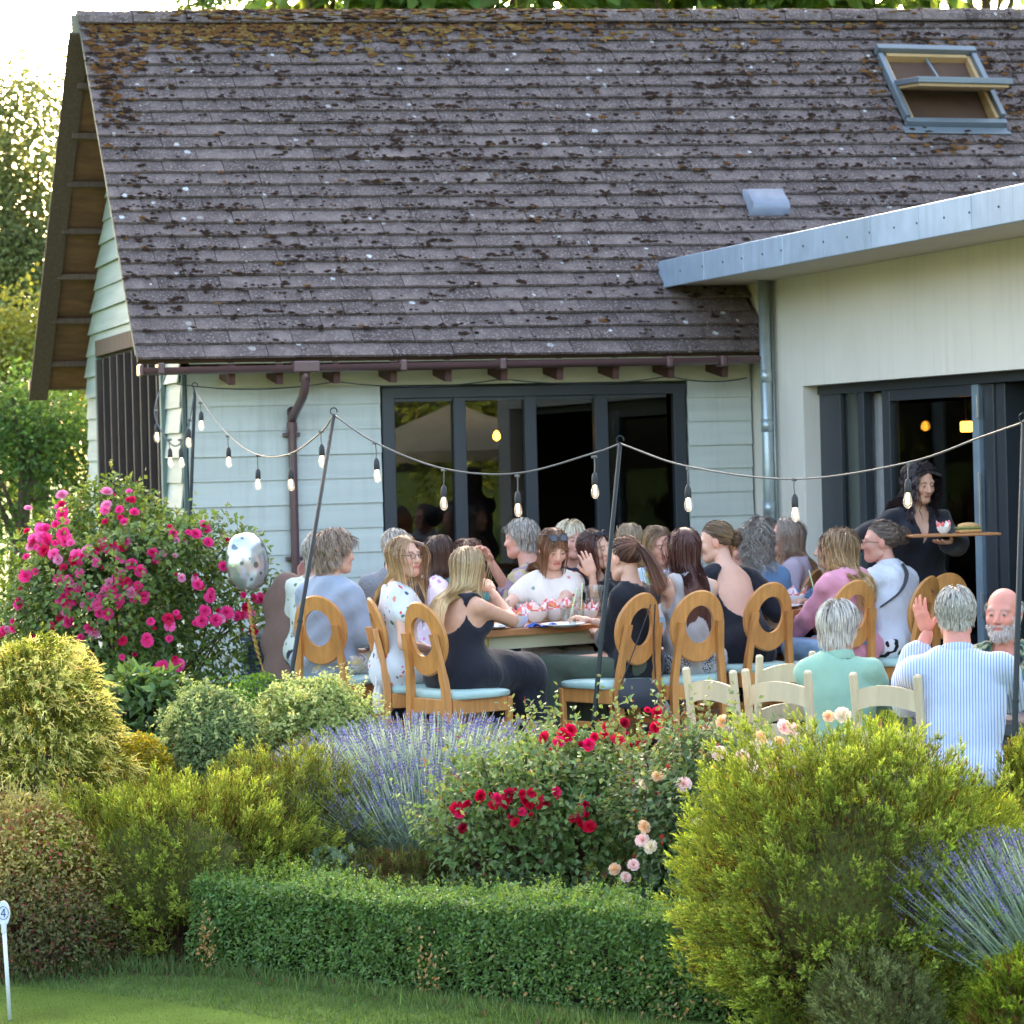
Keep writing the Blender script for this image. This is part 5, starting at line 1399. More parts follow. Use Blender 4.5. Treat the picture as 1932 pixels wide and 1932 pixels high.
    s = np.linspace(0, 1, N + 1)[None, :, None]; ca, cb = np.array(cols[0]), np.array(cols[1])
    mixn = np.clip(s * r.uniform(.6, 1.5, (n, 1, 1)) - .1 + r.normal(0, .13, (n, 1, 1)), 0, 1); c = (ca * (1 - mixn) + cb * mixn) * np.exp(r.normal(0, .09, (n, 1, 1)))
    c = np.repeat(c, 2, 1).reshape(-1, 3)
    # cap under the strands
    hv, hf = CAPV, CAPF
    if bald:
        kf = (CAPV[:, 2][CAPF] < .055).all(1); hf = CAPF[kf]
    V = np.concatenate([V, hv]); F = np.concatenate([F, hf + len(c)]); c = np.concatenate([c, np.tile(ca * .8, (len(hv), 1))])
    return V, F, np.clip(c, 0, 1)
def _cap():
    V, F = sdf_mesh([ell((0, -.012, .030), (.075, .094, .088), .02)], .006, .0045)
    d = (V - np.array([0, -.012, .03])) / np.array([.079, .098, .092]); d /= np.linalg.norm(d, axis=1)[:, None]
    ok = d[:, 2] > hairline(d[:, 1]) - .03; return V, F[ok[F].all(1)]
CAPV, CAPF = _cap()
# ------------------------------------------------------------------ hands
def hand_prims(curl=.35, spread=.10, thumb=.6, side=1):
    pr = [cap((-.026, .02, 0), (-.030, .075, 0), .013, .012, .012), cap((-.009, .015, 0), (-.010, .082, 0), .014, .0125, .012), cap((.009, .015, 0), (.010, .080, 0), .014, .0125, .012), cap((.024, .018, 0), (.028, .072, 0), .0135, .0115, .012), cap((0, -.02, 0), (0, .02, 0), .022, .026, .015, (0, 0, 1.), 1.5)]
    for i, (x, y, l) in enumerate(((-.030, .078, .068), (-.010, .086, .078), (.010, .084, .073), (.028, .074, .056))):
        p = np.array([x, y, 0.]); a = curl * .8; sx = (i - 1.5) * spread
        for j, s in enumerate((.44, .32, .26)):
            q = p + l * s * np.array([math.sin(sx) * math.cos(a), math.cos(a) * math.cos(sx), -math.sin(a)]); pr.append(cap(p, q, .0092 - .0008 * j, .0086 - .001 * j, .006)); p = q; a += curl * 1.1
    p = np.array([-.026, .010, -.004]); d = np.array([-math.sin(thumb), math.cos(thumb) * .9, -.35]); d /= np.linalg.norm(d)
    q = p + d * .042; pr.append(cap(p, q, .014, .0115, .012)); d = d * np.array([.5, 1.1, 1.0]); d /= np.linalg.norm(d); pr.append(cap(q, q + d * .036, .0108, .009, .006))
    V, F = sdf_mesh(pr, .0072)
    if side < 0: V = V * np.array([-1, 1, 1]); F = F[:, ::-1]
    return V, F
_hands = {}
def hand(curl, spread, thumb, side):
    k = (round(curl, 2), round(spread, 2), round(thumb, 2), side)
    if k not in _hands: _hands[k] = hand_prims(curl, spread, thumb, side)
    return _hands[k]
def ik(S, T, l1, l2, pole):
    S, T, pole = (np.asarray(x, float) for x in (S, T, pole)); d = T - S; D = np.linalg.norm(d); D2 = min(D, l1 + l2 - .004); u = d / D
    a = (l1 * l1 - l2 * l2 + D2 * D2) / (2 * D2); h = math.sqrt(max(l1 * l1 - a * a, 0)); pv = pole - (pole @ u) * u; pv /= np.linalg.norm(pv) + 1e-9
    return S + u * a + pv * h, S + u * D2
SK = {'fair': srgb(216, 170, 146), 'pink': srgb(210, 156, 136), 'tan': srgb(206, 156, 128), 'ruddy': srgb(214, 140, 122), 'olive': srgb(186, 138, 112)}
def person(key, label, head, Y, yaw, hyaw, hpitch=0, hroll=0, sex='f', skin='fair', g=0.0, lean=6, side=0, twist=0, top=None, sleeve='long', bottom=None, skirt=False, wide=0.0, neck=(.075, 0.0), backcut=None, tank=False, build=1.0,
           handL=None, handR=None, hcurl=.45, handkw=None, poleL=None, poleR=None, hair=None, stand=False, lips=None, brow=None, eye=(.10, .08, .06), specs=None, beard=None, legs=None, dress=False, collar=False, hem=None, hs=1.0, lens=None, chair=None, fwd=.05):
    """head: pixel of the head's middle at depth Y; yaw / hyaw in degrees clockwise from facing away"""
    H = at(head[0], head[1], Y); cy_, sy_ = math.cos(-R(yaw)), math.sin(-R(yaw)); Rz = rotz(-R(yaw))
    skc = SK[skin]; hz = H.z - g
    pel = np.array([0, 0, .56 if not stand else .93]); m_ = sex == 'm'
    Lr = rotx(-R(lean)) @ roty(R(side))
    # spine offsets before leaning
    base_len = .66
    off0 = Lr @ np.array([0, .035, base_len]); k = (hz - pel[2]) / off0[2]; k = max(.80, min(1.15, k))
    if stand: pel[2] = hz - off0[2]
    def up(x, y, z, tw=0.0): return pel + Lr @ (rotz(-R(twist * tw)) @ np.array([x, y, z * (k if not stand else 1)]))
    waist, chest, shl, nb = up(0, .0, .17), up(0, 0, .32, .6), up(0, -.01, .445, 1), up(0, -.005, .50, 1)
    hc = up(0, .035, base_len, 1)
    if not stand and abs(hc[2] - hz) > .002: pel[2] += hz - hc[2]; waist, chest, shl, nb, hc = up(0, .0, .17), up(0, 0, .32, .6), up(0, -.01, .445, 1), up(0, -.005, .50, 1), up(0, .035, base_len, 1)
    loc = np.array(H) - Rz @ hc
    if chair is not None:
        cl_ = CH[chair]; ca_ = -cl_.rotation_euler[2]; want = cl_.location.y + fwd * math.cos(ca_)
        for _ in range(4):
            Y = Y + (want - loc[1]); H = at(head[0], head[1], Y); loc = np.array(H) - Rz @ hc
        print(key, 'Y', round(Y, 2), 'pel', round(float(pel[2]), 3), 'k', round(k, 3), 'dx', round(loc[0] - cl_.location.x, 3))
    t = thing('person', label, 'person', (loc[0], loc[1], g), -R(yaw))
    Mh = rotz(-R(hyaw - yaw)) @ rotx(R(hpitch)) @ roty(R(hroll)); Mh = Mh * hs
    ax = lambda v: (Lr @ rotz(-R(twist))) @ np.array(v, float)
    sw = (.168 if m_ else .140) * build; fy = np.array(Lr @ np.array([0, 1., 0]))
    SHL, SHR = shl + ax((-sw, 0, -.03)), shl + ax((sw, 0, -.03))
    torso = [cap(pel, waist, .150 * build, .128 * build, .06, fy, 1.32), cap(waist, chest, .126 * build, .138 * build, .06, fy, 1.38), cap(chest, shl + ax((0, 0, -.05)), .138 * build, .105 * build, .06, fy, 1.45), cap(shl + ax((-sw + .02, 0, -.02)), shl + ax((0, 0, 0)), .046, .056, .05), cap(shl + ax((sw - .02, 0, -.02)), shl + ax((0, 0, 0)), .046, .056, .05)]
    if not m_: torso += [ell(chest + ax((s * .066 * build, .075 * build, .02)), (.062 * build, .058 * build, .062 * build), .05) for s in (-1, 1)]
    else: torso += [ell(waist + ax((0, .05, -.02)), (.12 * build, .10 * build, .13), .06)]
    nk = [cap(nb + ax((0, 0, -.06)), hc + Mh @ np.array([0, -.022, -.05]), .058 if not m_ else .066, .052 if not m_ else .06, .04)]
    arms = {}
    for nm, S, hd, pole, s in (('L', SHL, handL, poleL, -1), ('R', SHR, handR, poleR, 1)):
        tgt = pel + np.array([s * .10, .30, .10]) if hd is None else None
        if hd is not None:       # pixel target: ('px', x, y, Y)
            wpt_ = at(hd[1], hd[2], hd[3]); tgt = Rz.T @ (np.array(wpt_) - np.array([loc[0], loc[1], g]))
        E, Wp = ik(S, tgt, .275, .245, pole if pole is not None else (s * .6, -.35, -.8)); arms[nm] = (S, E, Wp)
    al = (.046 if not m_ else .052) * build
    armp = []
    for (S, E, Wp) in arms.values(): armp += [cap(S, E, al, al * .78, .03), cap(E, Wp, al * .80, al * .52, .02)]
    hips = [pel + np.array([s * .085, .02, -.01]) for s in (-1, 1)]
    if stand: knees = [np.array([s * .09, .03, .48]) for s in (-1, 1)]; ank = [np.array([s * .09, 0, .08]) for s in (-1, 1)]
    else:
        lg = legs or {}
        knees = [pel + np.array([s * lg.get('spread', .10), lg.get('knee', .42), -.03]) for s in (-1, 1)]; ank = [np.array([s * lg.get('aspread', .10), pel[1] + lg.get('ank', .40), .09]) for s in (-1, 1)]
    legp = []
    for s, hp, kn, an in zip((-1, 1), hips, knees, ank):
        legp += [cap(hp, kn, .088 * build, .062, .05), cap(kn, an, .058, .038, .03), cap(an + np.array([0, -.03, -.04]), an + np.array([0, .13, -.055]), .036, .028, .03)]
    hipp = [ell(pel + np.array([0, -.005, -.01]), (.172 * build, .125 * build, .10), .06)]
    frac0 = {'none': 0, 'cap': .35, 'short': .62, 'elbow': 1.0, '34': 1.55, 'long': 1.97}[sleeve]
    h = .022
    shr = .006 if (tank or backcut is not None) else .016
    def thin(q): q = dict(q); q.update(ra=q['ra'] - shr, rb=q['rb'] - shr) if q['t'] == 'c' else q.update(r=q['r'] - shr); return q
    SV, SF = sdf_mesh([thin(q) for q in torso + hipp] + nk + [q if frac0 < 1.5 or j_ % 2 else thin(q) for j_, q in enumerate(armp)] + [thin(q) for q in legp], h)
    parts = [(SV, SF, np.tile(skc, (len(SV), 1)))]
    away = abs((hyaw + 180) % 360 - 180) < 62; HV_, HF_ = (_HV2, _HF2) if away else (_HV, _HF)
    hV = (HV_ @ Mh.T) + hc; parts.append((hV, HF_, head_colors(HV_, skc, lips if lips is not None else tuple(np.array(skc) * np.array([.85, .55, .55])), brow if brow is not None else (.09, .06, .045), eye, beard)))
    hk = handkw or {}
    for nm, s in (('L', -1), ('R', 1)):
        S, E, Wp = arms[nm]; y = Wp - E; y /= np.linalg.norm(y); o = hk.get(nm, {})
        pal_ = np.array(o.get('normal', (0, 0, 1.)), float); x = np.cross(y, pal_); x /= np.linalg.norm(x) + 1e-9; z = np.cross(x, y)
        y2 = y
        if 'dir' in o: y2 = np.array(o['dir'], float); y2 /= np.linalg.norm(y2); x = np.cross(y2, pal_); x /= np.linalg.norm(x); z = np.cross(x, y2)
        V, F = hand(o.get('curl', hcurl), o.get('spread', .08), o.get('thumb', .6), s); M = np.stack([x, y2, z], 1); parts.append((V @ M.T + Wp + y2 * .018, F, np.tile(np.array(skc) * np.array([1, .95, .93]), (len(V), 1))))
    V = np.concatenate([p[0] for p in parts]); n0 = 0; Fs = []
    for p in parts: Fs.append(p[1] + n0); n0 += len(p[0])
    mesh_np('body', V, np.concatenate(Fs), m_skin, t, np.concatenate([p[2] for p in parts]), smooth=True)
    # ---- clothes
    inf = .006
    slp = []
    frac = {'none': 0, 'cap': .35, 'short': .62, 'elbow': 1.0, '34': 1.55, 'long': 1.97}[sleeve]
    for (S, E, Wp) in arms.values():
        if frac <= 0: continue
        if frac <= 1: slp.append(cap(S, S + (E - S) * frac, al * 1.06, al * (1.08 if sleeve != 'cap' else 1.22), .03))
        else: slp += [cap(S, E, al * 1.02, al * .92, .03), cap(E, E + (Wp - E) * (frac - 1), al * .98, al * .78, .025)]
    nc = nb + ax((0, neck[1], .02))
    hemz = pel[2] - .10 if not stand else pel[2] - .16
    if hem is not None: hemz = pel[2] + hem
    def cut(G, D):
        D = np.maximum(D, -(np.sqrt(((G - nc.astype(np.float32)) ** 2).sum(-1)) - neck[0]))
        if collar is not None and isinstance(collar, tuple):
            c_ = nb + ax((0, .12, -.03 - collar[0] / 2)); q = (G - c_.astype(np.float32)) @ np.linalg.inv(Lr).T.astype(np.float32); D = np.maximum(D, -np.maximum.reduce([np.abs(q[..., 0]) - .055 * (q[..., 2] + collar[0] / 2 + .05) / (collar[0] + .05), np.abs(q[..., 2]) - collar[0] / 2 - .03, np.abs(q[..., 1]) - .12]))
        if backcut is not None:
            c_ = nb + ax((0, -.12, -backcut[1])); q = ((G - c_.astype(np.float32)) @ np.linalg.inv(Lr).T.astype(np.float32)) / np.array([backcut[0], .16, backcut[1]], np.float32); D = np.maximum(D, -(np.sqrt((q * q).sum(-1)) - 1) * .06)
        if tank:
            for S in (SHL, SHR):
                c_ = S + ax((math.copysign(.045, (S - shl) @ ax((1, 0, 0))), 0, -.01)); q = (G - c_.astype(np.float32)) / np.array([.085, .12, .12], np.float32); D = np.maximum(D, -(np.sqrt((q * q).sum(-1)) - 1) * .07)
        if not dress: D = np.maximum(D, np.float32(hemz) - G[..., 2])
        return D
    tp = torso + hipp + slp
    sd_ = sum(map(ord, key)) % 1000
    if dress: tp = tp + ([cap(hips[0], knees[0], .10 * build, .085, .09), cap(hips[1], knees[1], .10 * build, .085, .09), cap(pel, (knees[0] + knees[1]) / 2, .11 * build, .08, .09), cap(knees[0], knees[0] + (ank[0] - knees[0]) * .45, .08, .085, .05), cap(knees[1], knees[1] + (ank[1] - knees[1]) * .45, .08, .085, .05)])
    TV, TF = sdf_mesh(tp, .017, inf, cut, wr(.011, 26, sd_)); mesh_np('dress' if dress else 'top', TV, TF, top, t, smooth=True)
    if collar and not isinstance(collar, float):
        ca_ = unit_(hc + Mh @ np.array([0, -.03, -.06]) - nb + ax((0, .0, .05))); xx, yy, zz = frame_of(ca_, (0, 1, 0)); Mc = np.stack([xx, yy, zz], 1)
        a_ = np.linspace(-math.pi * .80, math.pi * .80, 24); fwd_ = Mc.T @ ax((0, -1, 0)); a_ = a_ + math.atan2(fwd_[1], fwd_[0]); pr_ = [(.074, -.012), (.078, .004), (.069, .034), (.063, .034), (.066, -.012)]; cb = B()
        V_ = np.array([[r_ * 1.0 * math.cos(q_), r_ * math.sin(q_), z_] for q_ in a_ for (r_, z_) in pr_]) @ Mc.T + nb + ax((0, -.004, -.008)); shade_angle(cb.add(V_, [(i_ * 5 + j_, i_ * 5 + 5 + j_, i_ * 5 + 5 + (j_ + 1) % 5, i_ * 5 + (j_ + 1) % 5) for i_ in range(23) for j_ in range(5)]).obj('collar', top, t), 50)
    if not dress and bottom is not None:
        if skirt: bp_ = hipp + [cap(hips[0], knees[0], .10, .085, .09), cap(hips[1], knees[1], .10, .085, .09), cap(pel, (knees[0] + knees[1]) / 2, .11, .08, .09), cap(knees[0], knees[0] + (ank[0] - knees[0]) * .5, .08, .09, .05), cap(knees[1], knees[1] + (ank[1] - knees[1]) * .5, .08, .09, .05)]
        else: bp_ = hipp + [c_ for s in (0, 1) for c_ in (cap(hips[s], knees[s], .094 * build, .070 + wide * .4, .04), cap(knees[s], knees[s] + (ank[s] - knees[s]) * .93, .066 + wide * .4, .05 + wide, .03))]
        BV, BF = sdf_mesh(bp_, .024, .0, lambda G, D: np.maximum(D, G[..., 2] - np.float32(pel[2] + .03)), wr(.010, 24, sd_ + 5)); mesh_np('skirt' if skirt else 'trousers', BV, BF, bottom, t, smooth=True)
    # shoes
    for an in ank:
        mesh_np('shoe', *sdf_mesh([cap(an + np.array([0, -.04, -.045]), an + np.array([0, .14, -.058]), .040, .032, .02)], .022, .004), mat('dark_shoe', srgb(50, 44, 42), .5), t, smooth=True)
    if hair:
        hv, hf, hcl = hair_mesh(seed=sd_, **hair); mesh_np('hair', hv @ Mh.T + hc, hf, m_hair, t, hcl)
    if beard is not None:
        r = np.random.default_rng(3); sel = _HV[(_HV[:, 2] < -.045) & (_HV[:, 1] > -.01) & ~((np.abs(_HV[:, 2] + .064) < .009) & (np.abs(_HV[:, 0]) < .024))]; q = sel[r.integers(0, len(sel), 900)] + r.normal(0, .002, (900, 3))
        dv = (q - np.array([0, .02, -.03])); dv /= np.linalg.norm(dv, axis=1)[:, None]; dv[:, 2] -= .6; dv /= np.linalg.norm(dv, axis=1)[:, None]
        sdv = np.cross(dv, r.normal(0, 1, (900, 3))); sdv /= np.linalg.norm(sdv, axis=1)[:, None]
        bv = np.stack([q - sdv * .002, q + sdv * .002, q + dv * .018], 1).reshape(-1, 3); bc = np.repeat(np.array(beard) * np.exp(r.normal(0, .15, (900, 1))), 3, 0)
        mesh_np('beard', bv @ Mh.T + hc, np.arange(2700).reshape(-1, 3), m_hair, t, np.clip(bc, 0, 1))
    if specs:
        on = specs.endswith('_up'); dark = specs.startswith('sun'); b = B(); ln = B(); dy, dz, tilt = (.0, .0, 0.0) if not on else (-.035, .098, R(38))
        A = rotx(tilt)
        for s in (-1, 1):
            a = np.linspace(0, 2 * math.pi, 18); rx, rz_ = (.021, .0155) if not on else (.026, .021)
            q = np.array([[s * .032 + rx * math.copysign(abs(math.cos(x)) ** .8, math.cos(x)), 0, rz_ * math.sin(x)] for x in a]) @ A.T + np.array([0, .104 + dy, .0 + dz]); b.tube(q, .0016 if not dark else .0026, 5, cap=False)
            ln.add(q[:-1], [tuple(range(17))])
            e0 = np.array([s * .053, .104 + dy, .004 + dz]); b.tube([e0, [s * .076, .06 + dy, .006 + dz], [s * .082, -.01 + dy * 1.2, .0 + dz * .7]], .0018 if not dark else .003, 5)
        b.tube([np.array([-.012, .104 + dy, .003 + dz]), np.array([0, .106 + dy, .006 + dz]), np.array([.012, .104 + dy, .003 + dz])], .0016, 5)
        for bb, nm, mt in ((b, 'spectacles', m_specs), (ln, 'lenses', lens or (m_lens_dark if dark else m_lens))):
            bb.V = [v @ Mh.T + hc for v in bb.V]; bb.obj(nm, mt, t)
    return t, loc, Rz, TV, TF
def px_hand(x, y, Y): return ('px', x, y, Y)
# ------------------------------------------------------------------ the guests
W_ = srgb(212, 214, 218)
navy = fabric('navy_trousers', srgb(36, 40, 58)); jeans = fabric('pale_jeans', srgb(150, 176, 206)); darkj = fabric('dark_trousers', srgb(50, 50, 58)); olive = fabric('olive_cloth', srgb(82, 92, 78)); 
blackc = fabric('black_jersey', srgb(32, 33, 40)); blackd = fabric('black_dress', srgb(30, 31, 40))
floral_w = fabric('white_floral', W_, 'floral', (srgb(214, 92, 92), srgb(90, 120, 96), srgb(226, 140, 110), srgb(70, 90, 120)), 22, size=.40)
floral_c = fabric('cream_floral', srgb(228, 216, 204), 'floral', (srgb(206, 92, 104), srgb(222, 140, 140), srgb(140, 160, 140)), 15, size=.32)
floral_p = fabric('pink_floral', srgb(236, 214, 226), 'floral', (srgb(220, 150, 190), srgb(240, 240, 244), srgb(196, 140, 180)), 22, size=.42)
leaf_b = fabric('black_leaf_print', srgb(30, 32, 38), 'floral', (srgb(214, 220, 222), srgb(196, 204, 206)), 38, size=.32)
green_w = fabric('green_white_print', srgb(210, 214, 202), 'floral', (srgb(110, 130, 96), srgb(140, 150, 120)), 30, size=.42)
purple_p = fabric('purple_olive_print', srgb(160, 140, 150), 'patch', (srgb(128, 104, 138), srgb(186, 164, 168), srgb(176, 162, 120), srgb(140, 118, 132)), 7)
hawaii = fabric('green_floral_shirt', srgb(56, 78, 64), 'patch', (srgb(40, 44, 50), srgb(70, 102, 78), srgb(150, 146, 116), srgb(46, 92, 76)), 16)
stripe = fabric('blue_striped_shirt', srgb(204, 210, 222), 'stripe', (srgb(120, 146, 196),), 24)
zebra = fabric('black_white_print', srgb(30, 30, 34), 'zebra', (srgb(226, 220, 222),), 7); speck = fabric('speckled_skirt', srgb(196, 196, 204), 'speckle', (srgb(50, 50, 58),), 30)
denim = fabric('blue_denim', srgb(96, 128, 160)); brightp = fabric('bright_print', srgb(220, 80, 90), 'patch', (srgb(210, 60, 80), srgb(230, 200, 70), srgb(70, 130, 190), srgb(220, 90, 110)), 20)
def hc2(a, b): return (srgb(*a), srgb(*b))
BLOND = hc2((150, 122, 86), (222, 196, 150)); DKB = hc2((66, 44, 36), (92, 62, 48)); GREY = hc2((148, 138, 126), (208, 198, 184)); AUB = hc2((84, 48, 34), (128, 78, 52))
LONG = lambda c, l=.40, **k: dict(style='down', length=l, cols=c, **k)
person('glasses', 'person with long fair hair and glasses in a white floral dress', (762, 1050), 15.1, 76, 132, 3, top=floral_w, sleeve='cap', dress=True, lean=2, handL=px_hand(800, 1240, 15.0), handR=px_hand(822, 1228, 15.0), hair=LONG(hc2((142, 110, 78), (224, 184, 130)), .46, part=.01, clear=.074), specs='specs', lips=srgb(196, 104, 104))
person('grey', 'person with short wavy grey-brown hair in a pale grey cardigan', (634, 1047), 15.55, 36, 58, -2, top=fabric('grey_cardigan', srgb(152, 162, 178)), sleeve='long', bottom=fabric('patterned_skirt', srgb(200, 190, 170), 'patch', (srgb(214, 196, 140), srgb(196, 186, 180), srgb(226, 220, 210), srgb(160, 150, 150)), 14), skirt=True, build=1.18, lean=8, hem=-.16, hair=dict(style='down', length=.095, cols=hc2((122, 102, 88), (172, 150, 130)), vol=.024, curl=.007, cfreq=70, n=2300, w=.0042), hs=1.04, chair='grey')
person('floralshirt', 'person with white-grey hair in a green leafy shirt behind the grey cardigan', (603, 1044), 16.5, 30, 15, top=green_w, sleeve='short', bottom=darkj, build=1.0, hair=dict(n=700, w=.006, style='down', length=.10, cols=GREY, vol=.015, curl=.006))
person('maroon', 'person with dark hair in maroon half hidden behind the grey cardigan', (622, 1036), 17.4, 60, 20, sex='m', top=fabric('maroon_cloth', srgb(120, 66, 60)), sleeve='long', bottom=darkj, side=22, hair=dict(n=700, w=.006, style='short', length=.05, cols=DKB))
person('greysweat', 'person with greying hair in a grey textured jumper behind the floral dress', (748, 1034), 16.9, 10, 30, sex='m', top=fabric('grey_knit', srgb(150, 152, 156), 'speckle', (srgb(120, 122, 128),), 50), bottom=darkj, hair=dict(n=700, w=.006, style='short', length=.06, cols=GREY))
person('pinkface', 'bald sunburnt person with blue sunglasses pushed up behind the floral dress', (797, 1058), 16.7, -165, 175, 10, sex='m', skin='ruddy', top=fabric('teal_shirt', srgb(70, 130, 136)), sleeve='short', bottom=darkj, hair=dict(style='short', length=.02, cols=GREY, bald=True, n=300), specs='sun_up', lens=mat('blue_mirror_lens', srgb(40, 110, 210), .15, spec=.9))
person('darklong', 'person with long dark brown hair in a pink and white top, turned away', (830, 1046), 16.5, 70, 50, top=floral_p, sleeve='short', bottom=jeans, hair=LONG(DKB, .40, part=.0, vol=.008))
person('auburn', 'person with auburn hair and sunglasses pushed up, behind the blonde', (884, 1052), 16.9, 150, 20, top=fabric('teal_top', srgb(80, 160, 160)), sleeve='none', tank=True, bottom=darkj, hair=LONG(AUB, .38, vol=.012), specs='sun_up')
person('black', 'person with straight blonde hair in a black scoop-back dress at the front chair', (884, 1072), 14.72, 46, 52, -8, top=blackd, sleeve='none', dress=True, tank=True, backcut=(.125, .12), neck=(.095, 0.0), lean=7, build=1.06, skin='tan', handR=px_hand(930, 1118, 14.95), poleR=(.84, .44, -.9), handL=px_hand(880, 1190, 15.3), hair=LONG(hc2((164, 134, 100), (234, 204, 154)), .36, part=.0, grav=.3), legs=dict(knee=.44, ank=.46), chair='black')
person('greyman', 'person with short grey hair in a purple patterned shirt, hand raised', (983, 1018), 16.7, -60, -62, sex='m', top=purple_p, sleeve='elbow', bottom=darkj, lean=8, handR=px_hand(926, 1060, 16.6), poleR=(.2, .2, -1), skin='pink', hair=dict(style='down', length=.055, cols=hc2((122, 114, 106), (200, 190, 178)), vol=.012, n=2000))
person('bangs', 'person with brown fringed hair looking down in a cream floral blouse', (1043, 1034), 16.25, 172, 158, -22, top=floral_c, sleeve='cap', bottom=fabric('leaf_trousers', srgb(206, 204, 200), 'floral', (srgb(110, 146, 136), srgb(150, 170, 160)), 7, size=.4), wide=.04, neck=(.074, .03), handL=px_hand(1010, 1180, 15.75), handR=px_hand(975, 1160, 15.9), poleR=(.9, -.1, -.5), hair=LONG(hc2((104, 70, 48), (142, 100, 70)), .30, bangs=True), specs='sun_up', lips=srgb(190, 96, 96))
person('elder', 'elderly person with short pale blond hair behind the fringed woman', (1078, 1020), 17.2, 175, 158, 0, top=fabric('dark_floral', srgb(50, 52, 70), 'floral', (srgb(190, 160, 210), srgb(220, 220, 230)), 24, size=.4), bottom=darkj, skin='pink', hair=dict(style='down', length=.09, cols=hc2((186, 170, 140), (232, 222, 200)), vol=.016, bangs=True, n=1200))
person('leaf', 'person with dark auburn hair resting a cheek on one hand, black leaf-print blouse', (1122, 1036), 16.45, 160, 128, 0, 6, top=leaf_b, sleeve='elbow', bottom=darkj, neck=(.085, .04), handR=px_hand(1118, 1088, 16.25), poleR=(-.4, .6, -1), handkw=dict(R=dict(dir=(.30, -.1, 1), normal=(.3, 1, .1), curl=.35)), hair=LONG(hc2((70, 42, 38), (116, 74, 56)), .34, part=-.02), specs='sun_up', lips=srgb(190, 96, 100))
person('pony', 'person with a brown ponytail in a black top and olive wide trousers', (1178, 1056), 15.02, -52, -46, -8, top=blackc, sleeve='34', bottom=olive, wide=.055, lean=3, handL=px_hand(1128, 1195, 15.3), handR=px_hand(1118, 1172, 15.4), handkw=dict(L=dict(curl=.8), R=dict(curl=.7)), legs=dict(knee=.50, ank=.42, spread=.13, aspread=.16), hair=dict(style='tail', length=.12, cols=hc2((78, 52, 42), (140, 92, 66)), tie=(.0, -.105, .065), tail=.33), chair='pony')
person('behindblond', 'person with pale brown hair and sunglasses pushed up behind the middle pole', (1187, 1022), 17.4, 0, -5, top=fabric('sage_top', srgb(150, 160, 150)), bottom=darkj, hair=LONG(hc2((140, 118, 92), (190, 166, 132)), .24), specs='sun_up')
person('lightbrown', 'person with fair-ended hair looking down beside the potted flowers', (1240, 1028), 16.7, 176, 152, -14, top=fabric('pale_blue_top', srgb(186, 206, 214)), sleeve='short', bottom=darkj, hair=LONG(hc2((104, 78, 58), (206, 172, 116)), .36, part=-.01), skin='pink')
person('tank', 'person with long straight chestnut hair in a grey sleeveless top', (1290, 1036), 15.2, -18, -20, top=fabric('grey_vest', srgb(176, 172, 172)), sleeve='none', tank=True, backcut=(.05, .03), bottom=speck, skirt=True, lean=6, handL=px_hand(1225, 1130, 15.8), handR=px_hand(1300, 1180, 15.8), hair=LONG(hc2((84, 50, 44), (104, 66, 56)), .60, part=.0), chair='tank')
person('bun', 'person with a low hair bun in a black dress open at the back', (1350, 1028), 15.72, -34, -80, -8, top=blackd, sleeve='elbow', dress=True, backcut=(.155, .18), neck=(.10, -.02), lean=20, side=2, skin='fair', build=1.08, handL=px_hand(1330, 1170, 16.3), handR=px_hand(1440, 1165, 16.4), hair=dict(style='bun', length=.12, cols=hc2((86, 68, 54), (150, 122, 88)), tie=(0.0, -.105, .0), tail=.045, curl=.004), chair='bun')
person('ginger', 'person with a short ginger fringe half hidden behind the bun', (1398, 1036), 17.0, 178, 170, -6, top=fabric('navy_top', srgb(46, 50, 64)), bottom=darkj, skin='pink', hair=dict(n=700, w=.006, style='down', length=.12, cols=hc2((146, 92, 56), (196, 140, 92)), bangs=True))
person('curlygrey', 'person with curly grey hair in a denim jacket', (1426, 1026), 16.8, -10, -8, top=denim, sleeve='long', bottom=darkj, hair=dict(style='down', length=.15, cols=hc2((112, 106, 100), (174, 166, 156)), vol=.035, curl=.015, cfreq=110, n=1500))
person('greylong', 'person with grey-brown shoulder hair and a bright top behind the curly grey head', (1438, 1008), 17.9, 20, 10, top=brightp, bottom=darkj, hair=LONG(hc2((110, 102, 98), (146, 134, 124)), .26, vol=.015))
person('mauve', 'person with long wavy hair in a mauve jumper, seen in profile', (1484, 1014), 17.1, -72, -90, 2, top=fabric('mauve_jumper', srgb(176, 160, 172)), sleeve='long', bottom=jeans, build=1.1, handL=px_hand(1440, 1110, 17.2), handR=px_hand(1450, 1120, 16.9), hair=LONG(hc2((140, 128, 120), (184, 140, 92)), .42, vol=.016, curl=.012, cfreq=45), skin='pink', lips=srgb(200, 96, 100), chair='mauve')
person('denim', 'person in a blue denim jacket reaching in front of the mauve jumper', (1570, 1036), 17.0, -75, -80, top=fabric('mid_denim', srgb(76, 112, 152)), sleeve='long', bottom=darkj, lean=16, handL=px_hand(1500, 1128, 17.0), handR=px_hand(1510, 1135, 16.7), hair=LONG(DKB, .2))
person('pink', 'person with wavy blonde hair in a pink cardigan', (1584, 1036), 15.9, -34, -44, 0, top=fabric('pink_cardigan', srgb(214, 146, 166)), sleeve='long', bottom=jeans, build=1.06, hem=-.15, handL=px_hand(1500, 1195, 16.3), handR=px_hand(1560, 1170, 16.5), hair=LONG(hc2((134, 106, 80), (228, 190, 138)), .36, vol=.012, curl=.010, cfreq=40), chair='pink')
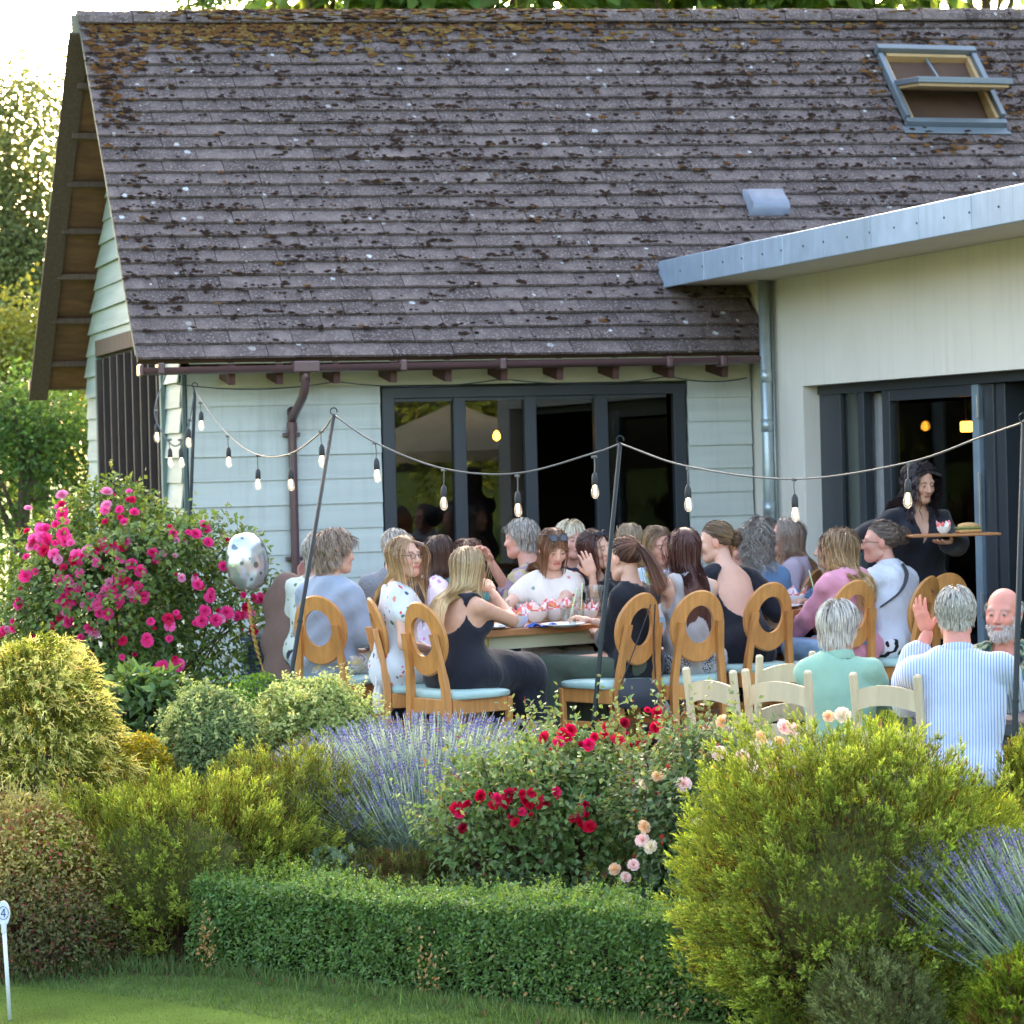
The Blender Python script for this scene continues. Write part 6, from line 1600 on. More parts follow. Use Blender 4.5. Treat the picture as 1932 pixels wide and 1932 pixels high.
pw_ = person('white', 'person with glasses and a messy bun in a white shirt, seen in profile', (1660, 1024), 16.1, -48, -84, 0, top=fabric('white_linen', srgb(208, 210, 220)), sleeve='long', bottom=zebra, skirt=True, build=1.2, skin='pink', collar=True, handL=px_hand(1600, 1180, 16.6), handR=px_hand(1660, 1190, 16.6), hair=dict(style='bun', length=.12, cols=hc2((96, 82, 74), (128, 106, 92)), tie=(0, -.115, .035), tail=.048, curl=.014), specs='specs', hs=1.03, chair='white')
b = B(); 
person('waitress', 'standing person with big dark curly hair in black carrying a wooden tray', (1735, 912), 16.55, 166, 152, -12, stand=True, top=blackc, sleeve='long', bottom=blackd, skin='tan', build=1.22, collar=(.15,), handL=px_hand(1790, 1022, 16.2), poleL=(-.8, -.5, -.6), handR=px_hand(1648, 1000, 16.3), poleR=(.9, -.4, -.5), handkw=dict(L=dict(normal=(0, 0, -1), dir=(.6, .5, 0), curl=.15), R=dict(curl=.8)), hair=LONG(hc2((36, 26, 30), (56, 38, 40)), .36, vol=.022, curl=.012, cfreq=85, n=2200, w=.0042, clear=.085), lips=srgb(150, 80, 76), brow=(.03, .02, .02))
person('mint', 'person with a grey bob and glasses in a mint green jacket', (1583, 1184), 12.85, 10, 34, -4, g=-.27, top=fabric('mint_jacket', srgb(142, 180, 158)), sleeve='long', bottom=navy, build=1.08, collar=True, skin='pink', handL=px_hand(1560, 1330, 13.3), handR=px_hand(1650, 1340, 13.2), hair=dict(style='down', length=.075, cols=hc2((164, 156, 146), (226, 218, 206)), vol=.014, n=2300), specs='specs', hs=1.02)
person('striped', 'person with short grey hair in a blue striped shirt, hand raised in talk', (1803, 1160), 12.05, 14, 8, 0, sex='m', g=-.27, top=stripe, sleeve='34', bottom=navy, build=1.16, lean=10, side=-3, collar=True, skin='ruddy', handL=px_hand(1750, 1196, 12.3), poleL=(-.5, .3, -1), handR=px_hand(1868, 1330, 12.35), poleR=(1.0, -.1, -.5), hem=-.07, handkw=dict(L=dict(dir=(-.30, -.05, 1), normal=(-.55, -.9, -.1), curl=.16, spread=.07, thumb=.8), R=dict(curl=.6)), hair=dict(style='down', length=.036, cols=hc2((150, 141, 130), (216, 206, 192)), n=2600, vol=.004), hs=1.03)
person('bearded', 'bald person with a white beard in a green patterned shirt facing the camera', (1893, 1158), 12.95, -168, -152, 0, sex='m', g=-.27, top=hawaii, sleeve='elbow', bottom=navy, build=1.18, skin='ruddy', collar=(.12,), handL=px_hand(1880, 1325, 12.6), handR=px_hand(1960, 1320, 12.6), hair=dict(style='short', length=.028, cols=hc2((180, 176, 172), (220, 218, 214)), bald=True, n=900), beard=srgb(206, 196, 190), brow=srgb(150, 130, 118), hs=1.05)
# the waitress's tray with food
p = at(1796, 1009, 16.15)
t = thing('serving_board', 'long wooden serving board held by the waitress in black', 'tray', p, R(8)); B().box((0, 0, 0), (.56, .2, .016), rotz(0), .005).obj('board', m_oak, t)
p2 = p + Vector((-.05, 0, .009)); bowl('small white cup of chips on the serving board', 0, 1, s_=.62).location = p2
def sandwich(): 
    t = thing('sandwich', 'crusty sandwich on the serving board', 'food', p + Vector((.10, 0, .0095)), .3)
    shade_angle(B().box((0, 0, .012), (.15, .08, .024), None, .01).obj('bread', mat('bread', srgb(206, 160, 104), .8, .15, 30), t), 50); B().box((0, 0, .030), (.155, .085, .011), None, .004).obj('filling', mat('filling', srgb(110, 130, 70), .7, .3, 40), t)
    B().ell((0, 0, .042), (.075, .04, .022), 12, 7).obj('bread', MATS['bread'], t, smooth=True)
sandwich()
# shoulder strap of the white shirt, coat on the chair at far left
from mathutils.bvhtree import BVHTree
def on_body(pw, px, py, lift=.012):
    t_, loc_, Rz_, V_, F_ = pw; bv = BVHTree.FromPolygons([Vector(v) for v in V_], [tuple(f) for f in F_])
    o_ = Rz_.T @ (np.array([0, 0, CZ]) - np.array([loc_[0], loc_[1], t_.location.z])); d_ = Rz_.T @ np.array(ray(px, py)); h_ = bv.ray_cast(Vector(o_), Vector(d_).normalized())
    return None if h_[0] is None else Rz_ @ (np.array(h_[0]) + np.array(h_[1]) * lift) + np.array([loc_[0], loc_[1], t_.location.z])
sp_ = [q for q in (on_body(pw_, *c) for c in ((1700, 1066), (1707, 1082), (1704, 1101), (1694, 1119), (1678, 1133), (1660, 1146))) if q is not None]
if len(sp_) > 2: o = B().tube(catmull(sp_, 5), .013, 6, flat=.4).obj('shoulder_strap', m_sock); tag(o, 'black bag strap across the back of the white shirt', 'strap')
p = at(545, 1190, 16.6); t = thing('brown_coat', 'brown coat hung over a seat left of the first oval chair', 'coat', (p.x, p.y, 0), -.5)
V_, F_ = sdf_mesh([cap((0, 0, .95), (0, -.03, .25), .10, .17, .05, (0, 1., 0), 1.6), cap((-.1, 0, .9), (-.13, .02, .35), .05, .07, .05), cap((.1, 0, .9), (.13, .02, .35), .05, .07, .05)], .014, 0, None, wr(.012, 22, 4)); mesh_np('coat', V_, F_, fabric('brown_cloth', srgb(124, 98, 88)), t, smooth=True)
B().box((0, .02, .2), (.36, .3, .38), None, .02).obj('stool', mat('dark_stool', srgb(60, 56, 54), .7), t)
# ------------------------------------------------------------------ planting
def unit(v): return v / (np.linalg.norm(v, axis=-1, keepdims=True) + 1e-9)
def rdir(r, n, up=0.0):
    d = r.normal(0, 1, (n, 3)); d[:, 2] += up; return unit(d)
def leaves(P, D, U, L, W, fold=.15):
    """folded leaf blades: base P, pointing D, upper side U"""
    n = len(P); D = unit(D); S = unit(np.cross(D, U)); Nn = np.cross(S, D); L = np.broadcast_to(L, n)[:, None]; W = np.broadcast_to(W, n)[:, None]
    V = np.stack([P, P + D * L * .45 + S * W * .5 + Nn * W * fold, P + D * L - Nn * L * .08, P + D * L * .45 - S * W * .5 + Nn * W * fold], 1).reshape(-1, 3)
    b = (np.arange(n) * 4)[:, None]; F = np.concatenate([b + np.array([[0, 1, 2]]), b + np.array([[0, 2, 3]])]); return V, F
def var(c, n, r, s=.16, hue=.06):
    c = np.array(c)[None] * np.exp(r.normal(0, s, (n, 1))); c = c * (1 + r.normal(0, hue, (n, 3))); return np.clip(c, 0, 1)
def lobes(r, k=7, f=3.0):
    K = r.normal(0, f, (k, 3)); ph = r.uniform(0, 6.3, k)
    return lambda d: np.sin(d @ K.T + ph).mean(1) * 1.6
def blob(r, n, c, rad, amp=.14, inner=.35, zmin=-.55, f=3.0, lob=None):
    lob = lob or lobes(r, 7, f); d = rdir(r, int(n * 2.2), .25); d = d[d[:, 2] > zmin][:n]; n = len(d)
    q = 1 - inner * r.random(n) ** 2.2; R_ = (1 + amp * lob(d)) * q
    return np.array(c) + d * np.array(rad) * R_[:, None], d, q
m_leaf = mat_col('leaf', .55, .38, .3); m_leaf_g = mat_col('glossy_leaf', .38, .32, .45); m_needle = mat_col('needle', .7, .40, .15); m_petal = mat_col('petal', .6, .30, .2); m_tree = mat_col('tree_leaf', .6, .32, .15)
m_stem = mat('woody_stem', srgb(84, 64, 48), .9, .25, 20)
def stems(parent, base, tips, r0=.008, name='stem', mt=None):
    b = B()
    for tp in tips:
        tp = np.array(tp); mid = (np.array(base) + tp) / 2 + rng.normal(0, .04, 3) * np.linalg.norm(tp - base)
        b.tube(catmull([np.array(base) + rng.normal(0, .02, 3) * np.array([1, 1, 0]), mid, tp], 3), np.linspace(r0, r0 * .3, 7), 5)
    return b.obj(name, mt or m_stem, parent)
def gpt(px, Y): x = ray(px, 1500)[0] * Y; return np.array([x, Y, float(gh(x, Y))])
def plant(name, label, cat, p, group=None): return thing(name, label, cat, Vector(p), 0, group)
def combine(parts):
    V, F, C, n = [], [], [], 0
    for v, f, c in parts: V.append(v); F.append(f + n); C.append(c); n += len(v)
    return np.concatenate(V), np.concatenate(F), np.concatenate(C)
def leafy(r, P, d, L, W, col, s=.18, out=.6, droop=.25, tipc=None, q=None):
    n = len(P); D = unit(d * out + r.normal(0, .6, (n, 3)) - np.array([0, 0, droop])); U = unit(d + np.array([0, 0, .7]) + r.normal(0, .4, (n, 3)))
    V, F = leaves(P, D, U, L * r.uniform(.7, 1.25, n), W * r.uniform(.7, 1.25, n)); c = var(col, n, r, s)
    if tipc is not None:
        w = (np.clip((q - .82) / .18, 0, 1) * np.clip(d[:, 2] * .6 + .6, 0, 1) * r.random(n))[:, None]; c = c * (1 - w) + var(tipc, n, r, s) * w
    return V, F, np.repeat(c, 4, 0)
# ---- blossoms: shared mesh of layered petals
def blossom_mesh(name, layers, col, seed, size=1.0, inner=None):
    r = np.random.default_rng(seed); Ps = []
    for (k, rr, tilt, w, z) in layers:
        for i in range(k):
            a = 2 * math.pi * (i + r.uniform(-.15, .15)) / k + r.uniform(0, .3); ca, sa_ = math.cos(a), math.sin(a)
            e = np.array([ca, sa_, 0]); s = np.array([-sa_, ca, 0]); ct, st = math.cos(tilt + r.normal(0, .12)), math.sin(tilt)
            b0 = np.array([0, 0, z]); t = b0 + (e * ct + np.array([0, 0, st])) * rr; m_ = b0 + (e * ct * .55 + np.array([0, 0, st * .45])) * rr
            c = np.array(col) * np.exp(r.normal(0, .10)); 
            if inner is not None: c = c * min(1, rr / .9) + np.array(inner) * max(0, 1 - rr / .9)
            V = np.array([b0, m_ + s * w * rr * .5, t + s * w * rr * .35 + np.array([0, 0, .05 * rr]), t - s * w * rr * .35 + np.array([0, 0, .08 * rr]), m_ - s * w * rr * .5]) * size
            Ps.append((V, np.array([[0, 1, 2], [0, 2, 3], [0, 3, 4]]), np.tile(c, (5, 1))))
    V, F, C = combine(Ps); o = mesh_np(name, V, F, m_petal, None, np.clip(C, 0, 1)); me = o.data; bpy.data.objects.remove(o); return me
ROSE = [(6, 1.0, .15, 1.0, -.1), (6, .9, .5, 1.0, -.05), (5, .75, .85, .95, 0), (4, .5, 1.15, .9, .05), (3, .3, 1.35, .9, .1)]
def flowers(parent, meshes, pts, dirs, sizes, name='flower'):
    for i, (p, d, s) in enumerate(zip(pts, dirs, sizes)):
        o = link(name, meshes[i % len(meshes)], None, parent); q = Vector(d).to_track_quat('Z', 'Y'); o.matrix_local = Matrix.LocRotScale(Vector(p), q @ Matrix.Rotation(random.uniform(0, 6.3), 3, 'Z').to_quaternion(), (s, s, s))
def inpix(px, py, Y, base): return np.array(at(px, py, Y)) - np.array(base)
# ---- box hedge
def hedge():
    r = np.random.default_rng(11); A = np.array(gpt(350, 12.1)); Bq = np.array(gpt(1475, 10.45)); A[2] = Bq[2] = -.55
    t = plant('box_hedge', 'low clipped box hedge running along the lawn edge', 'hedge', A); ax = Bq - A; Ln = np.linalg.norm(ax); ex_ = ax / Ln; ey = np.array([-ex_[1], ex_[0], 0])
    n = 46000; lob = lobes(r, 9, 6)
    s = r.uniform(0, Ln, n); k = r.random(n); hgt = .37 + .05 * s / Ln + .012 * np.sin(s * 4.1) + .008 * np.sin(s * 9 + 1); dep = .40
    front = k < .52; topm = ~front & (k < .9)
    y = np.where(front, 0.0, r.uniform(0, dep, n)); z = np.where(front, r.uniform(0.02, 1, n) ** .9 * hgt, hgt)
    y = np.where(~front & ~topm, dep, y); z = np.where(~front & ~topm, r.uniform(0, 1, n) * hgt, z)
    nrm = np.where(front[:, None], -ey, np.where(topm[:, None], np.array([0, 0, 1.]), ey))
    # round the top front edge and make it lumpy
    edge = np.clip((z - hgt + .09) / .09, 0, 1) * front; y = y + edge ** 2 * .06
    P0 = s[:, None] * ex_ + y[:, None] * ey + z[:, None] * np.array([0, 0, 1.]); lum = lob(P0 * np.array([3.2, 3.2, 3.2]))
    dep_in = r.random(n) ** 2 * .09; P = P0 + nrm * (.045 * lum - dep_in)[:, None]
    d = unit(nrm + np.array([0, 0, .5])); q = 1 - dep_in * 2
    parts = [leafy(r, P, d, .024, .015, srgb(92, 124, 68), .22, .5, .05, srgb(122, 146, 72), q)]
    m = 520; ss = r.uniform(0, Ln, m); yy = r.uniform(-.0, dep, m); hh_ = .36 + .05 * ss / Ln + .03 * np.sin(ss * 4.1); b0 = ss[:, None] * ex_ + yy[:, None] * ey + hh_[:, None] * np.array([0, 0, 1])
    L = r.uniform(.03, .09, m); k8 = 9
    Pn = (b0[:, None] + (np.linspace(.1, 1, k8)[None, :] * L[:, None])[..., None] * unit(np.array([0, 0, 1.]) + r.normal(0, .18, (m, 3)))[:, None]).reshape(-1, 3); dn = rdir(r, len(Pn), .9)
    parts.append(leafy(r, Pn, dn, .016, .009, srgb(118, 144, 68), .18, .8, -.1))
    bm = 260; sb = np.concatenate([r.normal(Ln * .05, .03, 90), r.normal(Ln * .44, .05, 70), r.normal(Ln * .8, .4, 100)]); Pb = sb[:, None] * ex_ - .05 * ey + np.abs(r.normal(.12, .08, bm))[:, None] * np.array([0, 0, 1.]); parts.append(leafy(r, Pb, np.tile(-ey, (bm, 1)), .022, .012, srgb(178, 140, 84), .2))
    V, F, C = combine(parts); mesh_np('foliage', V, F, m_leaf_g, t, C)
    core = B()
    N_ = 14; P_ = []
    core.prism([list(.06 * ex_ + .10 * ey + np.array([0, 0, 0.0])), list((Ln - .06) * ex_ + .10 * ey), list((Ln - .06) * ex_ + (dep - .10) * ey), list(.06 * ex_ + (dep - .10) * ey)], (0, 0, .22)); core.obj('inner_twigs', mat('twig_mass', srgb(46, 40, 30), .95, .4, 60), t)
hedge()
# ---- heather: plumes of needle sprigs
def sprig_template(r, k=9):
    V, F = [], []
    for i in range(k):
        h_ = (i + .3) / k; a = i * 2.4 + r.uniform(-.3, .3); e = np.array([math.cos(a), math.sin(a), 0]); s = np.array([-math.sin(a), math.cos(a), 0]); w = .20 * (1 - .55 * h_)
        b0 = np.array([0, 0, h_ * .86]); V += [b0 - s * .045, b0 + s * .045, b0 + e * w + np.array([0, 0, .16])]; F.append([3 * i, 3 * i + 1, 3 * i + 2])
    n = len(V); V += [[-.035, 0, 0], [.035, 0, 0], [0, 0, 1.0], [0, -.035, 0], [0, .035, 0]]; F += [[n, n + 1, n + 2], [n + 3, n + 4, n + 2]]
    return np.array(V, float), np.array(F)
def sprigs(r, P, D, L, c0, c1, width=1.0, k=9, s=.15):
    TV, TF = sprig_template(r, k); n = len(P); D = unit(D); X = unit(np.cross(D, rdir(r, n))); Yv = np.cross(D, X); L = np.broadcast_to(L, n)
    V = P[:, None] + L[:, None, None] * (width * TV[None, :, :1] * X[:, None] + width * TV[None, :, 1:2] * Yv[:, None] + TV[None, :, 2:] * D[:, None]); V = V.reshape(-1, 3)
    F = (TF[None] + (np.arange(n) * len(TV))[:, None, None]).reshape(-1, 3)
    w = TV[:, 2][None, :, None]; a = var(c0, n, r, s)[:, None]; b_ = var(c1, n, r, s)[:, None]; C = (a * (1 - w) + b_ * w).reshape(-1, 3); return V, F, np.clip(C, 0, 1)
def heather(name, label, px, Y, rad, zc, n_pl, L, c0, c1, per=26, amp=.16, seed=1, brown=.10, pl_len=.20, group='heath bushes', zmin=-.6, k=6, f=4.5, lean=.75, browncol=(120, 78, 44)):
    r = np.random.default_rng(seed); b0 = gpt(px, Y); t = plant(name, label, 'shrub', b0, group); c = np.array([0, 0, zc - b0[2]])
    tips, d, q = blob(r, n_pl, c, rad, amp, .22, zmin, f)
    ax = unit(d * np.array([1, 1, .55]) + np.array([0, 0, lean]) + r.normal(0, .16, d.shape)); ll = pl_len * r.uniform(.7, 1.25, len(tips))
    u = r.random((len(tips), per)) ** .8; root = tips - ax * ll[:, None]
    cone = (1 - u) * .26 + .02; a = r.uniform(0, 6.3, u.shape); X = unit(np.cross(ax, rdir(r, len(ax)))); Yv = np.cross(ax, X)
    offs = cone[..., None] * ll[:, None, None] * (np.cos(a)[..., None] * X[:, None] + np.sin(a)[..., None] * Yv[:, None]) * r.uniform(.3, 1, u.shape)[..., None]
    P = root[:, None] + u[..., None] * (ax * ll[:, None])[:, None] + offs; D = unit(ax[:, None] * 1.2 + offs / (np.linalg.norm(offs, axis=-1, keepdims=True) + 1e-6) * .6 + r.normal(0, .14, P.shape))
    P = P.reshape(-1, 3); D = D.reshape(-1, 3); tone = np.repeat(np.exp(r.normal(0, .13, len(tips))), per)[:, None]
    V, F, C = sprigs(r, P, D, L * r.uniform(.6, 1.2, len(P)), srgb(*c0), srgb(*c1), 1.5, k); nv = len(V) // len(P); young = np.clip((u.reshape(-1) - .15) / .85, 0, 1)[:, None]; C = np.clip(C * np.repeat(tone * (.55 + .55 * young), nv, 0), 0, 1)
    parts = [(V, F, C)]
    if brown:
        m = int(len(P) * brown * 2); Pb, db, qb = blob(r, m, c, np.array(rad) * .86, amp, .5, zmin, f); parts.append(sprigs(r, Pb, unit(db + np.array([0, 0, .6]) + r.normal(0, .3, db.shape)), L * .8, srgb(70, 50, 30), srgb(*browncol), 1.0, k))
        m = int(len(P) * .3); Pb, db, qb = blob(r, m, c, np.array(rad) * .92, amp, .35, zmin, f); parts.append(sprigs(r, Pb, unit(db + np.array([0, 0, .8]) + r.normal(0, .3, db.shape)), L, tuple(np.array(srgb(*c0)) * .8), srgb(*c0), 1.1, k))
    V, F, C = combine(parts); V[:, 2] = np.maximum(V[:, 2], -.03)
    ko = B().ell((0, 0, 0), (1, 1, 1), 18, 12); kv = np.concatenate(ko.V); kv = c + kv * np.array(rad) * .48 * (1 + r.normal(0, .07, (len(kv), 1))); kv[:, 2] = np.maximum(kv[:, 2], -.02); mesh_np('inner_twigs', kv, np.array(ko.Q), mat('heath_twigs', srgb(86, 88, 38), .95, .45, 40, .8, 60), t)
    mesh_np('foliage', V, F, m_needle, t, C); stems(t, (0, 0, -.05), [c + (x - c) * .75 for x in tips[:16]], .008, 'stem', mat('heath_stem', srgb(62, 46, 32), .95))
    return t
heather('tree_heath', 'big lime green heath bush at the right above the hedge end', 1605, 10.3, (.73, .44, .68), .02, 860, .040, (118, 136, 58), (188, 198, 94), 29, .16, 21, .20, .19, zmin=-.95)
heather('tree_heath', 'wide yellow-green heath bush left of the hedge', 322, 12.5, (.78, .42, .50), -.17, 560, .038, (120, 136, 58), (188, 196, 94), 27, .18, 22, .16, .17, zmin=-.9)
heather('tree_heath', 'yellow-green heath between the two clipped balls and the lavender', 545, 12.9, (.50, .36, .46), -.06, 330, .038, (118, 130, 58), (180, 188, 94), 26, .18, 23, .14, .17)
heather('tree_heath', 'narrow heath spray standing at the right edge before the pole', 1925, 11.3, (.17, .2, .55), -.02, 70, .05, (120, 130, 52), (176, 180, 76), 30, .2, 24, .2, .26)
heather('tree_heath', 'lime heath filling the gap right of the big bush', 1868, 10.9, (.24, .25, .36), -.10, 90, .05, (122, 134, 48), (178, 184, 72), 30, .18, 29, .2, .24)
heather('low_heather', 'low dark green heather mound behind the hedge middle', 745, 12.40, (.44, .3, .28), -.34, 260, .034, (96, 102, 54), (130, 134, 74), 17, .12, 25, .18, .10, 'low heathers', browncol=(140, 84, 66))
heather('low_heather', 'low dull green heather under the peach roses', 1185, 11.65, (.40, .22, .22), -.42, 220, .034, (82, 94, 56), (116, 124, 76), 17, .12, 26, .15, .10, 'low heathers')
heather('low_heather', 'grey-green heather mound at the foot of the big heath', 1640, 9.95, (.27, .24, .29), -.41, 300, .03, (126, 134, 84), (162, 168, 112), 17, .10, 27, .15, .09, 'low heathers', browncol=(150, 100, 90))
heather('low_heather', 'bright green heather in the bottom right corner', 1925, 9.55, (.24, .24, .36), -.42, 200, .05, (104, 122, 40), (158, 174, 60), 17, .10, 28, .15, .11, 'low heathers', browncol=(170, 90, 70))
# ---- lavender
def lavender(label, px, Y, n, spread, hgt, seed, lean=(0, 0), zb=None):
    r = np.random.default_rng(seed); b0 = gpt(px, Y)
    if zb is not None: b0[2] = zb
    t = plant('lavender', label, 'lavender', b0, 'lavender clumps'); 
    a = r.uniform(0, 2 * math.pi, n); q = np.sqrt(r.random(n)); base = np.stack([q * np.cos(a) * spread[0] * .45, q * np.sin(a) * spread[1] * .45, r.uniform(0, .08, n)], 1)
    el = np.stack([np.cos(a) * q * spread[0], np.sin(a) * q * spread[1], np.zeros(n)], 1); hh_ = hgt * np.sqrt(np.clip(1.12 - .62 * q ** 2, .12, 2)) * (1.12 - .5 * r.random(n) ** 1.6)
    tip = el + np.stack([lean[0] * hh_ + r.normal(0, .045, n), lean[1] * hh_ + r.normal(0, .045, n), hh_], 1); d = unit(tip - base); s = unit(np.cross(d, rdir(r, n)))
    w = .0030; V1 = np.stack([base - s * w, base + s * w, tip + s * w * .7, tip - s * w * .7], 1).reshape(-1, 3); F1 = (np.array([[0, 1, 2], [0, 2, 3]])[None] + (np.arange(n) * 4)[:, None, None]).reshape(-1, 3)
    c1 = np.repeat(var(srgb(176, 188, 166), n, r, .15), 4, 0); parts = [(V1, F1, c1)]
    bare = (r.random(n) < .38)[:, None]
    # flower spikes: three whorls of stubby florets
    k = 3; fl = .034; sp = [s, np.cross(d, s)]
    for i in range(k):
        c = tip - d * (fl * (1 - i / (k - 1)))[..., None] if False else tip - d * fl * (1 - i / (k - 1)); rr = np.where(bare, .0028, .0066 * (1 - .2 * i))
        V = np.stack([c - sp[0] * rr, c + sp[1] * rr, c + sp[0] * rr, c - sp[1] * rr, c + d * .011, c - d * .004], 1).reshape(-1, 3)
        F = (np.array([[0, 1, 4], [1, 2, 4], [2, 3, 4], [3, 0, 4], [1, 0, 5], [2, 1, 5], [3, 2, 5], [0, 3, 5]])[None] + (np.arange(n) * 6)[:, None, None]).reshape(-1, 3); parts.append((V, F, np.repeat(np.where(bare, var(srgb(160, 170, 150), n, r, .15), var(srgb(146, 134, 176), n, r, .2)), 6, 0)))
    m = n * 5; i = r.integers(0, n, m); u = r.random(m) ** 1.4 * .75; P = base[i] + (tip - base)[i] * u[:, None] + r.normal(0, .012, (m, 3)); parts.append(leafy(r, P, unit(d[i] + r.normal(0, .35, (m, 3))), .055, .008, srgb(162, 174, 152), .16, 1.0, -.2))
    V, F, C = combine(parts); V[:, 2] = np.maximum(V[:, 2], -.03); o = mesh_np('flower_stems', V, F, m_leaf, t, C); stems(t, (0, 0, -.05), [tip[j] * .35 for j in range(14)], .010, 'woody_base')
lavender('wide lavender clump in flower in front of the dining chairs', 810, 13.3, 2500, (.78, .46), .50, 41, zb=-.12)
lavender('lavender clump spilling down from the wide clump toward the hedge', 800, 13.0, 1300, (.58, .3), .44, 43, (-.06, -.2), zb=-.24)
lavender('lavender clump leaning left at the right edge', 2010, 10.2, 2000, (.56, .36), .58, 42, (-.38, -.15), zb=-.40)
# ---- roses
def rose_bush(name, label, px, Y, rad, zc, nl, leafc, tipc, fl, seed, L=.034, W=.022, group='rose bushes', extra=None, amp=.38, zmin=-.55, sprays=170):
    r = np.random.default_rng(seed); b0 = gpt(px, Y); t = plant(name, label, 'rose bush', b0, group); c = np.array([0, 0, zc - b0[2]]); lob = lobes(r, 7, 4)
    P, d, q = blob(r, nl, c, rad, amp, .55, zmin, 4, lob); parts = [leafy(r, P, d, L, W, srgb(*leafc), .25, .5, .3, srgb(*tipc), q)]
    tp, dt, _ = blob(r, sprays, c, np.array(rad) * 1.0, amp, .02, -.1, 4, lob); ax = unit(dt * .7 + np.array([0, 0, .9]) + r.normal(0, .2, dt.shape)); k = 14
    Ps = (tp[:, None] + (np.linspace(-.4, 1, k)[None, :, None] * ax[:, None] * r.uniform(.08, .26, (len(tp), 1, 1)))).reshape(-1, 3); parts.append(leafy(r, Ps, unit(np.repeat(ax, k, 0) * .4 + rdir(r, len(Ps))), L * .8, W * .75, srgb(*tipc), .2, .8, .2))
    m = 420; i = r.integers(0, len(Ps), m); parts.append(leafy(r, Ps[i], np.tile([0, 0, 1.], (m, 1)), .018, .010, srgb(150, 84, 66), .25, .8, -.4))
    V, F, C = combine(parts); V[:, 2] = np.maximum(V[:, 2], -.02); mesh_np('foliage', V, F, m_leaf_g, t, C); stems(t, (0, 0, -.04), [c + (x - c) * .9 for x in np.concatenate([P[:26], tp[:26] + ax[:26] * .1])], .011)
    return t, b0, c, lob, r
pk = [blossom_mesh('flower', ROSE, srgb(230, 74, 144), i, .042, srgb(200, 30, 90)) for i in range(3)] + [blossom_mesh('flower', ROSE, srgb(238, 116, 174), 7, .042), blossom_mesh('flower', ROSE, srgb(206, 36, 84), 8, .038), blossom_mesh('flower', ROSE, srgb(222, 150, 180), 12, .040, srgb(206, 100, 140)), blossom_mesh('flower', [(5, .8, .9, .9, 0), (4, .6, 1.2, .9, .05), (3, .4, 1.4, .9, .1)], srgb(196, 26, 84), 13, .034)]
t, b0, c, lob, r = rose_bush('pink_rose_bush', 'tall rounded rose bush covered in bright pink flowers by the barn', 242, 17.0, (.86, .55, .84), .72, 15000, (82, 106, 54), (128, 146, 72), None, 51, .05, .034, sprays=60)
def onblob(px, py, b0, c, rad, k=1.04):
    '''the point of the bush's outside seen at a pixel'''
    o = (np.array([0, 0, CZ]) - b0 - c) / (np.array(rad) * k); d = np.array(ray(px, py)) / (np.array(rad) * k); A_, B_, C_ = d @ d, 2 * o @ d, o @ o - 1; disc = B_ * B_ - 4 * A_ * C_
    tt_ = (-B_ - math.sqrt(disc)) / (2 * A_) if disc > 0 else -B_ / (2 * A_); return np.array([0, 0, CZ]) + np.array(ray(px, py)) * tt_ - b0
PF, DF = [], []
while len(PF) < 230:
    a_, q_ = r.uniform(0, 6.3), math.sqrt(r.random()); px, py = 245 + 265 * q_ * math.cos(a_), 1105 + 175 * q_ * math.sin(a_)
    if r.random() < .25 + .35 * (py > 1190): continue
    for _ in range(r.integers(1, 6)):
        p_ = onblob(px + r.normal(0, 16), py + r.normal(0, 13), b0, c, (.86, .55, .84), 1.06); PF.append(p_); DF.append(unit(p_ - c + np.array([0, -.9, .35]) + r.normal(0, .3, 3)))
flowers(t, pk, PF, DF, r.uniform(.45, 1.08, len(PF)))
rd = [blossom_mesh('flower', ROSE, srgb(206, 24, 60), i, .040, srgb(170, 10, 34)) for i in range(3)] + [blossom_mesh('flower', ROSE, srgb(216, 44, 96), 9, .040), blossom_mesh('flower', ROSE, srgb(164, 18, 46), 14, .036), blossom_mesh('flower', [(5, .8, .9, .9, 0), (4, .6, 1.2, .9, .05), (3, .4, 1.4, .9, .1)], srgb(190, 20, 50), 15, .034)]
t, b0, c, lob, r = rose_bush('red_rose_bush', 'sprawling rose bush with crimson flowers in the middle of the bed', 1045, 12.35, (.52, .38, .46), -.02, 8000, (98, 122, 70), (122, 140, 80), None, 52, .040, .028)
red_px = [(1027, 1392), (1062, 1384), (1075, 1378), (1054, 1400), (1096, 1404), (1040, 1416), (1070, 1390), (1142, 1370), (1140, 1385), (1110, 1405), (1178, 1364), (1184, 1386), (1198, 1404), (1165, 1396), (1236, 1372), (1248, 1380), (1232, 1390), (1262, 1414), (1210, 1398), (1122, 1390), (905, 1502), (940, 1508), (960, 1500), (975, 1490), (990, 1512), (1002, 1496), (1016, 1518), (985, 1532), (964, 1540), (950, 1524), (930, 1520), (972, 1552), (1012, 1508), (1048, 1495), (1030, 1516), (1002, 1540), (984, 1498), (955, 1512), (1080, 1545), (1096, 1530), (1104, 1518), (1110, 1540), (1092, 1552), (1112, 1560), (880, 1515), (868, 1535), (872, 1562), (900, 1672), (912, 1660), (905, 1680), (1212, 1462), (1205, 1474), (928, 1500), (1000, 1522), (862, 1525), (1222, 1340), (1240, 1345)]
PF = [onblob(x, y, b0, c, (.52, .38, .46), 1.14) for x, y in red_px]; flowers(t, rd, PF, [unit(np.array([r.normal(0, .9), -1, .7 + r.normal(0, .6)])) for _ in PF], r.uniform(.45, .95, len(PF)))
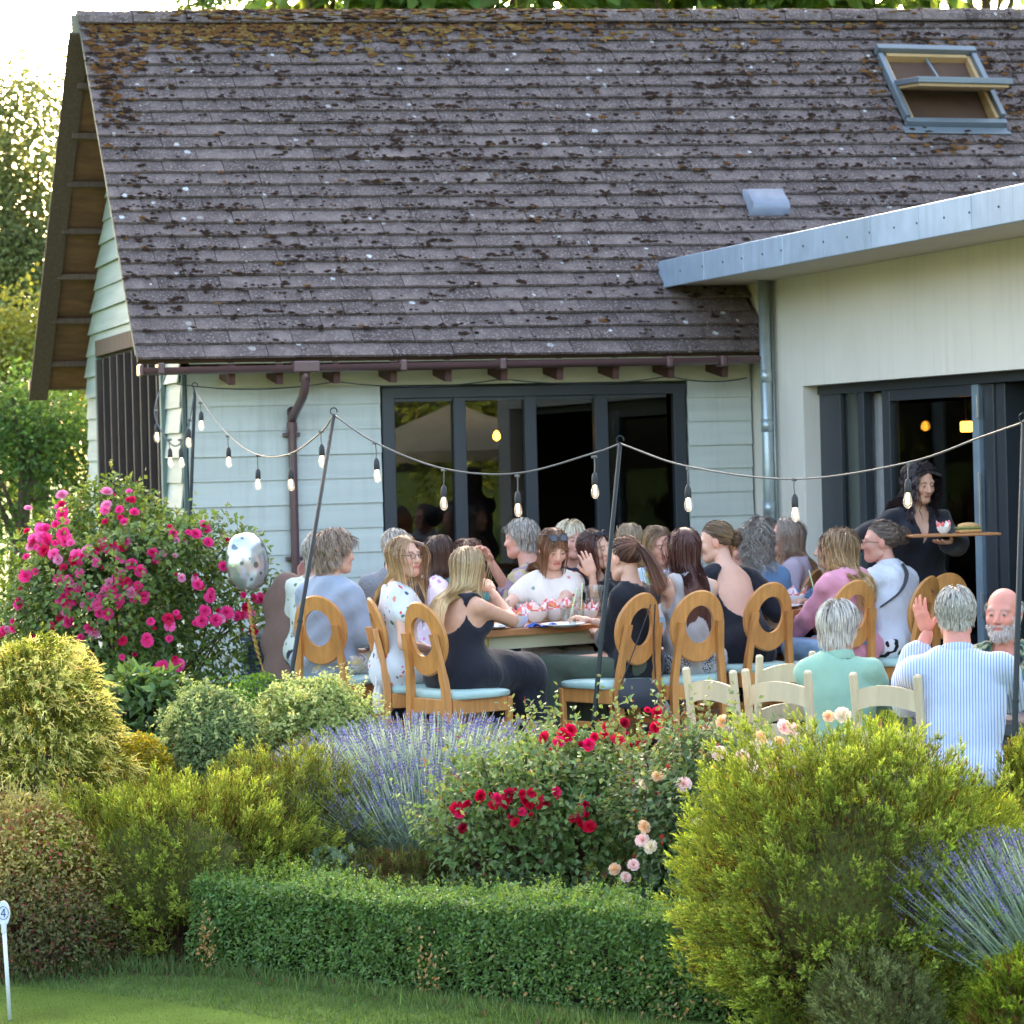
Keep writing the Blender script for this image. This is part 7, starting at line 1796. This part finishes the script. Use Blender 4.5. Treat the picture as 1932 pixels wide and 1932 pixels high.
pe = [blossom_mesh('flower', ROSE, srgb(240, 206, 170), 21, .042, srgb(244, 216, 130)), blossom_mesh('flower', ROSE, srgb(242, 214, 206), 22, .042, srgb(240, 190, 180)), blossom_mesh('flower', ROSE, srgb(240, 226, 200), 23, .042)]
bd = [blossom_mesh('bud', [(5, .6, 1.25, .9, 0), (4, .55, 1.4, .9, .05)], srgb(226, 112, 84), 31, .035)]
t, b0, c, lob, r = rose_bush('peach_rose_bush', 'rose bush with peach and cream flowers behind the big heath', 1345, 11.85, (.40, .34, .48), -.02, 7000, (92, 114, 74), (120, 134, 82), None, 53, .040, .028)
pe_px = [(1363, 1362), (1357, 1421), (1424, 1410), (1435, 1392), (1400, 1428), (1415, 1445), (1470, 1400), (1500, 1375), (1590, 1350), (1563, 1352), (1478, 1372), (1314, 1552), (1215, 1560), (1212, 1585), (1228, 1598), (1160, 1640), (1195, 1632), (1215, 1480), (1240, 1465), (1290, 1480), (1440, 1462), (1455, 1440), (1180, 1655)]
PF = [onblob(x, y, b0, c, (.40, .34, .48), 1.14) for x, y in pe_px]; flowers(t, pe, PF, [unit(np.array([r.normal(0, .5), -1, .6])) for _ in PF], r.uniform(.62, 1.0, len(PF)))
bp, bdv, _ = blob(r, 60, c, (.42, .36, .50), .2, .02, -.2, 4, lob); ok = bdv[:, 1] < .3; flowers(t, bd, bp[ok][:40], [unit(np.array([0, -.2, 1.]) + r.normal(0, .3, 3)) for _ in range(40)], r.uniform(.6, 1.0, 40), 'bud')
# ---- golden conifer with drooping pale tips
def conifer():
    r = np.random.default_rng(61); b0 = gpt(70, 13.1); t = plant('golden_conifer', 'rounded golden conifer with drooping pale tips at the left edge', 'conifer', b0); c = np.array([0, 0, .22 - b0[2]])
    tips, d, q = blob(r, 620, c, (.46, .45, .70), .14, .16, -.75, 4); parts = []
    ax = unit(d * np.array([1, 1, .5]) + np.array([0, 0, -.25]) + r.normal(0, .2, d.shape)); per = 20; ll = .19 * r.uniform(.7, 1.2, len(tips))
    u = r.random((len(tips), per)); root = tips - ax * ll[:, None] * .8; P = root[:, None] + u[..., None] * (ax * ll[:, None])[:, None]; P[..., 2] -= (u ** 2) * .05; P += r.normal(0, .014, P.shape)
    D = unit(ax[:, None] + r.normal(0, .45, P.shape) + np.array([0, 0, -.45]) * u[..., None]); w = np.clip((u - .35) * 2.2, 0, 1).reshape(-1)[:, None] * np.repeat(np.clip(.35 + .65 * r.random(len(tips)) + .4 * d[:, 2], 0, 1), per)[:, None]
    V, F, C = sprigs(r, P.reshape(-1, 3), D.reshape(-1, 3), .055 * r.uniform(.6, 1.2, len(w)), srgb(104, 120, 50), srgb(158, 166, 78), 1.2, 6); nv = len(V) // len(w); tipc = var(srgb(230, 224, 150), len(w), r, .1); C = C * (1 - np.repeat(w, nv, 0)) + np.repeat(tipc * w, nv, 0)
    parts.append((V, F, C)); Pi, di, qi = blob(r, 3000, c, (.42, .40, .64), .14, .5, -.8, 4); parts.append(sprigs(r, Pi, unit(di + r.normal(0, .4, di.shape)), .07, srgb(70, 74, 34), srgb(104, 112, 48), 1.4, 6))
    V, F, C = combine(parts); V[:, 2] = np.maximum(V[:, 2], -.02); mesh_np('foliage', V, F, m_needle, t, np.clip(C, 0, 1)); stems(t, (0, 0, -.04), [c + (x - c) * .8 for x in tips[:26]], .016, 'trunk')
conifer()
# ---- leafy shrubs
def shrub(name, label, px, Y, rad, zc, n, L, W, col, tip, seed, amp=.12, inner=.45, mt=None, group='leafy shrubs', zmin=-.6, cat='shrub', s=.2, droop=.2, extra=None, wild=0):
    r = np.random.default_rng(seed); b0 = gpt(px, Y); t = plant(name, label, cat, b0, group); c = np.array([0, 0, zc - b0[2]]); P, d, q = blob(r, n, c, rad, amp, inner, zmin, 4)
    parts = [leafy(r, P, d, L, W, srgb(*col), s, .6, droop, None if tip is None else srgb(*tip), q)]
    if wild:
        wp, wd, _ = blob(r, wild, c, np.array(rad) * .97, amp, .05, -.3, 4); wl = r.uniform(.02, .085, len(wp)); wa = unit(wd + np.array([0, 0, .35]) + r.normal(0, .25, wd.shape)); kk = np.linspace(0, 1, 9); Pw = (wp[:, None] + kk[None, :, None] * (wa * wl[:, None])[:, None]).reshape(-1, 3); parts.append(leafy(r, Pw, unit(np.repeat(wa, 9, 0) + rdir(r, len(Pw))), L * .9, W * .9, srgb(*(tip or col)), s))
    if extra: m, ec, eL = extra; Pe, de, qe = blob(r, m, c, np.array(rad) * .98, amp, .3, zmin, 4); parts.append(leafy(r, Pe, de, eL, eL * .5, srgb(*ec), .25))
    V, F, C = combine(parts); V[:, 2] = np.maximum(V[:, 2], -.02); mesh_np('foliage', V, F, mt or m_leaf, t, C); stems(t, (0, 0, -.04), [c + (x - c) * .85 for x in P[:28]], .009); return t
shrub('clipped_shrub', 'clipped grey-green ball shrub left of the other', 402, 13.75, (.255, .25, .28), .28, 14000, .025, .016, (112, 130, 88), (158, 170, 112), 71, .2, .35, group='clipped ball shrubs', zmin=-.8, wild=220, extra=(300, (120, 96, 70), .02))
shrub('clipped_shrub', 'paler clipped ball shrub by the foot of the leaning pole', 603, 13.95, (.315, .27, .28), .31, 16000, .026, .016, (134, 148, 92), (190, 196, 128), 72, .26, .35, group='clipped ball shrubs', zmin=-.8, wild=320, extra=(240, (136, 112, 76), .02))
shrub('broadleaf_shrub', 'broad leaved green shrub under the pink roses', 275, 14.5, (.28, .26, .44), .20, 1900, .078, .048, (74, 98, 58), (124, 150, 76), 73, .16, .6, m_leaf_g)
shrub('yellow_shrub', 'small yellow-green shrub beside the golden conifer', 262, 13.45, (.20, .2, .30), .08, 5200, .024, .015, (128, 128, 44), (188, 168, 64), 74, .16, .4)
shrub('bronze_spiraea', 'bronze and yellow leaved twiggy shrub at the left edge', 35, 12.35, (.42, .34, .32), -.14, 8000, .026, .014, (146, 138, 82), (204, 190, 116), 75, .18, .6, extra=(900, (176, 84, 84), .02))
shrub('dark_shrub', 'dark tangled shrub behind the putting marker', 60, 12.1, (.42, .28, .26), -.40, 4200, .024, .014, (92, 96, 58), (130, 118, 70), 76, .18, .6, extra=(500, (140, 70, 60), .02))
shrub('ground_cover', 'bright green ground cover between the roses and the first chair', 485, 15.5, (.42, .5, .26), .22, 9000, .019, .012, (84, 122, 46), (136, 172, 70), 77, .5, .6, group='leafy weeds', cat='plant')
shrub('ground_cover', 'grey-green leafy weeds between heath and lavender', 640, 12.5, (.2, .2, .22), -.33, 900, .05, .032, (96, 118, 96), (140, 158, 128), 78, .2, .6, group='leafy weeds', cat='plant')
shrub('ground_cover', 'dark leafy growth under the crimson roses', 960, 12.0, (.40, .16, .2), -.36, 4200, .036, .024, (60, 78, 46), (104, 120, 64), 79, .2, .6, m_leaf_g, group='leafy weeds', cat='plant')
shrub('ground_cover', 'dark leafy growth under the peach roses', 1270, 11.75, (.34, .16, .2), -.34, 3600, .036, .024, (56, 74, 48), (94, 110, 62), 80, .2, .6, m_leaf_g, group='leafy weeds', cat='plant')
# ---- grass
def grass(name, pts, L, col, seed, label=None, s=.2, tipc=None):
    r = np.random.default_rng(seed); n = len(pts); z = gh(pts[:, 0], pts[:, 1]); P = np.stack([pts[:, 0], pts[:, 1], z], 1); D = unit(np.array([0, 0, 1.]) + r.normal(0, .38, (n, 3))); S = unit(np.cross(D, rdir(r, n))); L = L * r.uniform(.5, 1.3, n)[:, None]; w = .0028
    V = np.stack([P - S * w, P + S * w, P + D * L], 1).reshape(-1, 3); c = var(col, n, r, s)
    o = mesh_np(name, V, np.arange(3 * n).reshape(-1, 3), m_leaf, None, np.repeat(c, 3, 0)); o['kind'] = 'stuff'; tag(o, label, 'grass'); return o
rg = np.random.default_rng(81)
n = 30000; px_ = rg.uniform(-60, 1500, n); py_ = rg.uniform(1790, 1990, n); rr_ = [ray(a, b_) for a, b_ in zip(px_, py_)]; tt = [(-.55 - CZ) / q_[2] for q_ in rr_]; G_ = np.array([[q_[0] * k_, k_] for q_, k_ in zip(rr_, tt)])
gl = np.array([[p.x, p.y] for p in gp]); edge_y = np.interp(G_[:, 0], gl[:, 0], gl[:, 1]); G_ = G_[(G_[:, 1] > edge_y - .02) & (G_[:, 1] < 12.5)]
grass('rough_grass', G_, .034, srgb(84, 108, 56), 82, 'short rough grass along the foot of the hedge')
n = 2600; u_ = rg.random(n); xa, xb = ray(20, 1800)[0] * 12.1, ray(1450, 1900)[0] * 10.2; G2 = np.stack([xa + (xb - xa) * u_, 12.15 + (10.15 - 12.15) * np.clip((u_ - .24) / .76, 0, 1) - .06 + rg.normal(0, .07, n)], 1)
grass('tall_grass', G2, .07, srgb(104, 126, 70), 83, 'longer wispy grass at the base of the hedge')
n = 90000; G3 = np.stack([rg.uniform(-2.6, .6, n), rg.uniform(10.2, 12.0, n)], 1); ey_ = np.interp(G3[:, 0], gl[:, 0], gl[:, 1]); G3 = G3[G3[:, 1] < ey_]
grass('mown_grass', G3, .013, srgb(92, 114, 50), 84, 'closely mown turf of the putting green')
# litter of dead leaves at the hedge foot
r = np.random.default_rng(85); n = 260; u_ = r.random(n); P = np.stack([xa + (xb - xa) * u_, 12.15 + (10.15 - 12.15) * np.clip((u_ - .24) / .76, 0, 1) + r.normal(-.03, .10, n), np.zeros(n)], 1); P[:, 2] = gh(P[:, 0], P[:, 1]) + .006
V, F, C = leafy(r, P, np.tile([0, 0, .3], (n, 1)), .03, .018, srgb(120, 84, 58), .3, .2, .0); o = mesh_np('leaf_litter', V, F, m_leaf, None, C); o['kind'] = 'stuff'; tag(o, 'scattered dead leaves along the hedge foot', 'leaves')

# ------------------------------------------------------------------ trees
def tree(name, label, base, crown_c, rad, n, L, col, tip, seed, trunk_r=.12, amp=.25, inner=.75, limbs=16, group=None, clumps=60, cr=.35):
    r = np.random.default_rng(seed); t = thing(name, label, 'tree', Vector(base), 0, group); c = np.array(crown_c) - np.array(base); lob = lobes(r, 7, 3)
    cc, cd_, _ = blob(r, clumps, c, np.array(rad) * .92, amp, inner, -.95, 3, lob); i = r.integers(0, len(cc), n); off = r.normal(0, 1, (n, 3)) * np.array([1, 1, .75]) * cr; P = cc[i] + off
    tone = np.exp(r.normal(0, .18, len(cc)))[i][:, None]; D = unit(off + r.normal(0, .5, (n, 3)) * cr - np.array([0, 0, .5 * cr])); U = unit(np.array([0, 0, 1.]) + r.normal(0, .6, (n, 3)))
    V, F = leaves(P, D, U, L * r.uniform(.6, 1.3, n), L * .6 * r.uniform(.7, 1.2, n)); w = r.random((n, 1)); C = np.clip((var(srgb(*col), n, r, .15) * (1 - w) + var(srgb(*tip), n, r, .15) * w) * tone, 0, 1)
    mesh_np('crown', V, F, m_tree, t, np.repeat(C, 4, 0)); b = B(); topp = c + np.array([0, 0, rad[2] * .5])
    b.tube(catmull([[0, 0, -.1], c * .5 + r.normal(0, .08, 3), topp], 5), np.linspace(trunk_r, trunk_r * .25, 11), 8)
    for q in cc[:limbs]:
        s0 = topp * r.uniform(.35, .85); b.tube(catmull([s0, (s0 + q) / 2 + np.array([0, 0, .1]), q], 3), np.linspace(trunk_r * .35, trunk_r * .08, 7), 5)
    b.obj('trunk', mat('bark', srgb(92, 80, 66), .9, .3, 12, .5, 40), t); return t
def T3(px, py, Y): return np.array(at(px, py, Y))
def gb(px, Y): return (ray(px, 1000)[0] * Y, Y, -.04)
tree('birch_tree', 'tall airy tree glowing in backlight at the left edge', gb(30, 36), T3(20, 480, 36), (1.4, 1.2, 3.0), 30000, .095, (92, 104, 64), (132, 138, 90), 91, .14, .3, .8, 22, 'trees beyond the barn', 90, .34)
tree('willow_tree', 'bright yellow-green bushy tree beside the gable', gb(70, 31), T3(60, 760, 31), (1.3, 1.0, 1.2), 14000, .085, (104, 114, 54), (146, 148, 74), 92, .12, .2, .6, 14, 'trees beyond the barn', 50, .30)
tree('laurel_tree', 'dark rounded evergreen shrub below the gable overhang', gb(50, 26.5), T3(45, 890, 26.5), (.95, .7, .95), 9000, .075, (58, 84, 46), (96, 124, 64), 93, .09, .15, .5, 12, 'trees beyond the barn', 50, .22)
tree('beech_tree', 'green tree top rising behind the ridge at upper left', gb(560, 48), T3(610, -380, 48), (2.4, 2.0, 5.0), 14000, .52, (78, 100, 58), (120, 142, 76), 94, .2, .3, .8, 10, 'trees behind the roof ridge', 150, .5)  # this and the next ridge crowns stretched out of frame to block sky glow
for k_, (px, lab) in enumerate(((900, 'green tree top behind the middle of the ridge'), (1230, 'green tree top behind the ridge left of the roof window'), (1540, 'green tree top behind the ridge by the roof window'), (1850, 'green tree top behind the ridge at the right edge'))):
    tree('beech_tree', lab, gb(px, 48 + k_), T3(px, -420, 48 + k_), (2.8, 2.0, 5.6), 15000, .55, (74, 98, 54), (112, 134, 72), 95 + k_, .2, .2, .8, 10, 'trees behind the roof ridge', 170, .5)
tree('ash_tree', 'thin leafy twigs showing above the left end of the ridge', gb(385, 44), T3(385, 0, 44), (.55, .5, .5), 1600, .10, (84, 104, 60), (120, 140, 76), 99, .1, .3, .7, 8, 'trees behind the roof ridge', 22, .2)
far = tree('garden_tree', 'round garden tree across the lawn, seen only as a reflection in the glass', (-3, -24, -.55), (-3, -24, 3.0), (3.0, 2.0, 3.2), 7000, .2, (100, 118, 58), (150, 156, 76), 101, .2, .25, .7, 12, 'garden trees across the lawn', 60, .5)
for k_, (x_, y_, s_) in enumerate(((-11, -22, 1.3), (6, -26, 1.4), (15, -22, 1.3), (-22, -14, 1.4), (-22, 4, 1.2), (-24, 16, 1.3), (24, -12, 1.4), (28, 0, 1.3), (32, -8, 1.5))):
    o = copy_tree(far); o['label'] = 'garden tree across the lawn, mirrored in the glass, ' + ('left of the round one', 'right of the round one', 'far right of the round one', 'far left of the round one', 'off the left edge by the lawn', 'off the left edge by the roses', 'off the right edge', 'off the right edge by the patio', 'furthest off the right edge')[k_]; o.location = (x_, y_, -.55); o.scale = (s_, s_, s_); o.rotation_euler = (0, 0, k_ * 1.3)

tree('maple_tree', 'sunlit tree seen dimly through the folding door glass', gb(1760, 40), T3(1770, 850, 40), (2.4, 1.6, 2.6), 6000, .16, (120, 126, 56), (170, 160, 74), 121, .16, .25, .7, 10, 'trees beyond the extension', 50, .45)
